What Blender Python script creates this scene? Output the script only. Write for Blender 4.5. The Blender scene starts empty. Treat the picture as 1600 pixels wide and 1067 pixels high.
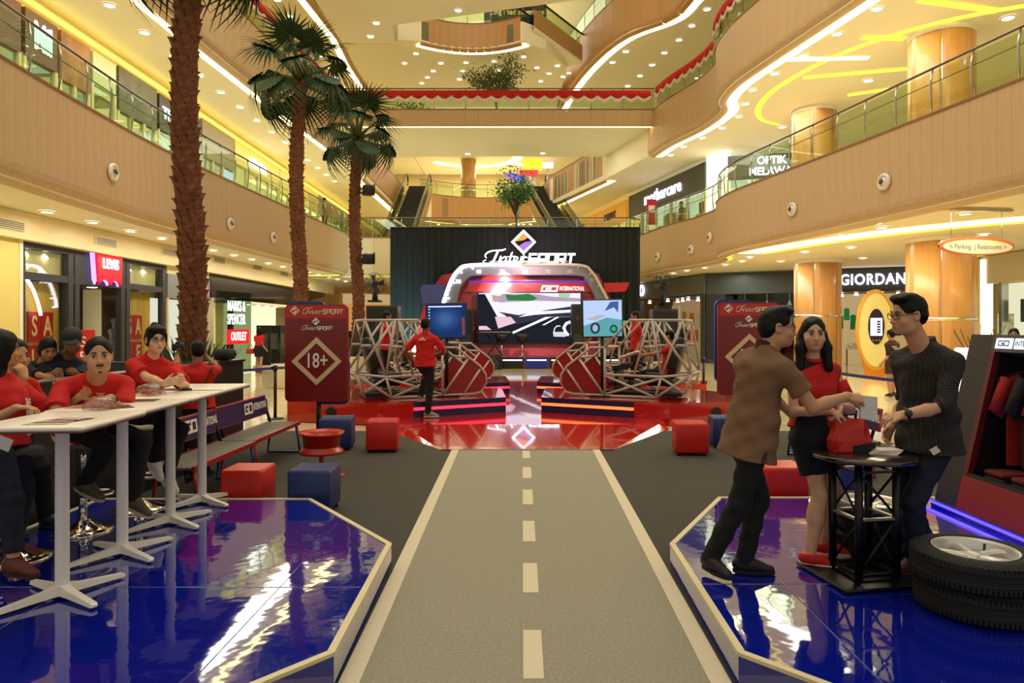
import bpy, math, random
import numpy as np
from mathutils import Vector, Matrix

SC = bpy.context.scene
COL = SC.collection
R = math.radians
F, CX, CY, H = 1067.0, 816.0, 512.0, 1.70      # focal length in pixels, vanishing point, eye height
PZ = 0.18                                       # height of the two blue platforms

# ---------------------------------------------------------------- camera, world, exposure
cam = bpy.data.cameras.new('camera')
cam_o = bpy.data.objects.new('camera', cam)
COL.objects.link(cam_o)
cam_o.location = (0, 0, H)
cam_o.rotation_euler = (R(90), 0, 0)
cam.sensor_width = 36.0
cam.lens = 36.0 * F / 1600.0
cam.shift_x = -(CX - 800.0) / 1600.0
cam.shift_y = -(533.5 - CY) / 1600.0
cam.clip_start, cam.clip_end = 0.05, 200
SC.camera = cam_o
SC.view_settings.view_transform = 'Standard'
SC.view_settings.look = 'None'
SC.view_settings.gamma = 1.0
SC.view_settings.use_curve_mapping = False
SC.view_settings.exposure = 0.12

wd = bpy.data.worlds.new('world')
SC.world = wd
wd.use_nodes = True
wd.node_tree.nodes['Background'].inputs[0].default_value = (1.0, 0.93, 0.80, 1)
wd.node_tree.nodes['Background'].inputs[1].default_value = 0.55

def area(name, loc, rot, sx, sy, power, col=(1, .94, .80)):
 l = bpy.data.lights.new(name, 'AREA')
 l.shape = 'RECTANGLE'
 l.size, l.size_y = sx, sy
 l.energy = power
 l.color = col
 o = bpy.data.objects.new(name, l)
 o.location = loc
 o.rotation_euler = rot
 COL.objects.link(o)
 return o

# added fill lights: unseen ones over the atrium, others standing in for the downlights
area('overhead_fill', (-1, 14, 21.2), (0, 0, 0), 14, 22, 2500, (1, .95, .84))
area('overhead_fill', (-3, 44, 21.0), (0, 0, 0), 10, 12, 900, (1, .95, .84))
area('downlight_fill', (-10.1, 24, 4.22), (0, 0, 0), .5, 26, 400)
area('downlight_fill', (9.8, 22, 4.22), (0, 0, 0), 1.2, 20, 420)
area('downlight_fill', (-10.7, 26, 9.92), (0, 0, 0), 1.0, 26, 420)
area('downlight_fill', (10.2, 22, 9.92), (0, 0, 0), 1.5, 22, 420)
area('downlight_fill', (-1.5, 35.4, 11.25), (0, 0, 0), 12, 3, 250)
area('downlight_fill', (-3, 46, 15.5), (0, 0, 0), 10, 10, 450)
area('downlight_fill', (-4, 58.5, 15.4), (0, 0, 0), 9, 4, 350)  # added fill that brightens the dim far end

# ---------------------------------------------------------------- pixel helpers (photo pixel -> place in the mall)

def P(px, py, Y):
 return Vector(((px - CX) * Y / F, Y, H - (py - CY) * Y / F))

def PF(px, py, z=0.0):
 return P(px, py, F * (H - z) / (py - CY))

# ---------------------------------------------------------------- materials
def lin(c):
 if isinstance(c, str):
  c = c.lstrip('#')
  c = tuple(int(c[i:i + 2], 16) / 255 for i in (0, 2, 4))
 return tuple((v / 12.92 if v <= .04045 else ((v + .055) / 1.055) ** 2.4) for v in c) + (1,)

MATS = {}

def mat(name, col='#808080', rough=.6, metal=0., emit=0., ecol=None, coat=0., spec=.5, alpha=1., vary=0., vscale=8., bump=0., bscale=40.,
  stretch=(1, 1, 1), trans=0.):
 if name in MATS:
  return MATS[name]
 m = bpy.data.materials.new(name)
 m.use_nodes = True
 nt = m.node_tree
 b = nt.nodes['Principled BSDF']
 c = lin(col)
 b.inputs['Base Color'].default_value = c
 b.inputs['Roughness'].default_value = rough
 b.inputs['Metallic'].default_value = metal
 b.inputs['Specular IOR Level'].default_value = spec
 b.inputs['Coat Weight'].default_value = coat
 b.inputs['Coat Roughness'].default_value = .03
 if emit:
  b.inputs['Emission Color'].default_value = lin(ecol or col)
  b.inputs['Emission Strength'].default_value = emit
 if vary or bump:
  tc = nt.nodes.new('ShaderNodeTexCoord')
  mp = nt.nodes.new('ShaderNodeMapping')
  mp.inputs['Scale'].default_value = stretch
  nt.links.new(tc.outputs['Object'], mp.inputs[0])
  if vary:
   n = nt.nodes.new('ShaderNodeTexNoise')
   n.inputs['Scale'].default_value = vscale
   n.inputs['Detail'].default_value = 4
   nt.links.new(mp.outputs[0], n.inputs['Vector'])
   r = nt.nodes.new('ShaderNodeValToRGB')
   r.color_ramp.elements[0].position = .3
   r.color_ramp.elements[1].position = .7
   r.color_ramp.elements[0].color = tuple(v * (1 - vary) for v in c[:3]) + (1,)
   r.color_ramp.elements[1].color = tuple(min(1, v * (1 + vary)) for v in c[:3]) + (1,)
   nt.links.new(n.outputs[0], r.inputs[0])
   nt.links.new(r.outputs[0], b.inputs['Base Color'])
  if bump:
   n2 = nt.nodes.new('ShaderNodeTexNoise')
   n2.inputs['Scale'].default_value = bscale
   n2.inputs['Detail'].default_value = 3
   nt.links.new(mp.outputs[0], n2.inputs['Vector'])
   bp = nt.nodes.new('ShaderNodeBump')
   bp.inputs['Strength'].default_value = bump
   bp.inputs['Distance'].default_value = .02
   nt.links.new(n2.outputs[0], bp.inputs['Height'])
   nt.links.new(bp.outputs[0], b.inputs['Normal'])
   if coat:
    nt.links.new(bp.outputs[0], b.inputs['Coat Normal'])
 MATS[name] = m
 return m

def glow(name, col, s):
 if name in MATS:
  return MATS[name]
 m = bpy.data.materials.new(name)
 m.use_nodes = True
 nt = m.node_tree
 nt.nodes.clear()
 e = nt.nodes.new('ShaderNodeEmission')
 e.inputs[0].default_value = lin(col)
 e.inputs[1].default_value = s
 o = nt.nodes.new('ShaderNodeOutputMaterial')
 nt.links.new(e.outputs[0], o.inputs[0])
 MATS[name] = m
 return m

def glass(name, tint='#e6f2e6', refl=.12, rough=.02):
 if name in MATS:
  return MATS[name]
 m = bpy.data.materials.new(name)
 m.use_nodes = True
 nt = m.node_tree
 nt.nodes.clear()
 t = nt.nodes.new('ShaderNodeBsdfTransparent')
 t.inputs[0].default_value = lin(tint)
 g = nt.nodes.new('ShaderNodeBsdfGlossy')
 g.inputs['Roughness'].default_value = rough
 g.inputs[0].default_value = (.9, 1, .92, 1)
 f = nt.nodes.new('ShaderNodeLayerWeight')
 f.inputs[0].default_value = .5
 pw = nt.nodes.new('ShaderNodeMath')
 pw.operation = 'POWER'
 pw.inputs[1].default_value = 5
 a = nt.nodes.new('ShaderNodeMath')
 a.operation = 'MULTIPLY_ADD'
 a.inputs[1].default_value = .45
 a.inputs[2].default_value = refl * .5
 a.use_clamp = True
 nt.links.new(f.outputs['Facing'], pw.inputs[0])
 mx = nt.nodes.new('ShaderNodeMixShader')
 o = nt.nodes.new('ShaderNodeOutputMaterial')
 nt.links.new(pw.outputs[0], a.inputs[0])
 nt.links.new(a.outputs[0], mx.inputs[0])
 nt.links.new(t.outputs[0], mx.inputs[1])
 nt.links.new(g.outputs[0], mx.inputs[2])
 nt.links.new(mx.outputs[0], o.inputs[0])
 MATS[name] = m
 return m

# ---------------------------------------------------------------- mesh builder
class MB:
 def __init__(s):
  s.v, s.f, s.mi, s.sm = [], [], [], []

 def add(s, vs, fs, mi=0, smooth=False):
  n = len(s.v)
  s.v.extend([tuple(p) for p in vs])
  s.f.extend([tuple(i + n for i in f) for f in fs])
  s.mi.extend([mi] * len(fs))
  s.sm.extend([smooth] * len(fs))
  return s

 def box(s, c, d, rz=0., M=None, mi=0, bev=0.):
  x, y, z = d[0] / 2, d[1] / 2, d[2] / 2
  if bev:
   return s.rbox(c, d, bev, rz, M, mi)
  vs = [(-x, -y, -z), (x, -y, -z), (x, y, -z), (-x, y, -z), (-x, -y, z), (x, -y, z), (x, y, z), (-x, y, z)]
  T = Matrix.Translation(c) @ (M.to_4x4() if M else Matrix.Rotation(rz, 4, 'Z'))
  return s.add([T @ Vector(p) for p in vs], [(3, 2, 1, 0), (4, 5, 6, 7), (0, 1, 5, 4), (1, 2, 6, 5), (2, 3, 7, 6), (3, 0, 4, 7)], mi)

 def rbox(s, c, d, b, rz=0., M=None, mi=0):
  # box with bevelled vertical edges and bevelled top and bottom rims
  x, y, z = d[0] / 2, d[1] / 2, d[2] / 2
  b = min(b, x * .95, y * .95, z * .95)

  def ring(ix, zz):
   o = []
   for cx, cy, a0 in ((x - b, y - b, 0), (-x + b, y - b, 90), (-x + b, -y + b, 180), (x - b, -y + b, 270)):
    for k in range(4):
     a = R(a0 + 30 * k)
     o.append((cx + (b - ix) * math.cos(a), cy + (b - ix) * math.sin(a), zz))
   return o
  rs = [ring(b * .9, -z), ring(b * .3, -z + b * .3), ring(0, -z + b), ring(0, z - b), ring(b * .3, z - b * .3), ring(b * .9, z)]
  T = Matrix.Translation(c) @ (M.to_4x4() if M else Matrix.Rotation(rz, 4, 'Z'))
  vs = [T @ Vector(p) for r_ in rs for p in r_]
  n = 16
  fs = [tuple(range(n - 1, -1, -1)), tuple(range(5 * n, 6 * n))]
  for k in range(5):
   for i in range(n):
    j = (i + 1) % n
    fs.append((k * n + i, k * n + j, (k + 1) * n + j, (k + 1) * n + i))
  return s.add(vs, fs, mi, True)

 def tube(s, p0, p1, r, r1=None, n=10, mi=0, cap=True, smooth=True):
  p0, p1 = Vector(p0), Vector(p1)
  r1 = r if r1 is None else r1
  d = (p1 - p0)
  if d.length < 1e-6:
   return s
  q = d.to_track_quat('Z', 'Y').to_matrix()
  vs, fs = [], []
  for p, rr in ((p0, r), (p1, r1)):
   for i in range(n):
    a = 2 * math.pi * i / n
    vs.append(p + q @ Vector((rr * math.cos(a), rr * math.sin(a), 0)))
  for i in range(n):
   j = (i + 1) % n
   fs.append((i, j, n + j, n + i))
  s.add(vs, fs, mi, smooth)
  if cap:
   m = len(s.v) - 2 * n
   s.f += [tuple(m + i for i in range(n - 1, -1, -1)), tuple(m + n + i for i in range(n))]
   s.mi += [mi, mi]
   s.sm += [False, False]
  return s

 def path(s, pts, r, n=8, mi=0, closed=False, radii=None):
  pts = [Vector(p) for p in pts]
  N = len(pts)
  vs, fs = [], []
  up = Vector((0, 0, 1))
  for k, p in enumerate(pts):
   if closed:
    t = pts[(k + 1) % N] - pts[k - 1]
   else:
    t = pts[min(k + 1, N - 1)] - pts[max(k - 1, 0)]
   t.normalize()
   u = t.cross(up if abs(t.z) < .95 else Vector((0, 1, 0)))
   u.normalize()
   w = u.cross(t)
   rr = radii[k] if radii else r
   for i in range(n):
    a = 2 * math.pi * i / n
    vs.append(p + u * (rr * math.cos(a)) + w * (rr * math.sin(a)))
  for k in range(N if closed else N - 1):
   k2 = (k + 1) % N
   for i in range(n):
    j = (i + 1) % n
    fs.append((k * n + i, k * n + j, k2 * n + j, k2 * n + i))
  if not closed:
   fs.append(tuple(range(n - 1, -1, -1)))
   fs.append(tuple((N - 1) * n + i for i in range(n)))
  return s.add(vs, fs, mi, True)

 def prism(s, poly, z0, z1, mi=0, M=None, smooth=False):
  n = len(poly)
  T = M or Matrix.Identity(4)
  vs = [T @ Vector((p[0], p[1], z0)) for p in poly] + [T @ Vector((p[0], p[1], z1)) for p in poly]
  fs = [tuple(range(n - 1, -1, -1)), tuple(range(n, 2 * n))]
  fs += [(i, (i + 1) % n, n + (i + 1) % n, n + i) for i in range(n)]
  return s.add(vs, fs, mi, smooth)

 def lathe(s, prof, n=24, c=(0, 0, 0), mi=0, M=None, smooth=True):
  T = Matrix.Translation(c) @ (M.to_4x4() if M else Matrix.Identity(4))
  vs, fs = [], []
  m = len(prof)
  for i in range(n):
   a = 2 * math.pi * i / n
   for r_, z in prof:
    vs.append(T @ Vector((r_ * math.cos(a), r_ * math.sin(a), z)))
  for i in range(n):
   j = (i + 1) % n
   for k in range(m - 1):
    fs.append((i * m + k, j * m + k, j * m + k + 1, i * m + k + 1))
  return s.add(vs, fs, mi, smooth)

 def quad(s, a, b, c, d, mi=0):
  return s.add([a, b, c, d], [(0, 1, 2, 3)], mi)

 def ell(s, c, r, n=12, m=8, M=None, mi=0):
  T = Matrix.Translation(c) @ (M.to_4x4() if M else Matrix.Identity(4))
  vs, fs = [], []
  for k in range(m + 1):
   t = math.pi * k / m
   for i in range(n):
    a = 2 * math.pi * i / n
    vs.append(T @ Vector((r[0] * math.sin(t) * math.cos(a), r[1] * math.sin(t) * math.sin(a), -r[2] * math.cos(t))))
  for k in range(m):
   for i in range(n):
    j = (i + 1) % n
    fs.append((k * n + i, k * n + j, (k + 1) * n + j, (k + 1) * n + i))
  return s.add(vs, fs, mi, True)

 def mesh(s, name, mats):
  me = bpy.data.meshes.new(name)
  me.from_pydata(s.v, [], s.f)
  for m in (mats if isinstance(mats, (list, tuple)) else [mats]):
   me.materials.append(m)
  me.polygons.foreach_set('material_index', s.mi)
  me.polygons.foreach_set('use_smooth', s.sm)
  me.update()
  return me

ROOT_M = {}

def link(name, me, parent=None, world=True, loc=None, M=None):
 o = bpy.data.objects.new(name, me)
 COL.objects.link(o)
 if parent is not None:
  o.parent = parent
  if world and parent.name in ROOT_M:
   o.matrix_parent_inverse = ROOT_M[parent.name].inverted()
 if M is not None:
  o.matrix_basis = M
 if loc is not None:
  o.location = loc
 return o

def part(mb, name, mats, parent=None, world=False, loc=None, M=None, kind=None, label=None):
 o = link(name, mb.mesh(name, mats), parent, world, loc, M)
 if kind:
  o['kind'] = kind
 if label:
  o['label'] = label
 return o

def thing(name, label, cat, loc=(0, 0, 0), rz=0., group=None):
 o = bpy.data.objects.new(name, None)
 COL.objects.link(o)
 o.location = loc
 o.rotation_euler = (0, 0, rz)
 o.empty_display_size = .1
 ROOT_M[o.name] = Matrix.Translation(loc) @ Matrix.Rotation(rz, 4, 'Z')
 return tag(o, label, cat, group)

def tag(o, label, cat, group=None):
 o['label'] = label
 o['category'] = cat
 if group:
  o['group'] = group
 return o

def struct(mb, name, mats, parent=None):
 o = link(name, mb.mesh(name, mats), parent, False)
 if parent is None:
  o['kind'] = 'structure'
 return o

CH = {}

def dup(root, loc=None, rz=None, label=None, group=None):
 def rec(o, par):
  c = o.copy()
  COL.objects.link(c)
  if par is not None:
   c.parent = par
   c.matrix_parent_inverse = o.matrix_parent_inverse.copy()
  for ch in o.children:
   rec(ch, c)
  return c
 r = rec(root, None)
 if loc is not None:
  r.location = loc
 if rz is not None:
  r.rotation_euler = (0, 0, rz)
 if label:
  r['label'] = label
 if group:
  r['group'] = group
 return r

def text(body, size, mat_, parent, M, name='lettering', ext=.004, shear=0., align='CENTER', bold=0., sx=1.0, space=1.0, line=1.0):
 cu = bpy.data.curves.new(name, 'FONT')
 cu.body = body
 cu.size = size
 cu.extrude = ext
 cu.shear = shear
 cu.align_x = align
 cu.align_y = 'CENTER'
 cu.offset = bold
 cu.space_character = space
 cu.space_line = line
 cu.resolution_u = 3
 cu.materials.append(mat_)
 o = bpy.data.objects.new(name, cu)
 COL.objects.link(o)
 o.parent = parent
 o.matrix_basis = M @ Matrix.Diagonal((sx, 1, 1, 1))
 return o

def frame(o, xdir, ydir):
 """matrix with local x along xdir, local y along ydir (both made orthonormal), origin o"""
 x = Vector(xdir).normalized()
 y = Vector(ydir)
 z = x.cross(y).normalized()
 y = z.cross(x)
 M = Matrix((x, y, z)).transposed().to_4x4()
 M.translation = o
 return M

# stroke lettering: squared techno capitals drawn as ribbons on a 1 x 1 cell
GLY = {
 'S': [[(1, 1), (0, 1), (0, .5), (1, .5), (1, 0), (0, 0)]], 'P': [[(0, 0), (0, 1), (1, 1), (1, .42), (0, .42)]],
 'O': [[(0, 0), (0, 1), (1, 1), (1, 0), (-.001, 0)]], 'R': [[(0, 0), (0, 1), (1, 1), (1, .45), (0, .45)], [(.45, .45), (1, 0)]],
 'T': [[(0, 1), (1.05, 1)], [(.5, 1), (.5, 0)]], 'G': [[(1, 1), (0, 1), (0, 0), (1, 0), (1, .5), (.5, .5)]],
 'D': [[(0, 0), (0, 1), (.8, 1), (1, .8), (1, .2), (.8, 0), (0, 0)]],
 'I': [[(.5, 0), (.5, 1)]], 'N': [[(0, 0), (0, 1), (1, 0), (1, 1)]], 'E': [[(1, 1), (0, 1), (0, 0), (1, 0)], [(0, .5), (.9, .5)]],
 'A': [[(0, 0), (0, 1), (1, 1), (1, 0)], [(0, .4), (1, .4)]], 'L': [[(0, 1), (0, 0), (1, 0)]],
}

def ribbon(mb, pts, w, M, ext=.01, closed=False):
 """flat stroke with mitred corners, thickness ext, in the local xy plane of M"""
 pts = [Vector((p[0], p[1])) for p in pts]
 n = len(pts)
 L, Rr = [], []
 for i in range(n):
  a = pts[i] - pts[i - 1] if (i > 0 or closed) else pts[1] - pts[0]
  b = pts[(i + 1) % n] - pts[i] if (i < n - 1 or closed) else a
  a, b = a.normalized(), b.normalized()
  t = a + b
  t = t.normalized() if t.length > 1e-5 else a
  nn = Vector((-t.y, t.x))
  c = max(.45, nn.dot(Vector((-a.y, a.x))))
  ext_ = Vector((0, 0))
  ww = w[i] if isinstance(w, (list, tuple)) else w
  L.append(pts[i] + nn * (ww / 2 / c) + ext_)
  Rr.append(pts[i] - nn * (ww / 2 / c) + ext_)
 vs, fs = [], []
 for z in (0, ext):
  for a in L + Rr:
   vs.append(M @ Vector((a.x, a.y, z)))
 m = 2 * n
 for i in range(n if closed else n - 1):
  j = (i + 1) % n
  fs += [(m + i, m + n + i, m + n + j, m + j), (i, j, n + j, n + i), (i, m + i, m + j, j), (n + i, n + j, m + n + j, m + n + i)]
 mb.add(vs, fs)

def strokes(word, M, h, w, gap, th, mat_, parent, name='lettering', shear=.0, ext=.01):
 mb = MB()
 x = 0
 for ch in word:
  if ch == ' ':
   x += w * .8
   continue
  cw = w * (.35 if ch == 'I' else 1)
  for st in GLY[ch]:
   pts = [(x + (p[0] if ch != 'I' else .5) * cw + p[1] * h * shear, p[1] * h) for p in st]
   ribbon(mb, pts, th, M, ext)
  x += cw + gap
 return part(mb, name, mat_, parent), x - gap

SCRIPT = {  # the joined-up word, drawn with a broad pen: list of (x, y, width)
 'I': [(.10, .30, .05), (.04, .45, .08), (.16, .62, .09), (.42, .72, .08), (.78, .74, .09), (.95, .82, .05)],
 'I2': [(.62, .74, .10), (.52, .45, .15), (.40, .15, .13), (.22, -.02, .10), (.02, .02, .09), (-.04, .14, .06), (.08, .2, .05)],
 'n': [(.62, .02, .05), (.72, .36, .11), (.74, .30, .1), (.70, .0, .11)],
 'n2': [(.74, .22, .06), (.88, .36, .08), (.97, .34, .11), (.93, .06, .11), (1.02, .02, .06)],
 't': [(1.02, .02, .05), (1.16, .36, .08), (1.22, .58, .11), (1.13, .2, .11), (1.14, .03, .1), (1.24, .02, .06)],
 't2': [(1.04, .38, .06), (1.38, .4, .06)],
 'e': [(1.24, .04, .05), (1.42, .2, .07), (1.48, .32, .09), (1.38, .36, .08), (1.30, .2, .11), (1.34, .03, .1), (1.46, .01, .08), (1.56, .06, .05)],
 'r': [(1.56, .06, .05), (1.64, .36, .08), (1.70, .30, .11), (1.66, .0, .11)],
 'r2': [(1.69, .2, .06), (1.78, .36, .09), (1.90, .33, .08)],
}

def smooth2(pts, k=6):
 P_ = [np.array(p) for p in pts]
 out = []
 for i in range(len(P_) - 1):
  p0 = P_[max(i - 1, 0)]
  p1, p2 = P_[i], P_[i + 1]
  p3 = P_[min(i + 2, len(P_) - 1)]
  for j in range(k):
   t = j / k
   out.append(.5 * (2 * p1 + (p2 - p0) * t + (2 * p0 - 5 * p1 + 4 * p2 - p3) * t * t + (3 * p1 - p0 - 3 * p2 + p3) * t ** 3))
 out.append(P_[-1])
 return out

def script_word(M, s, mat_, parent, name='lettering', ext=.01, bold=.78):
 mb = MB()
 for st in SCRIPT.values():
  q = smooth2(st)
  ribbon(mb, [(p[0] * s * 1.25, p[1] * s) for p in q], [max(.03, p[2]) * s * bold for p in q], M, ext)
 return part(mb, name, mat_, parent)

def sport_logo(M, s, matw, parent, ext=.01, diamond=None, dpos=None):
 """script word + squared word, with the diamond emblem; s = cap height"""
 script_word(M, s, matw, parent, ext=ext)
 M2 = M @ Matrix.Translation((2.45 * s, 0, 0))
 strokes('SPORT', M2, .52 * s, .40 * s, .12 * s, .12 * s, matw, parent, shear=.15, ext=ext)
 if dpos is not None:
  x, y, r_ = dpos
  mb = MB()
  D = M @ Matrix.Translation((x, y, 0))
  ribbon(mb, [(r_, 0), (0, r_), (-r_, 0), (0, -r_)], r_ * .2, D, ext, True)
  part(mb, 'emblem_frame', matw, parent)
  mats = diamond or (matw, matw)
  for k, poly in enumerate(([(-r_ * .82, .06 * r_), (0, r_ * .85), (r_ * .4, r_ * .42), (.02 * r_, r_ * .18)],
                                  [(-r_ * .45, -.38 * r_), (.1 * r_, -.02 * r_), (r_ * .8, .1 * r_), (0, -r_ * .85)])):
   m2 = MB()
   m2.prism(poly, 0, ext * .7, M=D)
   part(m2, 'emblem_field', mats[k], parent)

def resample(pts, step):
 pts = [Vector((p[0], p[1], 0)) for p in pts]
 out = [pts[0].copy()]
 acc = 0.
 for a, b in zip(pts, pts[1:]):
  L = (b - a).length
  t = step - acc
  while t <= L:
   out.append(a.lerp(b, t / L))
   t += step
  acc = (acc + L) % step
 return out

def spline(pts, k=8):
 return [tuple(p) for p in smooth2(pts, k)]

def offset(pts, d):
 out = []
 n = len(pts)
 for i in range(n):
  a, b = Vector(pts[max(i - 1, 0)][:2]), Vector(pts[min(i + 1, n - 1)][:2])
  t = (b - a).normalized()
  out.append((pts[i][0] + t.y * d, pts[i][1] - t.x * d))   # d > 0: to the right of travel
 return out
# ---------------------------------------------------------------- common materials
M_CEIL = mat('cream_plaster', '#f3ebcb', .85)
M_WALL = mat('cream_wall', '#ead9a6', .8)
M_FASC = mat('pale_wood_laminate', '#cfb084', .45, vary=.08, vscale=3, stretch=(9, 9, .35))
M_FASC2 = mat('far_wood_laminate', '#c2935c', .5, vary=.08, vscale=3, stretch=(9, 9, .35))
M_COVE = glow('cove_warm', '#ffd23c', 2.2)
M_COVEW = glow('cove_bright', '#ffe6a0', 6.5)
M_DOWN = glow('downlight_lens', '#fff2ea', 16.0)
M_RIM = mat('white_metal_rim', '#e8e2d2', .4)
M_STEEL = mat('brushed_steel', '#b9b6ac', .25, 1.)
M_CHROME = mat('chrome', '#e0ddd6', .08, 1.)
M_GLASS = glass('rail_glass', '#eaf3e4', .10)
M_BLACK = mat('black_satin', '#0c0c0d', .45)
M_WHITE = mat('white_laminate', '#ece4d4', .35)
M_DARK = mat('dark_grey_panel', '#2b2c2c', .5)
M_RED = mat('gloss_red', '#c01408', .12, coat=1., spec=.5, bump=.03, bscale=2.2)
M_FLOOR = mat('polished_marble', '#dccfa4', .09, vary=.10, vscale=1.2)

def tile_floor():
 m = M_FLOOR
 nt = m.node_tree
 b = nt.nodes['Principled BSDF']
 br = nt.nodes.new('ShaderNodeTexBrick')
 br.offset = 0
 br.inputs['Scale'].default_value = 1
 br.inputs['Mortar Size'].default_value = .006
 br.inputs['Brick Width'].default_value = .8
 br.inputs['Row Height'].default_value = .8
 br.inputs['Color1'].default_value = lin('#dccfa4')
 br.inputs['Color2'].default_value = lin('#d2c293')
 br.inputs['Mortar'].default_value = lin('#a8986c')
 tc = nt.nodes.new('ShaderNodeTexCoord')
 nt.links.new(tc.outputs['Object'], br.inputs['Vector'])
 nt.links.new(br.outputs['Color'], b.inputs['Base Color'])

tile_floor()

# ---------------------------------------------------------------- floor
b = MB()
b.box((0, 28, -.1), (60, 80, .2))
struct(b, 'floor', M_FLOOR)
b = MB()
b.box((0.1, 4.6, .004), (10.4, 13.2, .008))
o = struct(b, 'floor', mat('charcoal_event_carpet', '#403d34', .95, vary=.22, vscale=90, bump=.25, bscale=160))

# ---------------------------------------------------------------- gallery edges: the atrium lies to the right of travel
L_PATH = spline([(-8.5, 5), (-8.65, 9), (-9.1, 14), (-9.3, 18), (-9.15, 23), (-8.95, 27), (-8.6, 33)])
L1_PATH = spline([(-8.5, 5), (-8.65, 9), (-9.1, 14), (-9.3, 18), (-9.15, 23), (-8.95, 27), (-8.65, 32), (-8.6, 33.6), (-8.9, 34.4), (-9.8, 34.8), (-12, 34.9)])
R_BASE = [(10.6, 7), (9.9, 10), (9.3, 12.6), (8.75, 15.3), (8.2, 18), (7.55, 21), (7.1, 23.4), (7.15, 25.2), (7.55, 26.4), (7.3, 28.5), (6.5, 31)]
R_PATH = spline(R_BASE + [(5.7, 35.4)])
R3_PATH = spline(R_BASE + [(6.1, 33.2)])

def fascia(name, path, zb, zt, step, m, kind_label=None, curl=.34):
 """wood-clad balcony edge: one panel object per board on the slab edge"""
 b = MB()
 base = thing_struct(name)
 pts = resample(path, step)
 prof = [(0, zt), (0, zb + curl)]
 for k in range(1, 6):
  a = R(90 * k / 5)
  prof.append((curl * (1 - math.cos(a)), zb + curl - curl * math.sin(a)))
 pb = MB()
 w = step * .988
 vs, fs = [], []
 th = .03
 for x in (-w / 2, w / 2):
  for (yy, z) in prof:
   vs.append((x, yy, z))
  for (yy, z) in prof:
   vs.append((x, yy + th, z + (th if z < zb + curl else 0)))
 n = len(prof)
 for k in range(n - 1):
  fs.append((k, 2 * n + k, 2 * n + k + 1, k + 1))
  fs.append((n + k + 1, 3 * n + k + 1, 3 * n + k, n + k))
  fs.append((k, k + 1, n + k + 1, n + k))
  fs.append((2 * n + k + 1, 2 * n + k, 3 * n + k, 3 * n + k + 1))
 fs += [(0, n, 3 * n, 2 * n)]
 pb.add(vs, fs, 0, False)
 me = pb.mesh('panel', m)
 for a, c in zip(pts, pts[1:]):
  t = (c - a).normalized()
  mid = (a + c) / 2
  link('panel', me, base, False, M=frame(mid, t, (-t.y, t.x, 0)))
 # the dark capping that runs along the top edge
 cb = MB()
 o1 = offset([(p.x, p.y) for p in pts], .02)
 o2 = offset([(p.x, p.y) for p in pts], -.14)
 for i in range(len(pts) - 1):
  for z0, z1 in ((zt, zt + .05),):
   A, B_, Cc, D = o1[i], o1[i + 1], o2[i + 1], o2[i]
   vs = [(A[0], A[1], z0), (B_[0], B_[1], z0), (Cc[0], Cc[1], z0), (D[0], D[1], z0), (A[0], A[1], z1), (B_[0], B_[1], z1), (Cc[0], Cc[1], z1), (D[0], D[1], z1)]
   cb.add(vs, [(3, 2, 1, 0), (4, 5, 6, 7), (0, 1, 5, 4), (2, 3, 7, 6)])
 part(cb, 'capping', mat('fascia_cap', '#8d6a48', .4), base)
 return base

def thing_struct(name):
 o = bpy.data.objects.new(name, None)
 COL.objects.link(o)
 ROOT_M[o.name] = Matrix.Identity(4)
 o['kind'] = 'structure'
 return o

def cove(path, z, inset, width, m, label):
 a = offset(path, -inset)
 c = offset(path, -(inset + width))
 b = MB()
 for i in range(len(path) - 1):
  b.quad((a[i][0], a[i][1], z), (a[i + 1][0], a[i + 1][1], z), (c[i + 1][0], c[i + 1][1], z + .02), (c[i][0], c[i][1], z + .02))
 o = part(b, 'cove_light', m)
 tag(o, label, 'light')
 return o

def slab(name, poly, z0, z1, m=None):
 b = MB()
 b.prism(poly, z0, z1)
 return struct(b, name, m or M_CEIL)

XL, XR = -24, 24
inL1 = offset(L1_PATH, -.1)
inL = offset(L_PATH, -.1)
inR = offset(list(reversed(R_PATH)), -.1)
inR3 = offset(list(reversed(R3_PATH)), -.1)
# second floor slab
slab('ceiling', [(XL, 2)] + [(-8.4, 2)] + inL1 + [(XL, 35)], 4.34, 6.1)
slab('ceiling', [(5.7, 35.5)] + inR + [(11, 2), (XR, 2), (XR, 35.5)], 4.34, 6.1)
slab('ceiling', [(XL, 35.02), (XR, 35.02), (XR, 64), (XL, 64)], 4.34, 6.1)
# third floor slab
slab('ceiling', [(XL, 2)] + [(-8.4, 2)] + inL + [(-8.75, 52), (XL, 52)], 10.04, 11.8)
slab('ceiling', [(6.1, 33.3)] + inR3 + [(11, 2), (XR, 2), (XR, 64), (1.2, 64), (1.2, 52), (1.9, 46.6), (4.6, 38.5)], 10.04, 11.8)
slab('ceiling', [(-8.75, 32.5), (6.4, 32.5), (6.4, 38.3), (-8.75, 38.3)], 11.30, 11.8, mat('bridge_plaster', '#f2eed6', .85))
arc3 = [(-7.6 + 8.8 * t, 52 + 2.2 * (1 - (2 * t - 1) ** 2)) for t in [i / 14 for i in range(15)]]
slab('ceiling', [(-24, 52.05), (-7.7, 52.05)] + arc3 + [(1.15, 64), (-24, 64)], 10.2, 11.8)
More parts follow.
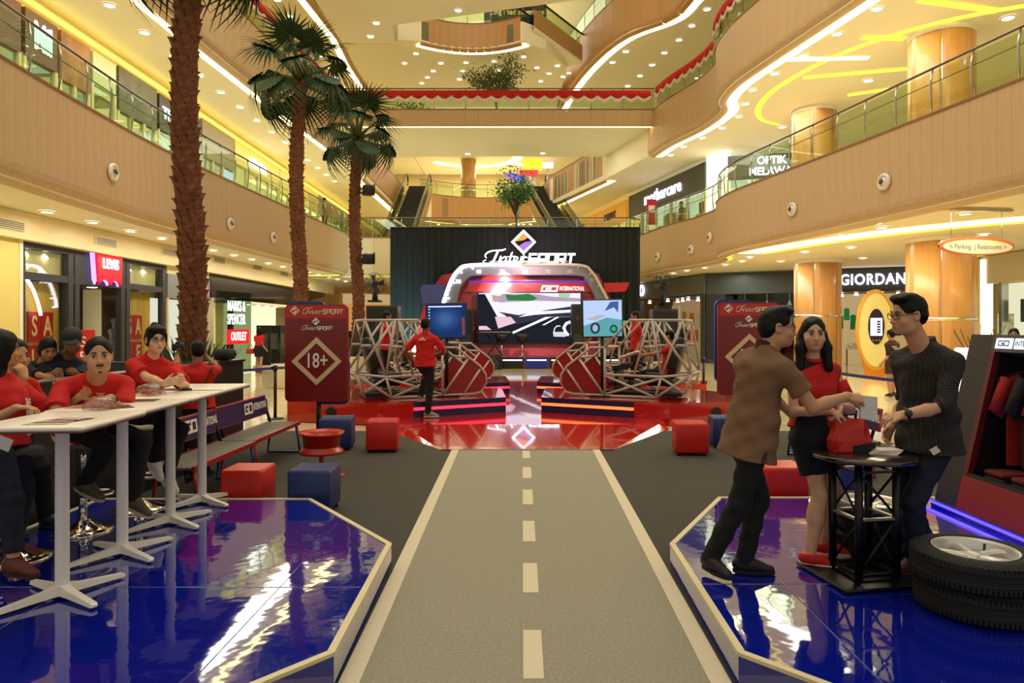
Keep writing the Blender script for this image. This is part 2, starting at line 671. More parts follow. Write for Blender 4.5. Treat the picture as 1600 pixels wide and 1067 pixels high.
# fourth floor slab
L4R = spline([(7.3, 25), (7.1, 27.3), (6.9, 29.2), (6.5, 30.7), (4.8, 32.5), (3.6, 35.5), (2.6, 40), (1.9, 46), (1.5, 52)])
inL4R = offset(list(reversed(L4R)), -.1)
slab('ceiling', [(XL, 2), (-8.4, 2)] + inL + [(-8.9, 62), (XL, 62)], 15.64, 17.4)
slab('ceiling', inL4R + [(11, 12), (11, 2), (XR, 2), (XR, 62), (1.5, 62)], 15.64, 17.4)
slab('ceiling', [(-8.8, 22), (7.2, 22), (7.2, 27.5), (5.2, 28.1), (1.2, 29.3), (-6.0, 31.4), (-6.2, 33.4), (-8.8, 33.4)], 15.6, 16.4, mat('bridge_plaster', '#f2eed6', .85))
arc4 = [(-4.9 + 4.9 * t, 33.2 + 1.0 * (1 - (2 * t - 1) ** 2) * .9) for t in [i / 12 for i in range(13)]]
slab('ceiling', [(-8.8, 33.5), (-6.4, 33.5), (-6.0, 33.0), (-4.95, 33.2)] + arc4 + [(1.2, 34.2), (2.4, 36.5), (1.5, 62), (-8.8, 62)], 15.62, 16.6)
slab('roof', [(XL, 2), (XR, 2), (XR, 64), (XL, 64)], 21.6, 21.9)

fascia('trim_1', L1_PATH, 4.26, 6.3, .32, M_FASC)
fascia('trim_2', list(reversed(R_PATH)), 4.26, 6.3, .32, M_FASC)
fascia('trim_3', L_PATH, 9.96, 12.0, .6, M_FASC)
fascia('trim_4', list(reversed(R3_PATH)), 9.96, 12.0, .5, M_FASC)
fascia('trim_5', L_PATH + [(-8.8, 36), (-8.9, 50)], 15.56, 17.6, 1.0, M_FASC2)
fascia('trim_6', list(reversed(L4R)), 15.56, 17.6, 1.0, M_FASC2)
BR3 = [(-8.7, 32.45), (6.35, 32.45)]
fascia('trim_7', BR3, 11.28, 12.05, .6, M_FASC, curl=.1)
BR2 = [(-9.2, 34.98), (6.1, 34.98)]
fascia('trim_8', BR2, 4.3, 6.3, .8, mat('lit_cream_laminate', '#e9dcb6', .5), curl=.2)  # light falling on the bridge edge is put into this paler cream
fascia('trim_9', [(-7.7, 52)] + arc3[1:], 9.9, 12.0, .6, M_FASC2, curl=.2)
fascia('trim_10', arc4, 15.5, 16.85, .4, M_FASC2, curl=.2)
fascia('trim_11', [(-8.7, 38.4), (-8.7, 51.9)], 9.96, 12.0, .6, M_FASC2)
fascia('trim_12', [(1.2, 52), (1.9, 46.6), (4.6, 38.5)], 9.96, 12.0, .6, M_FASC2)

cove(L1_PATH, 4.30, .36, .16, M_COVE, 'thin yellow cove light under the left second-floor balcony')
cove(list(reversed(R_PATH)), 4.30, .36, .16, M_COVE, 'thin yellow cove light under the right second-floor balcony')
cove(L_PATH, 10.0, .36, .30, M_COVEW, 'bright cove light under the left third-floor balcony')
cove(list(reversed(R3_PATH)), 10.0, .36, .38, M_COVEW, 'bright winding cove light under the right third-floor balcony')
cove(L_PATH + [(-8.8, 36), (-8.9, 50)], 15.6, .36, .34, M_COVEW, 'bright cove light under the left fourth-floor balcony')
cove(list(reversed(L4R)), 15.6, .36, .4, M_COVEW, 'bright winding cove light under the right fourth-floor balcony')
cove(BR3, 11.275, .12, .16, M_COVEW, 'straight cove light under the third-floor bridge front')
cove(BR2, 4.30, .1, .25, M_COVE, 'thin cove light under the second-floor bridge behind the palms')
cove([(-7.7, 52)] + arc3[1:], 9.95, .3, .4, M_COVEW, 'curved cove light under the far third-floor balcony')
cove(arc4, 15.55, .25, .35, M_COVEW, 'curved cove light under the far fourth-floor balcony')
cove([(-8.7, 38.4), (-8.7, 51.9)], 10.0, .36, .4, M_COVEW, 'cove light beside the left escalator')
cove([(1.2, 52), (1.9, 46.6), (4.6, 38.5)], 10.0, .36, .4, M_COVEW, 'cove light beside the right escalator')
cove([(-4.1 + 3.4 * math.cos(R(a)), 55.6 + 3.0 * math.sin(R(a))) for a in range(150, -70, -12)], 15.57, 0, .7, M_COVEW, 'curved bright trough circling the far honey column')
cove([(2.2 + 2.6 * math.cos(R(a)), 56.5 + 3.4 * math.sin(R(a))) for a in range(250, 110, -14)], 15.57, 0, .4, M_COVEW, 'small curved trough right of the far honey column')
# the gold strip let into the left end of the second floor bridge
# broad glowing ceiling trough on the right, ground floor
TR = spline([(7.5, 24.0), (8.4, 21.3), (9.45, 19.0), (10.6, 17.4), (11.9, 16.2), (14.5, 14.6)])
cove(TR, 4.31, 0, .85, glow('trough_glow', '#ffe9a0', 6.0), 'broad glowing ceiling trough sweeping over the right shops')
cove(offset(TR, -1.0), 4.305, 0, .22, M_COVE, 'thin gold line behind the broad ceiling trough')
# curved yellow recess line in the right second-floor ceiling
RC = spline([(14.2, 17.2), (11.6, 18.6), (9.9, 20.6), (9.0, 23.4), (9.0, 25.6), (9.6, 27.2), (10.6, 28.0)])
cove(RC, 10.02, 0, .2, glow('recess_line', '#ffe23a', 2.6), 'curved yellow light line in the right second-floor ceiling')
for (x0, y0, x1, y1), mm in (((1224, 94, 1357, 91), 1), ((1347, 59, 1413, 61), 0), ((1255, 122, 1417, 108), 0), ((1437, 1, 1560, 18), 0), ((1325, 149, 1388, 140), 0)):
 a_, c_ = P(x0, y0, F * 8.32 / (CY - y0)), P(x1, y1, F * 8.32 / (CY - y1))
 b = MB()
 d = (c_ - a_).normalized()
 n_ = Vector((-d.y, d.x, 0)) * .12
 b.quad(*[(q.x, q.y, 10.02) for q in (a_ - n_, c_ - n_, c_ + n_, a_ + n_)])
 tag(part(b, 'ceiling_line_light', M_COVEW if mm else glow('recess_line', '#ffe23a', 2.6)),
  ['straight white line light in the right second-floor ceiling', 'short yellow line light high on the right ceiling', 'long yellow line light left of the near column',
         'wide yellow line light at the top right of the ceiling', 'short yellow line light between the two upper columns'][[1224, 1347, 1255, 1437, 1325].index(x0)], 'light')

# ---------------------------------------------------------------- outer walls
b = MB()
b.box((-16.9, 32, 2.1), (6, 64, 4.4))
b.box((-16.5, 32, 8.1), (6, 64, 3.98))
b.box((-12.9, 32, 9.82), (1.2, 64, .42))
b.box((-15.3, 32, 13.7), (6, 64, 3.9))
struct(b, 'wall_left', M_WALL)
b = MB()
b.box((21.5, 32, 2.1), (6, 64, 4.4))
b.box((21.5, 32, 8.1), (6, 64, 3.98))
b.box((21.5, 32, 13.7), (6, 64, 3.9))
struct(b, 'wall_right', M_WALL)
b = MB()
b.box((0, 63, 10.8), (48, .6, 21.6))
struct(b, 'wall_back', M_WALL)

# ---------------------------------------------------------------- downlights

def dl_mesh(r):
 b = MB()
 b.lathe([(r * 1.25, 0), (r * 1.25, -.02), (r * 1.02, -.035), (r, -.01)], 16)
 me1 = b.mesh('rim', M_RIM)
 b2 = MB()
 b2.lathe([(0.0005, -.012), (r, -.012)], 16)
 b2.lathe([(0.0005, -.011), (r, -.011)], 16)
 return me1, b2.mesh('lens', M_DOWN)

DLM = dl_mesh(.13)
ORD = 'first second third fourth fifth sixth seventh eighth ninth tenth eleventh twelfth thirteenth fourteenth fifteenth sixteenth seventeenth eighteenth nineteenth'.split()

def downlight(x, y, z, label, group, s=1.0):
 t = thing('downlight', label, 'downlight', (x, y, z), 0, group)
 t.scale = (s, s, s)
 link('rim', DLM[0], t, False)
 link('lens', DLM[1], t, False)
 return t

for i in range(17):
 downlight(-10.8 + .05 * i, 13.9 + 1.55 * i, 4.335, 'round downlight over the left shops, %s of the row from the camera' % ORD[i], 'downlights over the left shops')
for i in range(15):
 downlight(-10.65, 16.0 + 1.63 * i, 10.035, 'round downlight in the left second-floor ceiling, %s from the camera' % ORD[i], 'downlights in the left second-floor ceiling')
for i in range(11):
 downlight(-10.4, 29 + 1.5 * i, 15.635, 'round downlight in the left third-floor ceiling, %s from the camera' % ORD[i], 'downlights in the left third-floor ceiling', 1.1)
for i, p in enumerate(resample(offset(R_PATH, 1.15), 1.55)[7:]):
 downlight(p.x, p.y, 4.335, 'round downlight over the right shops, %s of the row from the camera' % ORD[i], 'downlights over the right shops')
for i, p in enumerate(resample(offset(R3_PATH, 1.0), 1.55)[5:]):
 downlight(p.x, p.y, 10.035, 'round downlight along the right second-floor balcony, %s from the camera' % ORD[i], 'downlights in the right second-floor ceiling')
for k_, (px, py) in enumerate(((1222, 198), (1357, 125), (1575, 27))):
 q = P(px, py, F * 8.335 / (CY - py))
 downlight(q.x, q.y, 10.035, 'lone downlight between the line lights of the right ceiling, %s from the left' % ORD[k_], 'downlights between the line lights', 1.15)
for k_, (px, py) in enumerate(sorted(((1371, 348), (1508, 333), (1330, 386), (1348, 403), (1562, 408), (1537, 366), (1220, 408), (1258, 393)))):
 q = P(px, py, F * 2.635 / (CY - py))
 downlight(q.x, q.y, 4.335, 'downlight in the right ground-floor ceiling near the columns, %s from the left' % ORD[k_], 'downlights near the right columns')
for k_, (px, py) in enumerate(sorted(((650, 84), (632, 99), (689, 99), (677, 111), (668, 121), (659, 130), (728, 98), (723, 111), (718, 124), (772, 96), (779, 110), (818, 89), (839, 106), (845, 127), (858, 115), (871, 103), (880, 120), (889, 114)))):
 q = P(px, py, F * 13.9 / (CY - py))
 downlight(q.x, q.y, 15.615, 'small bright downlight on the ceiling behind the upper bridge, %s from the left' % ORD[k_], 'downlights behind the upper bridge', .95)
for k_, (px, py) in enumerate(sorted(((978, 80), (1038, 82), (957, 97), (1019, 101), (1000, 118), (981, 134), (1061, 62), (1081, 40), (1105, 14)))):
 q = P(px, py, F * 13.935 / (CY - py))
 downlight(q.x, q.y, 15.635, 'bright downlight in the right third-floor ceiling, %s from the left' % ORD[k_], 'downlights in the right third-floor ceiling', 1.1)
for k_, (px, py) in enumerate(((579, 57), (588, 36), (716, 16))):
 q = P(px, py, F * 13.885 / (CY - py))
 downlight(q.x, min(q.y, 33.2), 15.595, 'downlight under the topmost bridge, %s from the left' % ORD[k_], 'downlights under the topmost bridge', 1.1)
for k_, (px, py) in enumerate(((731, 240), (848, 239), (966, 239))):
 q = P(px, py, F * 9.6 / (CY - py))
 downlight(q.x, q.y, 11.297, 'downlight at the back edge of the bridge underside, %s from the left' % ORD[k_], 'downlights under the third-floor bridge', 1.1)
for k_, (px, py) in enumerate(sorted(((685, 258), (729, 252), (818, 252), (829, 247), (810, 260), (797, 266)))):
 q = P(px, py, 56)
 downlight(q.x, q.y, 15.615 if False else 10.19, 'tiny far downlight above the distant curved balcony, %s from the left' % ORD[k_], 'far downlights above the curved balcony', 1.2)

# ---------------------------------------------------------------- round white eyeball spots and vents on the fascias

def eyeball(x, y, z, nx, ny, label, group):
 d = Vector((nx, ny, 0)).normalized()
 t = thing('eyeball_spotlight', label, 'spotlight', (x, y, z), math.atan2(d.y, d.x) - math.pi / 2, group)
 Mr = Matrix.Rotation(R(-90), 3, 'X')
 b = MB()
 b.lathe([(.20, -.01), (.20, .03), (.16, .055), (.12, .04), (.115, .0)], 20, M=Mr)
 part(b, 'rim', mat('white_enamel', '#f2ece0', .35), t)
 b = MB()
 b.ell((0, .0, 0), (.118, .075, .118), 14, 8)
 part(b, 'ball', mat('white_enamel', '#f2ece0', .35), t)
 b = MB()
 b.lathe([(0.001, .09), (.06, .09), (.075, .06)], 14, M=Mr @ Matrix.Rotation(R(22), 3, 'X'), c=(.02, 0, -.01))
 part(b, 'lamp_opening', mat('dark_lamp_glass', '#4a4238', .2), t)

def on_path(path, px, py_d):
 """place on the fascia path seen at pixel column px"""
 k = (px - CX) / F
 best = min(range(len(path) - 1), key=lambda i: abs(path[i][0] / path[i][1] - k) + abs(path[i + 1][0] / path[i + 1][1] - k))
 a, c = path[best], path[best + 1]
 t = Vector((c[0] - a[0], c[1] - a[1], 0)).normalized()
 x, y = (a[0] + c[0]) / 2, (a[1] + c[1]) / 2
 return x, y, H + (CY - py_d) * y / F, t

for px, py, lb in ((174, 269, 'nearest round white eyeball spotlight on the left fascia'), (355, 350, 'round white eyeball spotlight between the first and second palms'), (421, 371, 'round white eyeball spotlight just left of the second palm'),
                   (512, 398, 'farthest small round spotlight on the left fascia, before the third palm')):
 x, y, z, t = on_path(L1_PATH, px, py)
 eyeball(x + .035, y, z, t.y, -t.x, lb, 'eyeball spotlights on the fascias')
for px, py, lb in ((1390, 284, 'nearest round white eyeball spotlight on the right fascia'), (1245, 327, 'second round white eyeball spotlight on the right fascia'), (1109, 371, 'round spotlight at the bend of the right fascia'),
                   (1080, 390, 'spotlight past the bend of the right fascia'), (1032, 401, 'farthest spotlight on the right fascia beside the black curtain')):
 x, y, z, t = on_path(R_PATH, px, py)
 eyeball(x - .035, y, z, -t.y, t.x, lb, 'eyeball spotlights on the fascias')

# ---------------------------------------------------------------- glass balustrades

def balustrade(path, z, step, label, curved=True, rail_h=1.0, group='glass balustrades of the galleries', first=0):
 pts = resample(path, step)
 t = thing('balustrade', label, 'railing', (pts[0].x, pts[0].y, z), 0, group)
 w = step
 pb = MB()
 pb.box((0, 0, .47), (w * .96, .014, .86))
 gm = pb.mesh('glass_pane', M_GLASS)
 pp = MB()
 pp.path([(0, .05, 0), (0, .0, .35), (0, -.01, .7), (0, .035, rail_h - .03)], .022, 8)
 pp.box((0, .03, .0), (.05, .1, .03))
 pm = pp.mesh('post', M_STEEL)
 for a, c in zip(pts, pts[1:]):
  tt = (c - a).normalized()
  Mi = ROOT_M[t.name].inverted()
  mid = (a + c) / 2
  link('glass_pane', gm, t, False, M=Mi @ frame((mid.x, mid.y, z), tt, (-tt.y, tt.x, 0)))
  link('post', pm, t, False, M=Mi @ frame((a.x, a.y, z), tt, (-tt.y, tt.x, 0)))
 for nm, hh, r_ in (('handrail', rail_h, .03), ('mid_rail', .68, .012)):
  b = MB()
  o2 = offset([(p.x, p.y) for p in pts], -.04)
  b.path([(p[0], p[1], z + hh) for p in o2], r_, 8)
  part(b, nm, mat('dark_steel', '#6a6660', .3, .9), t, True)
 return t

def inset(path, d=.08):
 return offset(path, -d)

balustrade(inset(L1_PATH), 6.35, .95, 'long glass balustrade with steel posts on the left second-floor balcony')
balustrade(inset(list(reversed(R_PATH))), 6.35, 1.05, 'curving glass balustrade with steel posts on the right second-floor balcony')
balustrade(inset(BR2), 6.35, 1.5, 'glass balustrade of the second-floor bridge, just above the black curtain')
balustrade(inset([p for p in L_PATH if p[1] < 32]), 12.05, 1.2, 'glass balustrade of the left third-floor balcony, behind the bunting')
balustrade(inset([p for p in reversed(R3_PATH) if p[1] < 32]), 12.05, 1.2, 'glass balustrade of the right third-floor balcony, behind the bunting')
balustrade(inset(BR3), 12.10, 1.5, 'glass balustrade of the third-floor bridge, behind the bunting')
balustrade(inset([(-7.7, 52)] + arc3[1:]), 12.05, 1.4, 'curved glass balustrade of the far third-floor balcony between the escalators')
balustrade(inset(list(reversed(L4R))), 17.65, 1.4, 'glass balustrade of the right fourth-floor balcony')
balustrade(inset(arc4), 16.9, 1.2, 'curved glass balustrade of the far fourth-floor balcony')

# ---------------------------------------------------------------- red and white bunting on the third floor rails

def swag_meshes(w):
 out = []
 for (t0, t1, sag0, sag1, m) in ((0, .30, 0, .17, mat('bunting_red', '#d01512', .8)), (.20, .46, .17, .20, mat('bunting_white', '#efe6da', .8))):
  b = MB()
  n = 8
  vs, fs = [], []
  for i in range(n + 1):
   u = i / n
   s_ = math.sin(math.pi * u)
   ripple = .03 * math.sin(u * 22)
   top = -t0 - sag0 * s_ * .9
   bot = -t1 - sag1 * s_ + .08
   x = (u - .5) * w
   for z, yy in ((top, .0), (bot, -.03 + ripple)):
    vs.append((x, yy - .02, z))
   for z, yy in ((top, .0), (bot, -.03 + ripple)):
    vs.append((x, yy - .006 + (0 if m.name.endswith('red') else .006), z))
  for i in range(n):
   k = 4 * i
   fs += [(k, k + 4, k + 5, k + 1), (k + 3, k + 7, k + 6, k + 2), (k + 1, k + 5, k + 7, k + 3), (k, k + 2, k + 6, k + 4)]
  b.add(vs, fs, 0, True)
  out.append(b.mesh('swag', m))
 return out

def bunting(path, z, step, label):
 pts = resample(path, step)
 t = thing('bunting', label, 'bunting', (pts[0].x, pts[0].y, z), 0, 'red and white bunting on the third-floor rails')
 r_, w_ = swag_meshes(step)
 Mi = ROOT_M[t.name].inverted()
 for a, c in zip(pts, pts[1:]):
  tt = (c - a).normalized()
  mid = (a + c) / 2
  M_ = Mi @ frame((mid.x, mid.y, z), tt, (-tt.y, tt.x, 0))
  link('white_swag', w_, t, False, M=M_)
  link('red_swag', r_, t, False, M=M_)

bunting(offset([(-8.4, 32.45), (6.1, 32.45)], .07), 12.95, .63, 'straight red and white scalloped bunting along the bridge rail')
bunting(offset([p for p in L_PATH if p[1] < 32], .07), 12.95, .63, 'red and white bunting along the left third-floor rail behind the palms')
bunting(offset([p for p in reversed(R3_PATH) if p[1] < 32], .07), 12.95, .63, 'red and white bunting rising along the right third-floor rail')

# ---------------------------------------------------------------- columns

def column(x, y, r_, z0, z1, name, m, bands=()):
 base = thing_struct(name)
 n = 6
 for k in range(n):
  b = MB()
  a0, a1 = 2 * math.pi * k / n + .012, 2 * math.pi * (k + 1) / n - .012
  arc = [(x + r_ * math.cos(a0 + (a1 - a0) * i / 10), y + r_ * math.sin(a0 + (a1 - a0) * i / 10)) for i in range(11)]
  arc2 = [(x + (r_ - .05) * math.cos(a0 + (a1 - a0) * i / 10), y + (r_ - .05) * math.sin(a0 + (a1 - a0) * i / 10)) for i in range(10, -1, -1)]
  b.prism(arc + arc2, z0, z1, smooth=False)
  for i in range(len(b.sm) - 20, len(b.sm)):
   b.sm[i] = True
  part(b, 'panel', m, base)
 b = MB()
 b.lathe([(r_ - .045, z0), (r_ - .045, z1)], 28, (x, y, 0))
 part(b, 'joint', M_CHROME, base)
 for zz in bands:
  b = MB()
  b.lathe([(r_ - .02, zz - .05), (r_ + .012, zz - .05), (r_ + .012, zz + .05), (r_ - .02, zz + .05)], 32, (x, y, 0))
  part(b, 'band', M_CHROME, base)
 b = MB()
 b.lathe([(r_ - .05, z1 - .16), (r_ + .02, z1 - .16), (r_ + .02, z1)], 32, (x, y, 0))
 part(b, 'collar', M_RIM, base)

M_COLW = mat('honey_veneer', '#c69256', .35, coat=.25, vary=.08, vscale=2, stretch=(6, 6, .5))
column(11.5, 26.6, .86, 0, 4.34, 'column', M_COLW, (2.9 - .75,))
column(12.25, 20.0, .9, 0, 4.34, 'column', M_COLW, (1.95,))
column(11.2, 26.2, .80, 6.1, 10.04, 'column', M_COLW, (6.9,))
column(11.9, 19.4, .84, 6.1, 10.04, 'column', M_COLW, (7.0,))
column(-4.4, 56, .62, 11.8, 15.62, 'column', M_COLW, (12.9,))
# ================================================================ the event on the atrium floor
M_LINE = mat('cream_tape', '#cfc3a4', .7)
M_BLUE = mat('gloss_blue_vinyl', '#0a188a', .05, coat=1., spec=.6, bump=.14, bscale=2.8)
M_NAVY = mat('navy_panel', '#141c48', .35)
M_CREAMEDGE = mat('cream_edge_strip', '#d8cba0', .45)
M_GREYTUBE = mat('grey_painted_tube', '#b8b2a4', .4, .15)
M_SIGNW = mat('white_print', '#efe8dc', .6)

# ---- the carpet road
t = thing('carpet_road', 'long grey carpet road with cream edge lines and dashed centre line', 'carpet', (0.05, 6.3, .008))
b = MB()
z0, z1 = .009, .016
xl = lambda Y: -.873 - .101 * (Y - 3.27) / 6.18
xr = lambda Y: .993 + .077 * (Y - 3.27) / 6.18

def strip(b, f0, f1, Ya, Yb, za, zb):
 vs = [(f0(Ya), Ya, za), (f1(Ya), Ya, za), (f1(Yb), Yb, za), (f0(Yb), Yb, za), (f0(Ya), Ya, zb), (f1(Ya), Ya, zb), (f1(Yb), Yb, zb), (f0(Yb), Yb, zb)]
 b.add(vs, [(3, 2, 1, 0), (4, 5, 6, 7), (0, 1, 5, 4), (1, 2, 6, 5), (2, 3, 7, 6), (3, 0, 4, 7)])

strip(b, xl, xr, 1.0, 9.42, z0, z1)
part(b, 'road_surface', mat('grey_needle_felt', '#918c79', .95, vary=.16, vscale=60, bump=.2, bscale=200), t, True)
for f0, f1 in ((xl, lambda Y: xl(Y) + .1), (lambda Y: xr(Y) - .1, xr)):
 b = MB()
 strip(b, f0, f1, 1.0, 9.42, z1, z1 + .003)
 part(b, 'edge_line', M_LINE, t, True)
for ya, yb in ((704.5, 716), (730, 747), (765, 788), (814, 846), (880, 926), (984.5, 1060.5)):
 b = MB()
 A, B_ = F * 1.683 / (yb - CY), F * 1.683 / (ya - CY)
 strip(b, lambda Y: .005, lambda Y: .105, A, B_, z1, z1 + .003)
 part(b, 'lane_dash', M_LINE, t, True)
b = MB()
strip(b, lambda Y: .005, lambda Y: .105, 1.9, 2.55, z1, z1 + .003)
part(b, 'lane_dash', M_LINE, t, True)

# ---- the two blue stages
def blue_platform(label, poly, seams, loc):
 t = thing('blue_platform', label, 'platform', loc, 0, 'glossy blue platforms beside the carpet road')
 b = MB()
 b.prism(poly, .01, PZ)
 part(b, 'deck', M_BLUE, t, True)
 n = len(poly)
 for i in range(n):
  a, c = Vector((*poly[i], 0)), Vector((*poly[(i + 1) % n], 0))
  if (a - c).length < .3:
   continue
  d = (c - a).normalized()
  nn = Vector((-d.y, d.x, 0))
  b = MB()
  w = .034
  q = [a - nn * .004, c - nn * .004, c + nn * w - d * .012, a + nn * w + d * .012]
  b.prism([(p.x, p.y) for p in q], PZ - .012, PZ + .006)
  part(b, 'edge_strip', M_CREAMEDGE, t, True)
 for (a, c) in seams:
  b = MB()
  b.path([(a[0], a[1], PZ - .001), ((a[0] + c[0]) / 2 + .01, (a[1] + c[1]) / 2, PZ - .001), (c[0], c[1], PZ - .001)], .0035, 6)
  part(b, 'seam', mat('vinyl_seam', '#3a4688', .1, coat=1), t, True)
 return t

blue_platform('glossy blue platform with cream edging carrying the white bar tables', [(-3.76, .6), (-2.0, .6), (-1.87, 2.05), (-.88, 3.19), (-.92, 4.8), (-1.88, 6.07), (-3.76, 6.07)],
              [((-1.42, 3.0), (-1.44, 5.3)), ((-3.7, 4.0), (-.95, 4.0)), ((-2.65, .7), (-2.65, 6.0))], (-2.4, 4, 0))
blue_platform('glossy blue platform with cream edging carrying the round truss table and tyres', [(4.1, 6.12), (1.76, 6.12), (1.04, 4.8), (1.01, 3.19), (1.95, 2.2), (2.1, .6), (4.1, .6)],
              [((1.54, 2.75), (1.54, 5.6)), ((1.05, 4.05), (4.0, 4.05)), ((2.75, .7), (2.75, 6.05))], (2.6, 4, 0))

# ---- the red stage with its ramp
t = thing('red_stage', 'low glossy red stage with a ramp at the end of the carpet road', 'stage', (0, 11.3, 0))
b = MB()
bot = [(-1.12, 9.45), (1.26, 9.45), (2.45, 11.4), (2.5, 20.5), (-2.45, 20.5), (-2.35, 11.4)]
top = [(-2.02, 11.25), (2.25, 11.25), (2.4, 11.6), (2.4, 20.4), (-2.3, 20.4), (-2.2, 11.6)]
vs = [(x, y, 0.009) for x, y in bot] + [(x, y, .11) for x, y in top]
# ramp, left flank, right flank, then sides and top
b.add(vs, [(0, 1, 7, 6), (1, 2, 8, 7), (2, 3, 9, 8), (3, 4, 10, 9), (4, 5, 11, 10), (5, 0, 6, 11), (6, 7, 8, 9, 10, 11)])
part(b, 'ramp_and_deck', M_RED, t, True)
b = MB()
b.box((.07, 9.44, .012), (2.4, .05, .012))
part(b, 'ramp_threshold', M_BLACK, t, True)
for x in (-1.35, 1.5):
 b = MB()
 b.box((x, 15.8, .112), (.014, 9, .004))
 part(b, 'seam', mat('red_seam', '#7d0d08', .2), t, True)

def mir(x, m):
 return x if m > 0 else .05 - x

LEDS = {1: glow('led_orange_red', '#ff4a22', 5.0), -1: glow('led_pink_red', '#ff2030', 5.0)}

def riser(m, dy, label):
 t = thing('simulator_riser', label, 'platform', (mir(2.0, m), 13 + dy, .0), 0, 'risers under the racing simulators')
 pl = [(.36, 12.9), (1.98, 12.05), (2.55, 11.8), (4.3, 12.35), (4.55, 13.1), (3.6, 14.7), (.5, 14.9)]
 pl = [(mir(x, m), y + dy) for x, y in pl]
 if m < 0:
  pl.reverse()
 b = MB()
 b.prism(pl, .112 if False else .012, .39)
 part(b, 'riser_body', M_RED, t, True)
 a, c = Vector((mir(.36, m), 12.9 + dy, 0)), Vector((mir(1.98, m), 12.05 + dy, 0))
 d = (c - a).normalized()
 nn = Vector((d.y, -d.x, 0)) * m
 for nm, z, h, th, mm in (('fascia_board', .25, .27, .012, M_NAVY), ('led_strip', .265, .05, .02, LEDS[m])):
  b = MB()
  M_ = frame((a + c) / 2 + nn * th + Vector((0, 0, z)), d, nn)
  b.box((0, 0, 0), ((c - a).length * .99, .015, h), M=M_.to_3x3())
  for i in range(len(b.v)):
   b.v[i] = tuple(Vector(b.v[i]) + M_.translation)
  part(b, nm, mm, t, True)
 # black round port on the outer face
 a, c = Vector((mir(2.55, m), 11.8 + dy, 0)), Vector((mir(4.3, m), 12.35 + dy, 0))
 d = (c - a).normalized()
 nn = Vector((d.y, -d.x, 0)) * m
 q = a.lerp(c, .5) + Vector((0, 0, .2))
 b = MB()
 Mx = nn.to_track_quat('Z', 'Y').to_matrix()
 b.lathe([(.001, .004), (.085, .004), (.085, .02), (.10, .02), (.10, -.01)], 20, q, M=Mx)
 part(b, 'port', M_BLACK, t, True)

riser(1, 0, 'near right red riser with a glowing orange light strip')
riser(-1, 0, 'near left red riser with a glowing pink light strip')
riser(1, 3.6, 'rear right red riser half hidden behind the near right simulator')
riser(-1, 3.6, 'rear left red riser half hidden behind the near left simulator')

# ---- racing simulators in tube cages
NEAR_LINES = {
 'nose_tube': [(896, 615), (884, 612), (876, 598), (877, 585), (886, 572), (903, 559), (922.5, 543), (945, 543)],
 'windscreen_tube': [(945, 543), (984, 500), (1066, 500), (1078, 570), (1079, 585)],
 'floor_tube': [(893, 615), (945, 618), (1024, 623)],
 'front_post': [(945, 543), (945, 618)],
 'nose_brace': [(905, 561), (944, 617)], 'nose_brace_': [(886, 577), (911, 615)],
 'main_hoop': [(1019, 500), (1033, 586)], 'front_hoop': [(1014, 501), (991, 585)], 'hoop_bar': [(1006, 542), (1027, 542)],
 'waist_tube': [(945, 585), (1034, 589), (1079, 585)], 'diagonal': [(1021, 501), (1078, 583)], 'diagonal_': [(1066, 501), (1034, 585)],
 'rear_bar': [(1056, 540), (1073, 540)],
 'lower_brace': [(946, 616), (1033, 591)], 'lower_brace_': [(946, 587), (1024, 622)], 'lower_brace__': [(1033, 590), (1024, 622)],
 'lower_brace___': [(1034, 591), (1066, 613)], 'lower_brace____': [(1078, 586), (1025, 622)], 'rear_post': [(1079, 585), (1070, 616)]}

def cage_pt(px, py):
 k = (px - CX) / F
 t_ = (k * 13.3 - .7) / (2.35 + 1.0 * k)
 x, y = .7 + 2.35 * t_, 13.3 - 1.0 * t_
 return Vector((x, y, H - (py - CY) * y / F))

PERP = Vector((1.0, 2.35, 0)).normalized() * 1.05

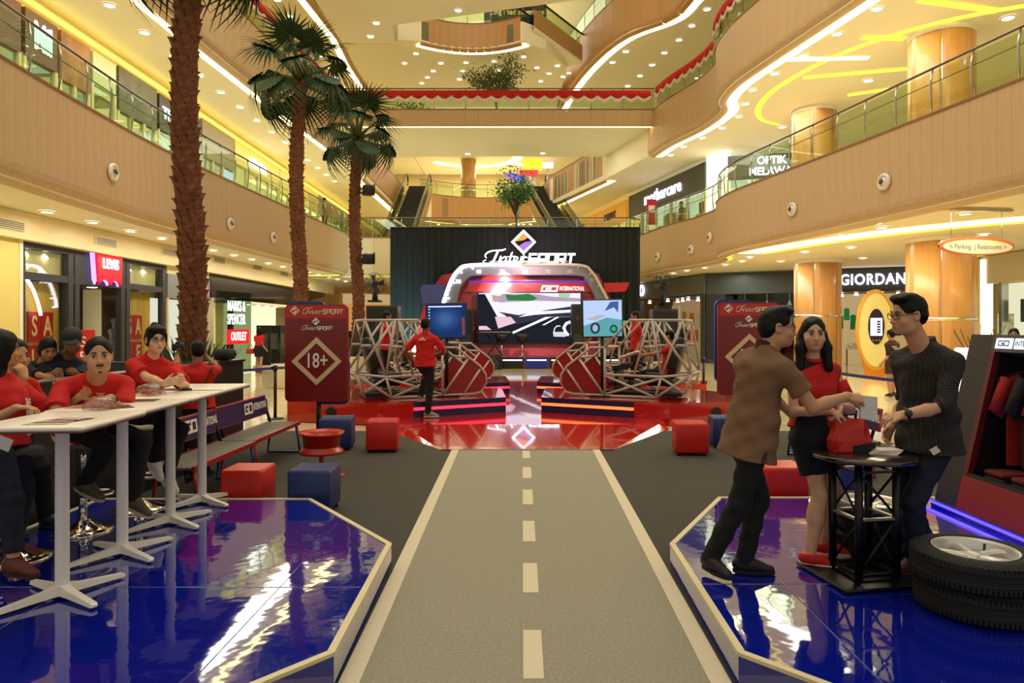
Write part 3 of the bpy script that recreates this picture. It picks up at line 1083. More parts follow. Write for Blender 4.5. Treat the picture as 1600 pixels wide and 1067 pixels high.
def make_cage(m, label):
 t = thing('racing_simulator', label, 'racing simulator', (mir(1.9, m), 13.2, .39), 0, 'tube-frame racing simulators on the red stage')

 def W(p):
  return Vector((mir(p.x, m), p.y, max(p.z, .415)))
 for side in (0, 1):
  off = PERP * side
  for nm, pts in NEAR_LINES.items():
   b = MB()
   b.path([W(cage_pt(*p) + off) for p in pts], .024, 8)
   part(b, nm.rstrip('_'), M_GREYTUBE, t, True)
  b = MB()
  poly = [W(cage_pt(*p) + off * .985 + PERP * .008) for p in ((893, 614), (884, 611), (877, 598), (878, 586), (887, 573), (905, 560), (943, 616))]
  poly2 = [p + Vector((0, .012, 0)) for p in poly]
  n = len(poly)
  b.add(poly + poly2, [tuple(range(n)), tuple(range(2 * n - 1, n - 1, -1))] + [(i, n + i, n + (i + 1) % n, (i + 1) % n) for i in range(n)])
  part(b, 'nose_panel', mat('dark_red_panel', '#8e1d18', .35), t, True)
 for p in ((896, 615), (877, 590), (903, 559), (945, 543), (984, 500), (1019, 500), (1066, 500), (1079, 585), (1033, 589), (1024, 623), (945, 618)):
  b = MB()
  b.tube(W(cage_pt(*p)), W(cage_pt(*p) + PERP), .022, n=8)
  part(b, 'cross_tube', M_GREYTUBE, t, True)
 mid = PERP * .5
 # black tub, bucket seat, steering wheel, pedals, dashboard
 d = Vector((2.35, -1.0, 0)).normalized()
 dm = Vector((d.x * m, d.y, 0))
 yaw = math.atan2(dm.y, dm.x)

 def at(px, py):
  return W(cage_pt(px, py) + mid)
 b = MB()
 c = (at(945, 610) + at(1060, 610)) / 2
 b.box((c.x, c.y, .47), (1.45, .7, .09), rz=yaw, bev=.03)
 part(b, 'floor_tray', M_BLACK, t, True)
 seat = at(1026, 585)
 Ms = Matrix.Translation((seat.x, seat.y, .52)) @ Matrix.Rotation(yaw, 4, 'Z')      # local +x points to the rear
 b = MB()
 b.rbox((-.02, 0, .16), (.52, .46, .16), .06)
 b.rbox((-.05, .24, .24), (.44, .09, .2), .04)
 b.rbox((-.05, -.24, .24), (.44, .09, .2), .04)
 M1 = Matrix.Rotation(R(14), 3, 'Y')
 b.rbox((.30, 0, .62), (.14, .44, .8), .06, M=M1)
 b.rbox((.25, .23, .62), (.2, .08, .42), .035, M=M1)
 b.rbox((.25, -.23, .62), (.2, .08, .42), .035, M=M1)
 b.rbox((.40, 0, 1.08), (.12, .28, .24), .05, M=M1)
 b.v = [tuple(Ms @ Vector(p)) for p in b.v]
 part(b, 'bucket_seat', mat('black_leatherette', '#131416', .4), t, True)
 b = MB()
 b.box((-.75, 0, .42), (.34, .5, .10), M=Matrix.Rotation(R(-12), 3, 'Y'))
 b.box((-.85, 0, .05), (.06, .5, .7))
 b.box((-.75, 0, .1), (.5, .5, .06))
 b.v = [tuple(Ms @ Vector(p)) for p in b.v]
 part(b, 'dashboard', M_BLACK, t, True)
 b = MB()
 Mw = Ms @ Matrix.Translation((-.50, 0, .54)) @ Matrix.Rotation(R(-65), 4, 'Y')
 b.path([Mw @ Vector((.14 * math.cos(a), .14 * math.sin(a), 0)) for a in [2 * math.pi * i / 20 for i in range(20)]], .017, 8, closed=True)
 b.path([Mw @ Vector((0, -.13, 0)), Mw @ Vector((0, .13, 0))], .02, 6)
 b.path([Mw @ Vector((0, 0, 0)), Mw @ Vector((-.13, 0, 0))], .02, 6)
 b.path([Mw @ Vector((0, 0, 0)), Mw @ Vector((0, 0, -.2))], .035, 8)
 part(b, 'steering_wheel', M_BLACK, t, True)
 for k in (-1, 0, 1):
  b = MB()
  b.box((-.98, k * .12, .14), (.02, .07, .14), M=Matrix.Rotation(R(25), 3, 'Y'))
  b.tube((-.95, k * .12, .07), (-1.05, k * .12, .07), .012)
  b.v = [tuple(Ms @ Vector(p)) for p in b.v]
  part(b, 'pedal', M_STEEL, t, True)
 b = MB()
 b.rbox((-.62, -.02, .66), (.36, .42, .05), .02, M=Matrix.Rotation(R(-20), 3, 'Y'))
 b.v = [tuple(Ms @ Vector(p)) for p in b.v]
 part(b, 'cream_cowl', mat('cream_plastic', '#cfc8b0', .4), t, True)
 return t, Ms

cageR, MsR = make_cage(1, 'near right tube-frame racing simulator with a driver in red')
cageL, MsL = make_cage(-1, 'near left tube-frame racing simulator behind the standing man in red')
for cg, lb in ((cageR, 'rear right tube-frame racing simulator behind the near right one'), (cageL, 'rear left tube-frame racing simulator behind the near left one')):
 dup(cg, cg.location + Vector((0, 3.6, 0)), 0, lb)

# ---- monitors on poles at the simulators
def monitor(q, Y, label, screen, foot):
 a, b_, c, d = [P(*p, Y) for p in q]      # top-left, top-right, bottom-right, bottom-left
 cen = (a + b_ + c + d) / 4
 t = thing('monitor', label, 'monitor', (cen.x, cen.y + .06, foot), 0, 'screens on poles beside the simulators')
 xd, yd = (b_ - a), (a - d)
 M_ = frame(cen, xd, yd)
 w, h = xd.length, yd.length
 b = MB()
 b.rbox((0, 0, -.03), (w + .05, h + .05, .05), .012)
 b.v = [tuple(M_ @ Vector(p)) for p in b.v]
 part(b, 'bezel', M_BLACK, t, True)
 screen(t, M_ @ Matrix.Translation((0, 0, .004)), w, h)
 b = MB()
 b.tube((cen.x, cen.y + .07, foot + .02), (cen.x, cen.y + .07, cen.z), .035, n=10)
 b.box((cen.x, cen.y + .07, foot + .015), (.5, .4, .03))
 b.box((cen.x, cen.y + .055, cen.z), (.3, .04, .3))
 part(b, 'pole_stand', M_BLACK, t, True)

def flat(t, M_, poly, m, name='screen_picture', z=0., th=.002):
 b = MB()
 b.prism([(p[0], p[1]) for p in poly], z, z + th, M=M_)
 return part(b, name, m, t, True)

def rect(x0, y0, x1, y1):
 return [(x0, y0), (x1, y0), (x1, y1), (x0, y1)]

def ellp(cx, cy, rx, ry, n=20, a0=0, a1=360):
 return [(cx + rx * math.cos(R(a0 + (a1 - a0) * i / n)), cy + ry * math.sin(R(a0 + (a1 - a0) * i / n))) for i in range(n if a1 - a0 >= 360 else n + 1)]

def desk_screen(t, M_, w, h):
 flat(t, M_, rect(-w / 2, -h / 2, w / 2, h / 2), glow('screen_blue', '#213a6e', .75), 'screen')
 for k in range(5):
  f = .42 - .07 * k
  flat(t, M_, ellp(-.02 * w, .06 * h, f * w, f * h * .95), glow('screen_blue_%d' % k, ('#26437c', '#2c4b86', '#345592', '#3d609e', '#476ba8')[k], .75), z=.0025 + .0005 * k, th=.0004)
 flat(t, M_, rect(-w * .46, h * .41, w * .4, h * .44), glow('screen_white', '#e6ecff', 1.3), z=.006)
 flat(t, M_, rect(w * .40, -h * .42, w * .47, h * .1), glow('screen_orange', '#8c4a40', .8), z=.003)
 for k in range(4):
  flat(t, M_, rect(-w * .45, h * (.33 - .09 * k), -w * .42, h * (.36 - .09 * k)), glow('screen_white', '#e6ecff', 1.3), 'desktop_icon', z=.004)

def game_screen(t, M_, w, h):
 flat(t, M_, rect(-w / 2, -h / 2, w / 2, h / 2), glow('game_sky', '#b4caf4', 1.05), 'screen')
 flat(t, M_, [(-w / 2, -h / 2), (w / 2, -h / 2), (w / 2, -.05 * h), (.1 * w, .02 * h), (-.2 * w, -.1 * h), (-w / 2, -.2 * h)], glow('game_teal', '#62a9b0', .9), z=.003)
 flat(t, M_, [(.05 * w, .2 * h), (.2 * w, .45 * h), (.42 * w, .47 * h), (.4 * w, .15 * h), (.3 * w, .3 * h)], glow('game_car_blue', '#4a5c9c', 1.0), z=.004)
 flat(t, M_, ellp(-.2 * w, -.27 * h, .13 * w, .16 * h), glow('game_wheel', '#31415f', .8), z=.004)
 flat(t, M_, ellp(-.2 * w, -.27 * h, .07 * w, .1 * h), glow('game_rim', '#9fb6c9', 1.0), z=.006)
 flat(t, M_, ellp(.28 * w, -.3 * h, .1 * w, .12 * h), glow('game_wheel', '#31415f', .8), z=.004)
 flat(t, M_, ellp(.28 * w, -.3 * h, .06 * w, .07 * h), glow('game_green', '#2fae6a', 1.0), z=.006)
 flat(t, M_, [(-.45 * w, -.02 * h), (-.1 * w, .1 * h), (.1 * w, .08 * h), (-.2 * w, -.06 * h)], glow('game_road', '#b9b0b4', 1.0), z=.003)

monitor(((665, 475), (726, 474), (727, 529), (672, 527)), 13.0, 'large monitor showing a blue desktop at the left simulator', desk_screen, .39)
monitor(((910, 470), (970, 469), (972.5, 524), (914, 526)), 13.0, 'large monitor showing a pale blue race game at the right simulator', game_screen, .39)

# ---- the age-limit signs
def age_sign(px0, px1, py0, py1, Y, label):
 a, c = P(px0, py1, Y), P(px1, py0, Y)
 w, h = c.x - a.x, c.z - a.z
 t = thing('age_sign', label, 'sign', ((a.x + c.x) / 2, Y, .009), 0, 'tall red age-limit signs')

 def rr(w_, h_, r_):
  o = []
  for cx, cy, s0 in ((w_ / 2 - r_, h_ / 2 - r_, 0), (-w_ / 2 + r_, h_ / 2 - r_, 90), (-w_ / 2 + r_, -h_ / 2 + r_, 180), (w_ / 2 - r_, -h_ / 2 + r_, 270)):
   o += [(cx + r_ * math.cos(R(s0 + 15 * k)), cy + r_ * math.sin(R(s0 + 15 * k))) for k in range(7)]
  return o
 Mf = Matrix.Translation(((0), 0, (a.z + c.z) / 2 - .009)) @ Matrix.Rotation(R(90), 4, 'X')     # local z towards the camera
 b = MB()
 b.prism(rr(w, h, .07), 0, .05, M=Mf)
 part(b, 'front_panel', mat('sign_red_edge', '#8e1612', .3), t)
 b = MB()
 b.prism([(w * .48, h * .36), (w * .48, h * .46), (w * .43, h * .49), (-w * .43, h * .49), (-w * .48, h * .46), (-w * .48, h * .36)], .05, .054, M=Mf)
 part(b, 'header_band', mat('sign_bright_red', '#c0201a', .35), t)
 b = MB()
 b.prism(rr(w * .94, h * .82, .03), .05, .053, M=Mf @ Matrix.Translation((0, -h * .065, 0)))
 part(b, 'poster', mat('sign_maroon', '#7b1512', .3), t)
 b = MB()
 b.prism(rr(w * .62, h * .9, .09), -.12, -.05, M=Mf @ Matrix.Translation((-.20 * w, .085 * h, 0)))
 part(b, 'back_panel', mat('sign_blue', '#17307c', .35), t)
 b = MB()
 b.prism(rr(w * .55, h * .5, .09), -.12, -.05, M=Mf @ Matrix.Translation((.21 * w, -.285 * h, 0)))
 part(b, 'lower_back_panel', mat('sign_blue', '#17307c', .35), t)
 b = MB()
 ribbon(b, [(0, h * .22), (w * .35, 0), (0, -h * .215), (-w * .35, 0)], .062, Mf @ Matrix.Translation((.005, -h * .085, .055)), .012, True)
 part(b, 'diamond_frame', mat('sign_gold_edge', '#dcc094', .45), t)
 text('18+', .30, M_SIGNW, t, Mf @ Matrix.Translation((.005, -h * .083, .06)), ext=.004, sx=.70, bold=.003)
 gold = mat('sign_gold_print', '#e8d8b0', .5)
 s = .115
 sport_logo(Mf @ Matrix.Translation((-.19, h * .405, .058)), s, gold, t, .003, None, (-.12, .045, .062))
 s = .088
 sport_logo(Mf @ Matrix.Translation((-.205, h * .24, .058)), s, M_SIGNW, t, .003, None, (.20, .12, .05))
 for x in (-.12, ):
  b = MB()
  b.tube((0, .06, 0), (0, .06, a.z + .1), .035, n=12)
  b.tube((0, .06, 0), (0, .06, .03), .22, n=20)
  part(b, 'post', M_BLACK, t)
 return t

age_sign(447, 545, 476, 627, 9.9, 'red age-limit sign in front of the left simulators')
age_sign(1120, 1217, 473, 617, 10.3, 'red age-limit sign partly hidden behind the man in brown')

# ---- cube stools
def cube_stool(x, y, m, label, rz=0., w=.375, h=.40):
 t = thing('cube_stool', label, 'stool', (x, y, .009), rz, 'upholstered cube stools')
 b = MB()
 b.rbox((0, 0, h / 2 + .02), (w, w, h - .03), .022)
 part(b, 'upholstery', m, t)
 b = MB()
 b.box((0, 0, h + .0), (w * .93, w * .93, .012))
 part(b, 'seat_panel', m, t)
 for sx in (-1, 1):
  for sy in (-1, 1):
   b = MB()
   b.tube((sx * w * .4, sy * w * .4, 0), (sx * w * .4, sy * w * .4, .04), .018, n=8)
   part(b, 'foot', M_BLACK, t)

M_RLEA = mat('red_leatherette', '#c41a10', .38, bump=.05, bscale=60)
M_BLEA = mat('blue_leatherette', '#1d2f66', .42, bump=.05, bscale=60)
cube_stool(-2.53, 6.32, M_RLEA, 'red cube stool behind the left blue platform')
cube_stool(-1.92, 6.32, M_BLEA, 'blue cube stool at the corner of the left blue platform', 0, .385)
cube_stool(-1.92, 9.42, M_RLEA, 'red cube stool left of the red ramp', .1, .42, .42)
cube_stool(-2.6, 9.6, M_BLEA, 'blue cube stool beside the red wheel-rim table', .1, .44, .43)
cube_stool(2.26, 9.2, M_RLEA, 'red cube stool right of the red ramp', -.08, .43, .42)
cube_stool(2.9, 9.75, M_BLEA, 'blue cube stool right of the ramp, half hidden by the man in brown', -.08, .42, .42)
cube_stool(2.43, 6.45, M_RLEA, 'red cube stool between the man in brown and the woman', 0, .40)
cube_stool(3.02, 6.5, M_BLEA, 'blue cube stool behind the woman in the skirt', 0, .40)

# ---- red wheel rim table
t = thing('wheel_rim_table', 'small table made of a red car wheel rim on a stand', 'table', (-2.32, 7.9, .009))
M_RIMR = mat('red_enamel', '#bb1c10', .28, coat=.4)
b = MB()
b.lathe([(.001, .31), (.2, .32), (.215, .45), (.25, .46), (.255, .49), (.235, .475), (.205, .44), (.19, .36), (.205, .30), (.245, .275), (.25, .245), (.235, .25), (.19, .285), (.001, .29)], 32)
part(b, 'rim_barrel', M_RIMR, t)
b = MB()
b.lathe([(.001, .445), (.215, .44)], 32)
b.lathe([(.001, .45), (.06, .45), (.06, .44)], 16)
part(b, 'rim_face', mat('red_rim_face', '#a8352a', .3), t)
for k in range(5):
 b = MB()
 a = 2 * math.pi * k / 5
 b.tube((.09 * math.cos(a), .09 * math.sin(a), .44), (.09 * math.cos(a), .09 * math.sin(a), .452), .012, n=8)
 part(b, 'bolt_hole', M_BLACK, t)
b = MB()
b.tube((.0, 0, .0), (.0, 0, .3), .03, n=10)
b.lathe([(.001, .02), (.2, .015), (.2, 0)], 24, (.08, -.05, 0))
part(b, 'stand', M_RIMR, t)

# ---- bar tables
def bar_table(x, y, rz, label, htop=1.0):
 t = thing('bar_table', label, 'table', (x, y, PZ + .006), rz, 'white bar tables in a row')
 b = MB()
 b.rbox((0, 0, htop - .012), (.60, .70, .024), .01)
 part(b, 'table_top', M_WHITE, t)
 b = MB()
 b.rbox((0, 0, htop - .028), (.596, .696, .010), .004)
 part(b, 'top_edge', mat('phenolic_edge', '#5a3626', .5), t)
 b = MB()
 b.lathe([(.036, .06), (.035, htop - .06), (.06, htop - .045), (.06, htop - .03)], 20)
 part(b, 'column', mat('white_powder_coat', '#e9e4da', .35), t)
 b = MB()
 b.box((0, 0, htop - .038), (.34, .34, .01))
 part(b, 'mounting_plate', mat('white_powder_coat', '#e9e4da', .35), t)
 for k in range(4):
  a = R(45 + 90 * k + 10)
  d = Vector((math.cos(a), math.sin(a), 0))
  n = Vector((-d.y, d.x, 0))
  b = MB()
  L = .335
  vs = []
  for (r_, w, zb, zt) in ((.0, .034, .012, .075), (.10, .027, .012, .050), (L, .021, .006, .026), (L + .012, .014, .008, .020)):
   for s_ in (-1, 1):
    vs += [d * r_ + n * (w * s_) + Vector((0, 0, zb)), d * r_ + n * (w * .8 * s_) + Vector((0, 0, zt))]
  fs = []
  for i in range(3):
   k_ = 4 * i
   fs += [(k_ + 1, k_ + 3, k_ + 7, k_ + 5), (k_, k_ + 4, k_ + 6, k_ + 2), (k_, k_ + 1, k_ + 5, k_ + 4), (k_ + 2, k_ + 6, k_ + 7, k_ + 3)]
  fs += [(12, 13, 15, 14), (0, 2, 3, 1)]
  b.add(vs, fs)
  part(b, 'foot', mat('white_powder_coat', '#e9e4da', .35), t)
  b = MB()
  b.tube(d * (L - .02), d * (L - .02) + Vector((0, 0, .012)), .012, n=8)
  part(b, 'glide', M_BLACK, t)
 return t

bar_table(-2.60, 3.86, R(4), 'white bar table nearest the camera, its left end out of frame')
bar_table(-2.685, 4.585, R(4), 'white bar table second from the camera, under the near snack bag')
bar_table(-2.735, 5.31, R(4), 'white bar table third from the camera, beside the seated man')
bar_table(-2.785, 6.03 - .09, R(4), 'white bar table farthest from the camera, by the cube stools', )

def bar_stool(x, y, label, rz=0., h=.70):
 t = thing('bar_stool', label, 'stool', (x, y, PZ + .002), rz, 'chrome bar stools at the white tables')
 b = MB()
 b.lathe([(.001, .09), (.045, .088), (.05, .075), (.08, .05), (.15, .022), (.195, .012), (.20, .004), (.20, 0)], 32)
 part(b, 'base', M_CHROME, t)
 b = MB()
 b.tube((0, 0, .07), (0, 0, .40), .03, n=16)
 b.tube((0, 0, .40), (0, 0, h - .05), .022, n=16)
 part(b, 'gas_column', M_CHROME, t)
 b = MB()
 b.path([(.03, 0, .28)] + [(.10 + .11 * math.cos(a) - .0, .11 * math.sin(a), .28) for a in [math.pi * (1 - i / 6) + .0 for i in range(13)]][1:-1] + [(.03, 0, .28)], .011, 8)
 part(b, 'foot_rest', M_CHROME, t)
 b = MB()
 n, m_ = 24, 6
 vs, fs = [], []
 for k in range(m_ + 1):
  rr_ = k / m_
  for i in range(n):
   a = 2 * math.pi * i / n
   x_, y_ = .205 * rr_ * math.cos(a), .19 * rr_ * math.sin(a)
   vs.append((x_, y_, h - .035 + .07 * (max(0, -x_ / .205)) ** 2 * 1.2 + .012 * (y_ / .19) ** 2))
 nn = len(vs)
 vs += [(v[0] * .96, v[1] * .96, v[2] - .035) for v in vs]
 for k in range(m_):
  for i in range(n):
   j = (i + 1) % n
   fs.append((k * n + i, (k + 1) * n + i, (k + 1) * n + j, k * n + j))
   fs.append((nn + k * n + j, nn + (k + 1) * n + j, nn + (k + 1) * n + i, nn + k * n + i))
 for i in range(n):
  j = (i + 1) % n
  fs.append((m_ * n + i, nn + m_ * n + i, nn + m_ * n + j, m_ * n + j))
 b.add(vs, fs, 0, True)
 part(b, 'seat', mat('grey_vinyl', '#6d6a5e', .35), t)
 return t

bar_stool(-3.33, 4.5, 'chrome bar stool with grey seat beside the standing person at the left edge', R(150), .715)
bar_stool(-3.28, 5.1, 'chrome bar stool under the seated man with the moustache', R(0), .70)
bar_stool(-3.22, 5.73, 'chrome bar stool under the seated woman with glasses', R(0), .70)
bar_stool(-3.78 + .25, 4.05, 'chrome bar stool base cut off by the left edge of the photo', R(0), .70)

# ---- things on the white tables
TT = PZ + .006 + 1.0
M_BAG = glass('clear_plastic_film', '#f3e3dc', .22, .25)

def snack_bag(x, y, rz, label, s=1.0):
 t = thing('snack_bag', label, 'snack bag', (x, y, TT), rz, 'clear bags of pink snacks on the bar tables')
 random.seed(int(x * 1000))
 b = MB()
 for i in range(26):
  a, r_ = random.random() * 6.28, math.sqrt(random.random())
  b.ell((.075 * s * r_ * math.cos(a), .05 * s * r_ * math.sin(a), .018 + random.random() * .045 * (1 - .6 * r_)), (.017, .014, .012), 8, 5)
 o = part(b, 'snacks', mat('pink_snacks', '#c27c72', .6, vary=.3, vscale=40), t, kind='stuff')
 b = MB()
 n, m_ = 20, 8
 vs, fs = [], []
 for k in range(m_ + 1):
  th = math.pi * .5 * k / m_
  for i in range(n):
   a = 2 * math.pi * i / n
   w = 1 + .1 * math.sin(5 * a + k) + .05 * math.sin(9 * a)
   vs.append((.10 * s * w * math.cos(th) ** .6 * math.cos(a), .068 * s * w * math.cos(th) ** .6 * math.sin(a), .004 + .078 * s * math.sin(th) * (1 + .06 * math.sin(3 * a))))
 for k in range(m_):
  for i in range(n):
   j = (i + 1) % n
   fs.append((k * n + i, k * n + j, (k + 1) * n + j, (k + 1) * n + i))
 b.add(vs, fs, 0, True)
 part(b, 'plastic_film', M_BAG, t)
 b = MB()
 b.lathe([(.012, .07), (.008, .083), (.028, .105), (.02, .10)], 10)
 part(b, 'knot', M_BAG, t)

q = PF(157, 640, TT)
snack_bag(q.x, q.y, .3, 'clear plastic bag of pink snacks in front of the moustached man')
q = PF(234, 618, TT)
snack_bag(q.x, q.y, .1, 'larger clear bag of pink snacks in front of the woman with glasses', 1.05)

def sheet(px, py, z, w, h, rz, label, m, group='brochures on the tables', cat='brochure', n=1, pic=None):
 q = PF(px, py, z)
 t = thing('brochure', label, cat, (q.x, q.y, z + .0008), rz, group)
 for k in range(n):
  b = MB()
  b.box((.004 * k, .003 * k, .0015 + .003 * k), (w, h, .0025), rz=.06 * k)
  part(b, 'page', m, t)
 if pic:
  b = MB()
  b.box((0, h * .12, .0015 + .003 * n), (w * .85, h * .5, .001))
  part(b, 'printed_picture', pic, t)
 return t

PICD = mat('dark_print', '#4c2a24', .3)
sheet(80, 661, TT, .21, .15, .1, 'glossy brochure lying front on the nearest bar table', mat('pale_print', '#b9a692', .25), pic=PICD)
sheet(108, 656, TT, .20, .14, -.15, 'dark red brochure behind the other one on the nearest bar table', mat('dark_red_print', '#6a2a22', .25), pic=mat('pale_print', '#b9a692', .25))
sheet(186, 636, TT, .14, .2, .7, 'dark brochure right of the near snack bag', PICD)
sheet(222, 626, TT, .2, .16, .2, 'photo brochure in front of the larger snack bag', mat('print_brown', '#7d6455', .25), pic=PICD)
sheet(275, 608, TT, .2, .14, .3, 'pale brochure under the hands of the woman with glasses', mat('pale_print', '#b9a692', .25), pic=PICD)
q = PF(292, 609.5, TT)
t = thing('phone', 'black phone lying at the far end of the bar tables', 'phone', (q.x, q.y, TT + .0008), .5)
b = MB()
b.rbox((0, 0, .005), (.075, .15, .009), .004)
part(b, 'phone_body', M_BLACK, t)
b = MB()
b.box((0, 0, .0102), (.066, .135, .001))
part(b, 'phone_screen', mat('dark_screen', '#15171c', .08), t)

# ---- benches with printed backs
def bench(x, y, L, m, label, words=True):
 """x is the front edge of the seat; m = +1 looks towards +x"""
 t = thing('bench', label, 'bench', (x, y, .009), 0, 'mesh-seat benches with printed backrests')
 rd = mat('bench_red', '#9c1c18', .35)
 bl = mat('bench_blue', '#182a6a', .35)
 b = MB()
 sx = -.21 * m
 b.box((sx, L / 2, .405), (.42, L, .02))
 part(b, 'seat_board', mat('grey_mesh_seat', '#7a776c', .45, .3, vary=.15, vscale=50), t)
 for k in range(9):
  b2 = MB()
  b2.box((-.02 * m - .047 * k * m, L / 2, .419), (.012, L * .97, .008))
  part(b2, 'seat_slat', mat('grey_mesh_slat', '#8f8b7f', .4, .4), t)
 for xx, mm in ((.005 * m, rd), (-.425 * m, rd)):
  b = MB()
  b.box((xx, L / 2, .40), (.03, L, .045))
  part(b, 'seat_rail', mm, t)
 for yy in (.06, L - .06):
  b = MB()
  b.path([(-.02 * m, yy, .39), (.03 * m, yy, .0 + .02), (-.40 * m, yy, .02), (-.36 * m, yy, .39)], .022, 8)
  part(b, 'leg_frame', bl if yy > 1 else rd, t)
  b = MB()
  b.path([(-.40 * m, yy + .1, .38), (-.45 * m, yy + .1, .55), (-.47 * m, yy + .1, .72)], .02, 8)
  part(b, 'back_support', M_BLACK, t)
 Mb = frame((-.435 * m, L / 2 - .04, .66), (0, 1 * m, 0), (-.1 * m, 0, 1))
 b = MB()
 b.rbox((0, 0, 0), (L * .97, .26, .03), .01)
 b.v = [tuple(Mb @ Vector(p)) for p in b.v]
 part(b, 'backrest_border', rd, t)
 b = MB()
 b.box((0, 0, .014), (L * .93, .225, .012))
 b.v = [tuple(Mb @ Vector(p)) for p in b.v]
 part(b, 'backrest_panel', mat('backrest_navy', '#18245a', .35), t)
 wx = .16
 strokes('GO', Mb @ Matrix.Translation((wx - .13, -.045, .021)), .11, .10, .022, .026, M_SIGNW, t, shear=0, ext=.002)
 text('INTERNATIONAL', .125, M_SIGNW, t, Mb @ Matrix.Translation((wx + .13, .008, .022)), ext=.001, sx=.46, align='LEFT', shear=.0, bold=.002)
 return t

bench(-3.03, 7.72, 1.55, 1, 'grey mesh bench with navy printed backrest, the farther of the left two')
bench(-3.0, 6.22, 1.45, 1, 'grey mesh bench with navy printed backrest behind the bar tables')
bench(3.55, 7.6, 1.5, -1, 'mesh bench seen between the woman and the man in the checked shirt')

# ---- black half-height partition behind the benches
t = thing('partition', 'black half-height booth partition behind the benches and bar stools', 'partition', (-3.9, 8, .009))
M_PART = mat('black_board', '#191a1a', .5)
for k, (y0, y1) in enumerate(((4.2, 5.95), (5.96, 7.75), (7.76, 9.5))):
 b = MB()
 b.box((-3.94, (y0 + y1) / 2, .62), (.12, y1 - y0, 1.22))
 part(b, 'panel', M_PART, t, True)
 b = MB()
 b.box((-3.95, (y0 + y1) / 2, 1.25), (.20, y1 - y0, .03))
 part(b, 'top_ledge', mat('black_ledge', '#111213', .35), t, True)
b = MB()
b.box((-4.9, 9.4, .62), (1.8, .1, 1.22))
part(b, 'return_panel', M_PART, t, True)
t = thing('backpack', 'black backpack lying on the partition top', 'bag', (-3.96, 9.1, 1.266), .1)
b = MB()
b.rbox((0, 0, .08), (.22, .36, .15), .06)
part(b, 'bag_body', mat('black_nylon', '#101012', .7), t)
b = MB()
b.path([(.0, -.1, .14), (.02, -.06, .2), (.02, .04, .2), (0, .08, .14)], .012, 6)
part(b, 'bag_handle', mat('black_nylon', '#101012', .7), t)

# ---- tyres
def wheel(x, y, z, label, rz=0, spokes=True, r=.31, w=.168):
 t = thing('car_wheel', label, 'tyre', (x, y, z), rz, 'car wheels stacked flat on the blue platform')
 M_T = mat('tyre_rubber', '#141413', .75, bump=.1, bscale=80)
 b = MB()
 prof = [(.205, .012), (.23, 0.0), (.27, .004), (r - .018, .02), (r - .002, .045), (r, .06)]
 gro = []
 for k in range(4):
  z_ = .06 + (w - .12) * k / 4
  z2 = .06 + (w - .12) * (k + 1) / 4
  gro += [(r, z_ + .001), (r, z2 - .008), (r - .008, z2 - .007), (r - .008, z2 - .001)]
 prof = prof + gro + [(r, w - .06), (r - .002, w - .045), (r - .018, w - .02), (.27, w - .004), (.235, w), (.205, w - .012), (.195, w - .03)]
 b.lathe(prof, 56)
 part(b, 'tyre', M_T, t)
 b = MB()
 for k in range(84):
  a = 2 * math.pi * k / 84
  for zz, s_ in ((w - .035, 1), (.035, -1)):
   c, s2 = math.cos(a), math.sin(a)
   b.box(((r - .0095) * c, (r - .0095) * s2, zz), (.020, .012, .03), rz=a + .25 * s_)
 part(b, 'tread_blocks', M_T, t, kind='stuff')
 AL = mat('alloy_silver', '#d6d3ca', .3, .35)
 b = MB()
 b.lathe([(.196, .03), (.185, .05), (.17, .06), (.17, w - .05), (.19, w - .03), (.203, w - .012), (.207, w - .004), (.2, w - .004), (.19, w - .02), (.178, w - .05)], 48)
 part(b, 'rim', AL, t)
 if spokes:
  b = MB()
  b.lathe([(.001, w - .028), (.038, w - .03), (.05, w - .045), (.05, w - .09)], 24)
  part(b, 'hub', AL, t)
  for k in range(5):
   a = 2 * math.pi * k / 5
   d = Vector((math.cos(a), math.sin(a), 0))
   n = Vector((-d.y, d.x, 0))
   vs = []
   for r_, wd, z_ in ((.035, .034, w - .032), (.09, .024, w - .03), (.15, .03, w - .028), (.19, .042, w - .03)):
    vs += [d * r_ + n * wd + Vector((0, 0, z_ - .01)), d * r_ + n * wd * .45 + Vector((0, 0, z_)), d * r_ - n * wd * .45 + Vector((0, 0, z_)), d * r_ - n * wd + Vector((0, 0, z_ - .01)),
                       d * r_ - n * wd + Vector((0, 0, z_ - .04)), d * r_ + n * wd + Vector((0, 0, z_ - .04))]
   fs = []
   for i in range(3):
    for j in range(6):
     fs.append((6 * i + j, 6 * i + (j + 1) % 6, 6 * (i + 1) + (j + 1) % 6, 6 * (i + 1) + j))
   b = MB()
   b.add(vs, fs)
   part(b, 'spoke', AL, t)
  b = MB()
  b.lathe([(.001, .03), (.18, .03)], 24)
  part(b, 'brake_side', M_BLACK, t)
  b = MB()
  b.tube((.15, .07, w - .07), (.165, .078, w - .02), .006, n=6)
  part(b, 'valve', M_BLACK, t)
 return t

wz = PZ + .001
wheel(2.47, 3.70, wz, 'bottom wheel of the near right tyre stack', .2, False)
wheel(2.44, 3.68, wz + .169, 'silver alloy wheel lying on top of the near right tyre stack', .3)
wheel(2.36, 4.72, wz, 'bottom wheel of the tyre stack behind the truss table', .5, False)
wheel(2.40, 4.70, wz + .169, 'silver alloy wheel on top of the stack behind the truss table', .6)

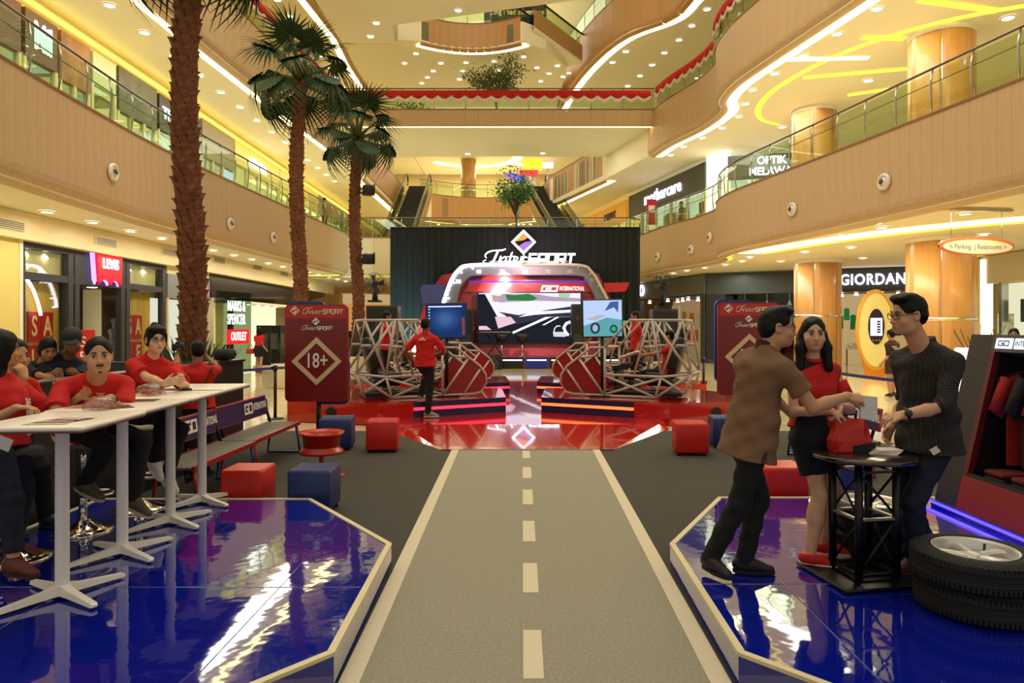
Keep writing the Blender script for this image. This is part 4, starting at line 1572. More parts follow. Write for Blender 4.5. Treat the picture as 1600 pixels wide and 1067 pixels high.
# ---- round table on a truss column
t = thing('truss_table', 'black round table on a square truss column', 'table', (2.09, 4.18, PZ + .003), R(10))
M_TR = mat('black_truss', '#0d0d0e', .35, .3)
b = MB()
b.rbox((0, 0, .012), (.60, .50, .02), .008)
part(b, 'base_plate', M_TR, t)
for sx in (-1, 1):
 for sy in (-1, 1):
  b = MB()
  b.tube((sx * .125, sy * .125, .02), (sx * .125, sy * .125, .72), .024, n=12)
  part(b, 'chord', M_TR, t)
for zz in (.05, .38, .66):
 for a, c in (((-1, -1), (1, -1)), ((1, -1), (1, 1)), ((1, 1), (-1, 1)), ((-1, 1), (-1, -1))):
  b = MB()
  b.box(((a[0] + c[0]) * .0625, (a[1] + c[1]) * .0625, zz), (.25 if a[1] == c[1] else .025, .25 if a[0] == c[0] else .025, .014))
  part(b, 'frame_bar', mat('steel_frame_bar', '#8a8678', .35, .6) if zz == .38 else M_TR, t)
for k, (a, c) in enumerate((((-1, -1), (1, -1)), ((1, -1), (1, 1)), ((1, 1), (-1, 1)), ((-1, 1), (-1, -1)))):
 for z0_, z1_ in ((.06, .37), (.39, .66)):
  b = MB()
  p, q = (a, c) if z0_ < .2 else (c, a)
  b.tube((p[0] * .125, p[1] * .125, z0_), (q[0] * .125, q[1] * .125, z1_), .008, n=6)
  part(b, 'lattice_rod', M_TR, t)
b = MB()
b.lathe([(.001, .72), (.29, .72), (.30, .726), (.30, .744), (.29, .75), (.001, .75)], 48)
part(b, 'table_top', mat('dark_table_top', '#2a2320', .18, coat=.5), t)
TZ = PZ + .003 + .75

# bag, leaflets and stack of cards on the truss table
t = BAG = thing('goody_bag', 'red and black bag standing on the truss table in front of the woman', 'bag', (2.02, 4.22, TZ + .001), R(8))
b = MB()
vs = [(-.01, -.062, .0), (.135, -.06, .0), (.136, -.062, .065), (-.01, -.064, .045), (-.01, -.05, .0), (.135, -.05, .0), (.136, -.05, .065), (-.01, -.05, .045)]
b.add(vs, [(0, 1, 2, 3), (7, 6, 5, 4), (3, 2, 6, 7), (0, 4, 5, 1), (1, 5, 6, 2), (0, 3, 7, 4)])
part(b, 'black_pocket', mat('black_nylon', '#101012', .7), t)
b = MB()
b.path([(-.05, 0, .175), (-.05, -.01, .23), (.03, -.01, .235), (.05, 0, .178)], .008, 6)
part(b, 'bag_strap', mat('black_nylon', '#101012', .7), t)
sheet(1330, 705, TZ, .18, .10, .2, 'leaflets spread in front of the red bag on the truss table', mat('pale_print', '#b9a692', .25), 'leaflets on the truss table', 'leaflet', 2, PICD)
t = sheet(1378, 709, TZ, .15, .10, -.3, 'thick stack of pale leaflets at the right of the truss table', mat('cream_paper', '#d9cdbc', .6), 'leaflets on the truss table', 'leaflet', 9)

# ---- clothes rack stand at the right edge
t = thing('clothing_display', 'dark slanted clothing display with a lit header and red base panel', 'display stand', (3.7, 4.4, PZ), 0)
u = Vector((0, -1, 0))                                   # along the stand, towards the camera
v = Vector((.33, 0, 1.46)).normalized()                  # up the slanted front
O = Vector((3.52, 5.85, PZ + .0))
n_ = u.cross(v).normalized()
if n_.x > 0:
 n_ = -n_                                             # out of the front face, towards -x

def slantbox(b, u0, u1, v0, v1, d0, d1):
 pts = []
 for d_ in (d0, d1):
  for (a, c) in ((u0, v0), (u1, v0), (u1, v1), (u0, v1)):
   pts.append(O + u * a + v * c - n_ * d_)
 b.add(pts, [(0, 1, 2, 3), (7, 6, 5, 4), (0, 4, 5, 1), (1, 5, 6, 2), (2, 6, 7, 3), (3, 7, 4, 0)])

M_RKD = mat('dark_rack_panel', '#242020', .4)
for nm, args, mm in (('side_panel', (0, .28, .06, 1.50, 0, .5), M_RKD), ('side_panel', (2.6, 3.0, .06, 1.50, 0, .5), M_RKD), ('red_jamb', (.28, .33, .33, 1.36, .0, .05), mat('rack_red_jamb', '#5e120f', .4)), ('inner_panel', (.28, .33, .33, 1.36, .05, .45), M_BLACK),
                     ('red_base_panel', (.28, 2.6, .06, .33, 0, .45), mat('rack_red', '#8a1712', .35)), ('header', (.28, 2.6, 1.36, 1.50, 0, .4), mat('rack_header', '#4a4644', .4)),
                     ('back_board', (.34, 2.6, .33, 1.36, .44, .5), M_BLACK), ('shelf', (.34, 2.6, .33, .36, .0, .44), M_BLACK)):
 b = MB()
 slantbox(b, *args)
 part(b, nm, mm, t, True)
b = MB()
b.box((3.95, 4.35, PZ + .03), (.9, 3.0, .056))
part(b, 'plinth', mat('plinth_blue', '#12155a', .2, coat=.5), t, True)
for dx, z_ in ((-.47, .045), (-.56, .008)):
 b = MB()
 b.box((3.95 + dx, 4.35, PZ + z_), (.022, 3.0, .014))
 part(b, 'led_strip', glow('led_violet_blue', '#3a2cff', 6.0), t, True)
b = MB()
b.tube(O + u * .3 + v * 1.27 - n_ * .2, O + u * 2.7 + v * 1.27 - n_ * .2, .012)
part(b, 'hanging_rail', M_CHROME, t, True)
Mh = frame(O + u * .42 + v * 1.43 + n_ * .003, u, v)
b = MB()
for k in range(3):
 bx = MB()
 bx.rbox((k * .21, 0, 0), (.19, .085, .006), .003)
 bx.v = [tuple(Mh @ Vector(p)) for p in bx.v]
 part(bx, 'lit_sign_box', glow('sign_box_white', '#dfe4ff', 1.8), t, True)
Mi = ROOT_M[t.name].inverted()
strokes('GO', Mi @ Mh @ Matrix.Translation((-.055, -.018, .005)), .036, .05, .012, .010, mat('sign_dark_letter', '#3a3f78', .5), t, ext=.001)
strokes('INTER', Mi @ Mh @ Matrix.Translation((.13, -.018, .005)),   .036, .025, .009, .008, mat('sign_dark_letter', '#3a3f78', .5), t, ext=.001)
strokes('NATIONAL', Mi @ Mh @ Matrix.Translation((.335, -.018, .005)), .036, .015, .006, .005, mat('sign_dark_letter', '#3a3f78', .5), t, ext=.001)

def hung_shirt(k, label, m, m2):
 q = O + u * (.44 + .17 * k) + v * 1.255 - n_ * .2
 t = thing('tshirt', label, 'shirt', q, R(-16 + 4 * k), 'T-shirts on hangers in the clothing display')
 out = [(-.07, 0), (-.2, -.05), (-.33, -.30), (-.24, -.35), (-.185, -.24), (-.19, -.72), (.19, -.72), (.185, -.24), (.24, -.35), (.33, -.30), (.2, -.05), (.07, 0), (.05, -.03), (0, -.045), (-.05, -.03)]
 n = len(out)
 vs = []
 for s_ in (-1, 1):
  for x, z in out:
   fold = .018 * math.sin(x * 40) * min(1, -z * 2)
   vs.append((x * .72, s_ * .025 + fold, z - .03))
 b = MB()
 body = vs
 fs = [tuple(range(n)), tuple(range(2 * n - 1, n - 1, -1))] + [(i, n + i, n + (i + 1) % n, (i + 1) % n) for i in range(n)]
 b.add(body, fs)
 part(b, 'shirt_body', m, t)
 for s_ in (-1, 1):
  b = MB()
  b.tube((s_ * .13, 0, -.06), (s_ * .21, 0, -.33), .045, .052, n=10)
  part(b, 'sleeve', m2, t)
 b = MB()
 b.path([(-.2, 0, -.075), (0, 0, 0), (.2, 0, -.075), (-.2, 0, -.075)], .006, 6)
 b.path([(0, 0, 0), (0, 0, .05), (.015, .0, .075), (.03, .0, .055)], .004, 6)
 part(b, 'hanger', M_BLACK, t)

SR, SB, SD = mat('shirt_red_cloth', '#9d1a14', .9), mat('shirt_black_cloth', '#1a1719', .9), mat('shirt_dark_red_cloth', '#5e1411', .9)
hung_shirt(0, 'red T-shirt on the first hanger from the slanted end panel', SR, SR)
hung_shirt(1, 'black T-shirt with dark sleeves on the second hanger', SB, SB)
hung_shirt(2, 'dark red T-shirt with red sleeve on the third hanger', SD, SR)
hung_shirt(3, 'dark red T-shirt at the right edge of the photo', SD, SD)
for k in range(3):
 q = O + u * (.50 + .3 * k) + v * .36 - n_ * .22
 tt_ = thing('folded_shirt', 'folded dark red shirt on the display shelf, %s from the end panel' % ('first', 'second', 'third')[k], 'shirt', q, .0, 'folded shirts on the display shelf')
 for j in range(2):
  b = MB()
  b.rbox((0, 0, .025 + .045 * j), (.26, .22, .042), .018)
  part(b, 'fold', SD if j else SB, tt_)

# ---- belt barriers
def stanchion(x, y, label):
 t = thing('stanchion', label, 'barrier post', (x, y, 0.001), 0, 'black belt barrier posts')
 b = MB()
 b.lathe([(.001, .04), (.03, .04), (.14, .02), (.16, 0)], 24)
 part(b, 'base', M_BLACK, t)
 b = MB()
 b.tube((0, 0, .03), (0, 0, .92), .03, n=14)
 part(b, 'post', mat('dark_bronze', '#3a2218', .35, .5), t)
 b = MB()
 b.tube((0, 0, .90), (0, 0, 1.0), .04, n=14)
 part(b, 'belt_head', M_BLACK, t)
 return Vector((x, y, .95))

def belt(a, c, label):
 t = thing('barrier_belt', label, 'barrier belt', a, 0, 'blue barrier belts')
 d = c - a
 L = d.length
 b = MB()
 n = 12
 vs = []
 for i in range(n + 1):
  u_ = i / n
  p = d * u_ - Vector((0, 0, .05 * math.sin(math.pi * u_)))
  s_ = Vector((-d.y, d.x, 0)).normalized() * .002
  for q in (p + s_, p - s_):
   vs += [q + Vector((0, 0, .025)), q - Vector((0, 0, .025))]
 fs = []
 for i in range(n):
  k = 4 * i
  fs += [(k, k + 4, k + 5, k + 1), (k + 2, k + 3, k + 7, k + 6), (k, k + 2, k + 6, k + 4), (k + 1, k + 5, k + 7, k + 3)]
 b.add(vs, fs)
 o = part(b, 'webbing', mat('blue_webbing', '#3c4a86', .7), t)
 b = MB()
 b.box(d * .985, (.05, .05, .06))
 part(b, 'clip', M_BLACK, t)

q = PF(430, 655)
s1 = stanchion(q.x, q.y, 'belt barrier post left of the red age-limit sign')
s2 = stanchion(q.x - 2.6, q.y - 1.4, 'belt barrier post behind the black partition')
s3 = stanchion(-4.3, 16.2, 'belt barrier post between the sign and the left simulator')
belt(s2, s1, 'blue barrier belt between the partition and the left sign')
belt(s1, s3, 'blue barrier belt running behind the left age-limit sign')
s4 = stanchion(4.25, 16.0, 'belt barrier post behind the right simulator')
s5 = stanchion(5.2, 11.5, 'belt barrier post behind the woman in the skirt')
s6 = stanchion(6.3, 8.6, 'belt barrier post behind the man in the checked shirt')
belt(s4, s5, 'blue barrier belt behind the right age-limit sign')
belt(s5, s6, 'blue barrier belt between the woman and the checked-shirt man')

# ================================================================ the show stage at the back
SY = 29.2
# curtain
t = thing('stage_curtain', 'tall black pleated curtain behind the show stage', 'curtain', (-.35, 31.0, .0))
x0, x1, zt_ = -5.98, 5.32, 6.24
nb = 8
for k in range(nb):
 b = MB()
 n = 40
 vs, fs = [], []
 xa, xb = x0 + (x1 - x0) * k / nb, x0 + (x1 - x0) * (k + 1) / nb + .03
 for i in range(n + 1):
  x = xa + (xb - xa) * i / n
  y = 31.0 + .07 * math.sin(x * 19 + .8 * math.sin(x * 3)) + .03 * math.sin(x * 43)
  vs += [(x, y, .01), (x, y * .3 + 31 * .7, zt_), (x, y + .02, .01), (x, y * .3 + 31 * .7 + .02, zt_)]
 for i in range(n):
  q = 4 * i
  fs += [(q, q + 4, q + 5, q + 1), (q + 2, q + 3, q + 7, q + 6)]
 b.add(vs, fs, 0, True)
 part(b, 'curtain_drop', mat('black_curtain', '#161f20', .9), t, True)
b = MB()
b.tube((x0, 31, zt_), (x1, 31, zt_), .04)
for x in (x0, -2.2, 1.6, x1):
 b.tube((x, 31.12, 0), (x, 31.12, zt_), .04)
part(b, 'curtain_frame', M_BLACK, t, True)

# stage block
t = thing('show_stage', 'low stage with a blue lit front below the big screen', 'stage', (.1, 29.3, 0))
b = MB()
b.box((.1, 29.5, .25), (8.4, 2.4, .48))
part(b, 'deck', mat('pink_stage_deck', '#a8444c', .35), t, True)
for k in range(8):
 xx = -3.4 + k * 1.0
 b = MB()
 b.box((xx, 28.27, .25), (.94, .05, .44))
 part(b, 'front_panel', mat('stage_blue', '#1b2f8a', .3) if k % 2 == 0 else M_BLACK, t, True)
 if k >= 3:
  b = MB()
  b.box((xx, 28.24, .36), (.8, .03, .05))
  part(b, 'light_bar', glow('stage_bar', '#c6d4ff', 3.0), t, True)

# arch
t = thing('stage_arch', 'grey arch shaped like a speedometer with a lit left half', 'arch', (.1, 29.2, .49))
outer = [(690, 557), (691, 480), (693, 466), (704, 437), (715, 421), (734, 413), (815, 412), (904, 413), (925, 424), (938, 445), (950, 469), (953, 490), (954, 557)]
inner = [(711, 557), (712, 480), (715, 466), (719, 450), (731, 434), (747, 430), (815, 429.5), (902, 430), (915, 437), (925, 453), (931, 469), (934, 490), (935, 557)]
outer, inner = [outer[0]] + [tuple(p) for p in smooth2(outer[1:12], 4)] + [outer[12]], [inner[0]] + [tuple(p) for p in smooth2(inner[1:12], 4)] + [inner[12]]
b = MB()
A = [P(x, y, SY) for x, y in outer] + [P(x, y, SY) for x, y in inner]
B2 = [p + Vector((0, .7, 0)) for p in A]
n = len(outer)
fs = []
for i in range(n - 1):
 fs += [(i, i + 1, n + i + 1, n + i), (2 * n + i, 3 * n + i, 3 * n + i + 1, 2 * n + i + 1), (i, 2 * n + i, 2 * n + i + 1, i + 1), (n + i, n + i + 1, 3 * n + i + 1, 3 * n + i)]
b.add(A + B2, fs)
part(b, 'arch_body', mat('arch_grey', '#70747a', .4), t, True)

def lerp_path(pts, k=10):
 o = []
 for a, c in zip(pts, pts[1:]):
  o += [(a[0] + (c[0] - a[0]) * i / k, a[1] + (c[1] - a[1]) * i / k) for i in range(k)]
 return o + [pts[-1]]

wl = glow('led_white', '#f4eeff', 9.0)
cr = mat('cream_acrylic', '#cbbfae', .4)
edge = [(a[0] * .93 + c[0] * .07, a[1] * .93 + c[1] * .07) for a, c in zip(outer, inner)]
for nm, seg, mm in (('lit_edge', [p for p in edge[1:-1] if p[0] < 818], wl), ('unlit_edge', [p for p in edge[1:-1] if p[0] > 814], cr)):
 b = MB()
 b.path([P(x, y, SY - .03) for x, y in seg], .07, 6)
 part(b, nm, mm, t, True)
lp = list(zip(outer[1:-1], inner[1:-1]))
for i, (a, c) in enumerate(lp):
 big = i % 4 == 0
 b = MB()
 f_ = .42 if big else .26
 b.tube(P(a[0] * .9 + c[0] * .1, a[1] * .9 + c[1] * .1, SY - .02), P(a[0] * (1 - f_) + c[0] * f_, a[1] * (1 - f_) + c[1] * f_, SY - .02), .04 if big else .022, n=6)
 part(b, 'dial_tick', wl if a[0] < 818 else cr, t, True)
Mi = ROOT_M[t.name].inverted()
for px, py, wd_ in ((716, 440, '30'), (748, 424.5, '40'), (785, 424.5, '50'), (820, 424.5, '60'), (856, 424.5, '70'), (890, 424.5, '80'), (926, 438, '90')):
 text(wd_, .22, wl if px < 822 else cr, t, Mi @ frame(P(px, py, SY - .02), (1, 0, 0), (0, 0, 1)), ext=.01)

# red and blue scenery behind the arch
t = thing('stage_backdrop', 'glossy red scenery wall around the big screen', 'backdrop', (.1, 30.2, .49))
b = MB()
poly = [(640, 557), (656, 500), (664, 470), (676, 450), (690, 430), (720, 424), (900, 420), (935, 428), (955, 470), (958, 557)]
M3 = Matrix.Identity(4)
pp = [P(x, y, 30.1) for x, y in poly]
b.add(pp + [p + Vector((0, .12, 0)) for p in pp], [tuple(range(len(pp) - 1, -1, -1)), tuple(range(len(pp), 2 * len(pp)))] + [(i, (i + 1) % len(pp), len(pp) + (i + 1) % len(pp), len(pp) + i) for i in range(len(pp))])
part(b, 'red_wall', mat('stage_wall_red', '#a31c1c', .22, coat=.6), t, True)

def scen(name, poly, Y, th, m):
 b = MB()
 pp = [P(x, y, Y) for x, y in poly]
 k = len(pp)
 b.add(pp + [p + Vector((0, th, 0)) for p in pp], [tuple(range(k)), tuple(range(2 * k - 1, k - 1, -1))] + [(i, k + i, k + (i + 1) % k, (i + 1) % k) for i in range(k)])
 return part(b, name, m, t, True)

scen('blue_wing', [(656, 452), (660, 445), (697, 444), (690, 474), (660, 473)], 29.9, .2, mat('stage_wing_blue', '#3f4a7e', .4))
scen('red_wing', [(944, 442), (984, 441), (978, 455), (944, 457)], 29.8, .3, mat('stage_wing_red', '#c0231a', .3))
scen('header_band', [(733, 441), (918, 441), (924, 456), (726, 456)], 29.85, .2, mat('header_band_red', '#b3201c', .25, coat=.5))
scen('blue_trim', [(733, 439.5), (918, 439.5), (918, 441), (733, 441)], 29.8, .1, glow('blue_trim_led', '#3a3cff', 1.5))
scen('pink_lit_plinth', [(712, 536), (934, 536), (934, 557), (712, 557)], 29.75, .3, mat('pink_plinth_paint', '#d0606e', .4))  # red backing, with the pink of the stage light mixed into its colour
Mi = ROOT_M[t.name].inverted()
Mg = Mi @ frame(P(846, 455, 29.8), (1, 0, 0), (0, 0, 1))
strokes('GO', Mg, .22, .30, .06, .07, mat('white_led_letter', '#ffffff', .5, emit=.9), t, shear=.25)
text('INTERNATIONAL', .27, mat('white_led_letter', '#ffffff', .5, emit=.9), t, Mg @ Matrix.Translation((.78, .11, 0)), ext=.01, sx=.52, align='LEFT', shear=.2, bold=.0)

# big screen with the race picture
t = thing('led_screen', 'wide bright LED screen showing a race track', 'screen', (.3, 29.6, .9))
Ms_ = frame(P(827.5, 497, 29.55), (1, 0, 0), (0, 0, 1))
k_ = 29.55 / F

def sp(x, y):               # photo pixel to screen plane coordinates
 return ((x - 827.5) * k_, -(y - 497) * k_)

def cpx(pts):               # points read off an enlarged crop of the screen
 return [sp(600 + x / 3.81, 340 + y / 3.81) for x, y in pts]

flat(t, Ms_, [sp(745, 456), sp(910, 456), sp(910, 538), sp(745, 538)][::-1], M_BLACK, 'screen_frame', -.2, .19)
base = flat(t, Ms_, [sp(748, 458), sp(907, 458), sp(907, 535), sp(748, 535)][::-1], glow('race_asphalt_light', '#e4e0f0', 1.15), 'screen', 0)
D1, D2 = glow('race_dark', '#24262f', .8), glow('race_mid', '#3b3c4c', .8)
for poly, m, z in (([(560, 455), (600, 455), (680, 600), (1170, 590), (1170, 745), (560, 745)], D1, .004),
                   ([(700, 455), (900, 455), (1000, 470), (1170, 480), (1170, 500), (900, 495), (680, 505)], glow('race_track_edge', '#b8a8c0', .9), .004),
                   ([(640, 460), (720, 470), (730, 500), (650, 500)], glow('race_sand', '#c9a79c', .95), .003),
                   ([(720, 455), (780, 462), (860, 452), (915, 480), (880, 495), (735, 492)], glow('race_trees', '#3f8a4c', .8), .006),
                   ([(1040, 450), (1110, 452), (1100, 480), (1040, 470)], glow('race_trees_far', '#a9cfa8', 1.0), .006),
                   ([(660, 590), (755, 590), (785, 625), (680, 660)], glow('race_pinkwhite', '#eec2d0', 1.0), .007),
                   ([(565, 645), (610, 645), (640, 668), (565, 668)], glow('race_pinkwhite', '#eec2d0', 1.0), .007),
                   ([(680, 560), (800, 580), (980, 548), (1170, 520), (1170, 590), (1000, 592), (760, 640), (720, 580)], D2, .006),
                   ([(800, 592), (880, 560), (1170, 545), (1170, 560), (900, 578)], glow('race_line', '#f0ecfa', 1.25), .008),
                   ([(740, 690), (960, 592), (1000, 590), (760, 695)], glow('race_line', '#f0ecfa', 1.25), .008),
                   ([(940, 640), (1030, 590), (1045, 592), (955, 640)], glow('race_line', '#f0ecfa', 1.25), .008),
                   ([(1005, 680), (1095, 680), (1080, 710), (1010, 708)], glow('race_dash', '#d8d4de', 1.0), .008)):
 flat(t, Ms_, cpx(poly)[::-1], m, 'screen_picture', z)
b = MB()
ribbon(b, [(x, y) for x, y in cpx([(1110, 620), (1085, 630), (1070, 655), (1085, 690), (1100, 700)])], .12, Ms_ @ Matrix.Translation((0, 0, .01)), .003)
part(b, 'screen_dial', glow('race_line', '#f0ecfa', 1.25), t, True)
b = MB()
ribbon(b, [(x, y) for x, y in cpx([(1012, 680), (1015, 660), (1030, 645), (1050, 645)])], .04, Ms_ @ Matrix.Translation((0, 0, .01)), .003)
part(b, 'screen_dial', glow('race_line', '#f0ecfa', 1.25), t, True)

# the lit sign on top of the arch
t = thing('stage_sign', 'glowing white sign with a diamond emblem on top of the arch', 'sign', P(822, 412, 29.4), 0)
s = .78
Mg = Matrix.Rotation(R(90), 4, 'X') @ Matrix.Translation((-1.80, .0, .0))
wl2 = glow('sign_white', '#f4eeff', 3.2)
sport_logo(Mg, s, wl2, t, .06, (glow('emblem_orange', '#ff9a4a', 1.3), glow('emblem_violet', '#a97ad8', 1.2)), (1.69, .93, .47))
b = MB()
b.box((0.1, .06, .1), (3.4, .06, .06))
b.tube((-.1, .06, .1), (-.1, .06, .7), .05)
part(b, 'sign_bracket', M_STEEL, t)

# stage lights: white glare over the red wall
for px, py in ((787, 436), (776, 452)):
 q = P(px, py, 29.0)
 l = bpy.data.lights.new('stage_spot', 'SPOT')
 l.energy, l.spot_size, l.color = 330, R(75), (.9, .86, 1)
 l.shadow_soft_size = .1
 o = bpy.data.objects.new('stage_spot', l)
 o.location = q + Vector((0, -.3, 0))
 o.rotation_euler = (R(80), 0, 0)
 COL.objects.link(o)

# stage wash lamps: pink over the scenery, cool on the left of the curtain
for nm, loc, rx, rz, e_, c_, sz in (('stage_wash', (.2, 25.5, 4.6), 76, 0, 900, (1, .62, .66), 80), ('stage_wash', (-5.0, 28.8, .5), 122, 12, 800, (.45, .85, .95), 85)):
 l = bpy.data.lights.new(nm, 'SPOT')
 l.energy, l.spot_size, l.color, l.spot_blend, l.shadow_soft_size = e_, R(sz), c_, .8, .15
 o = bpy.data.objects.new(nm, l)
 o.location = loc
 o.rotation_euler = (R(rx), 0, R(rz))
 COL.objects.link(o)

# loudspeakers, instruments, stools on the show stage
def speaker(x, y, z, w, d, h, label, rz=0., group='black loudspeaker cabinets'):
 t = thing('loudspeaker', label, 'loudspeaker', (x, y, z), rz, group)
 b = MB()
 b.rbox((0, 0, h / 2), (w, d, h), .02)
 part(b, 'cabinet', M_BLACK, t)
 b = MB()
 b.box((0, -d / 2 - .004, h / 2), (w * .9, .012, h * .92))
 part(b, 'grille', mat('speaker_grille', '#1d1e20', .6, .3), t)
 for zz, r_ in ((.34, .34), (.74, .2)):
  b = MB()
  b.lathe([(.001, .0), (w * r_ * .7, .004), (w * r_, .02), (w * r_ * 1.1, .004)], 20, (0, -d / 2 - .012, h * zz), M=Matrix.Rotation(R(90), 3, 'X'))
  part(b, 'driver', mat('speaker_cone', '#2a2b2d', .5), t)
 return t

q = P(698, 540, 28.6)
speaker(q.x + .55, 28.9, .49, 1.15, .7, 2.0, 'tall black speaker stack left of the big screen')
q = P(904, 520, 28.6)
speaker(q.x - .05, 28.8, .49, .5, .6, 2.2, 'narrow black speaker right of the big screen')
speaker(-3.3, 27.6, 0, .9, .6, .62, 'black wedge monitor on the floor by the left riser')
speaker(-1.25, 27.9, .0, .8, .5, .6, 'black floor monitor in front of the stage')
q = P(600, 500, 22)
speaker(q.x, 22, 0.001, 1.0, .7, 2.4, 'black loudspeaker stack behind the left simulator')
q = P(1040, 500, 20)
speaker(q.x, 20.3, 0.001, .75, .6, 2.25, 'black loudspeaker stack behind the right simulator')

def stage_fan(px, Y, pyc, pyb, label):
 c = P(px, pyc, Y)
 bz = P(px, pyb, Y).z
 t = thing('stage_fan', label, 'fan', (c.x, Y, bz), 0, 'black pedestal fans beside the stage')
 b = MB()
 b.tube((0, 0, 0), (0, 0, c.z - bz - .1), .10, .07, n=12)
 b.box((0, 0, .03), (.4, .4, .06))
 part(b, 'pedestal', M_BLACK, t)
 h = c.z - bz
 Mf = Matrix.Translation((0, -.05, h)) @ Matrix.Rotation(R(75), 4, 'X') @ Matrix.Rotation(R(20), 4, 'Y')
 b = MB()
 for r_ in (.10, .2, .3, .36):
  b.path([Mf @ Vector((r_ * math.cos(a), r_ * math.sin(a), .08 - .3 * (r_ - .1) ** 2)) for a in [2 * math.pi * i / 20 for i in range(20)]], .008, 5, closed=True)
 for i in range(12):
  a = 2 * math.pi * i / 12
  b.path([Mf @ Vector((r_ * math.cos(a), r_ * math.sin(a), z_)) for r_, z_ in ((.02, .08), (.3, .07), (.36, .02), (.3, -.1), (.05, -.12))], .006, 5)
 part(b, 'guard', M_BLACK, t)
 for i in range(4):
  a = math.pi / 2 * i + .3
  b = MB()
  vs = [Mf @ Vector((r_ * math.cos(a + da), r_ * math.sin(a + da), z_)) for r_, da, z_ in ((.05, -.3, -.02), (.31, -.35, -.03), (.32, .25, .03), (.05, .3, .02))]
  vs += [p + Vector((0, .008, 0)) for p in vs]
  b.add(vs, [(0, 1, 2, 3), (7, 6, 5, 4), (0, 4, 5, 1), (1, 5, 6, 2), (2, 6, 7, 3), (3, 7, 4, 0)])
  part(b, 'blade', mat('fan_blade', '#2c2c2e', .5), t)
 b = MB()
 b.tube(Mf @ Vector((0, 0, -.16)), Mf @ Vector((0, 0, .05)), .08, n=12)
 part(b, 'motor', M_BLACK, t)

stage_fan(586, 22, 444, 472, 'black fan on top of the left loudspeaker stack')
stage_fan(1035, 20.3, 446, 481, 'black fan on top of the right loudspeaker stack')

t = thing('keyboard_instrument', 'black keyboard on a folding stand in front of the big screen', 'keyboard', (-1.15, 28.75, .49))
b = MB()
b.rbox((0, 0, .98), (1.5, .32, .1), .02)
part(b, 'keyboard_body', M_BLACK, t)
b = MB()
b.box((0, -.08, 1.034), (1.3, .13, .012))
part(b, 'keys', mat('ivory_keys', '#d8d4c8', .4), t)
for s_ in (-1, 1):
 b = MB()
 b.tube((-.35 * s_, -.1, 0), (.35 * s_, .1, .92), .025)
 part(b, 'stand_leg', M_BLACK, t)

def tub_stool(x, y, label):
 t = thing('tub_stool', label, 'stool', (x, y, .49), 0, 'black tub stools on the show stage')
 b = MB()
 b.lathe([(.001, .04), (.2, .02), (.22, 0)], 20)
 b.tube((0, 0, .03), (0, 0, .62), .03)
 part(b, 'pedestal', M_CHROME, t)
 b = MB()
 b.lathe([(.04, .6), (.2, .62), (.27, .78), (.30, .95), (.27, .95), (.22, .74), (.001, .70)], 20)
 part(b, 'seat_shell', M_BLACK, t)

q = P(784, 556, 28.7)
tub_stool(q.x, q.y, 'black tub stool left of the stage centre')
q = P(816, 556, 28.7)
tub_stool(q.x, q.y, 'black tub stool right of the keyboard')
# ================================================================ people: smooth-blended implicit bodies, meshed with surface nets
def V3(*a):
 return np.array(a if len(a) == 3 else tuple(a[0]), dtype=np.float64)

def nrm(v):
 return v / (np.linalg.norm(v) + 1e-9)

def P3(px, py, Y):
 return V3(P(px, py, Y))

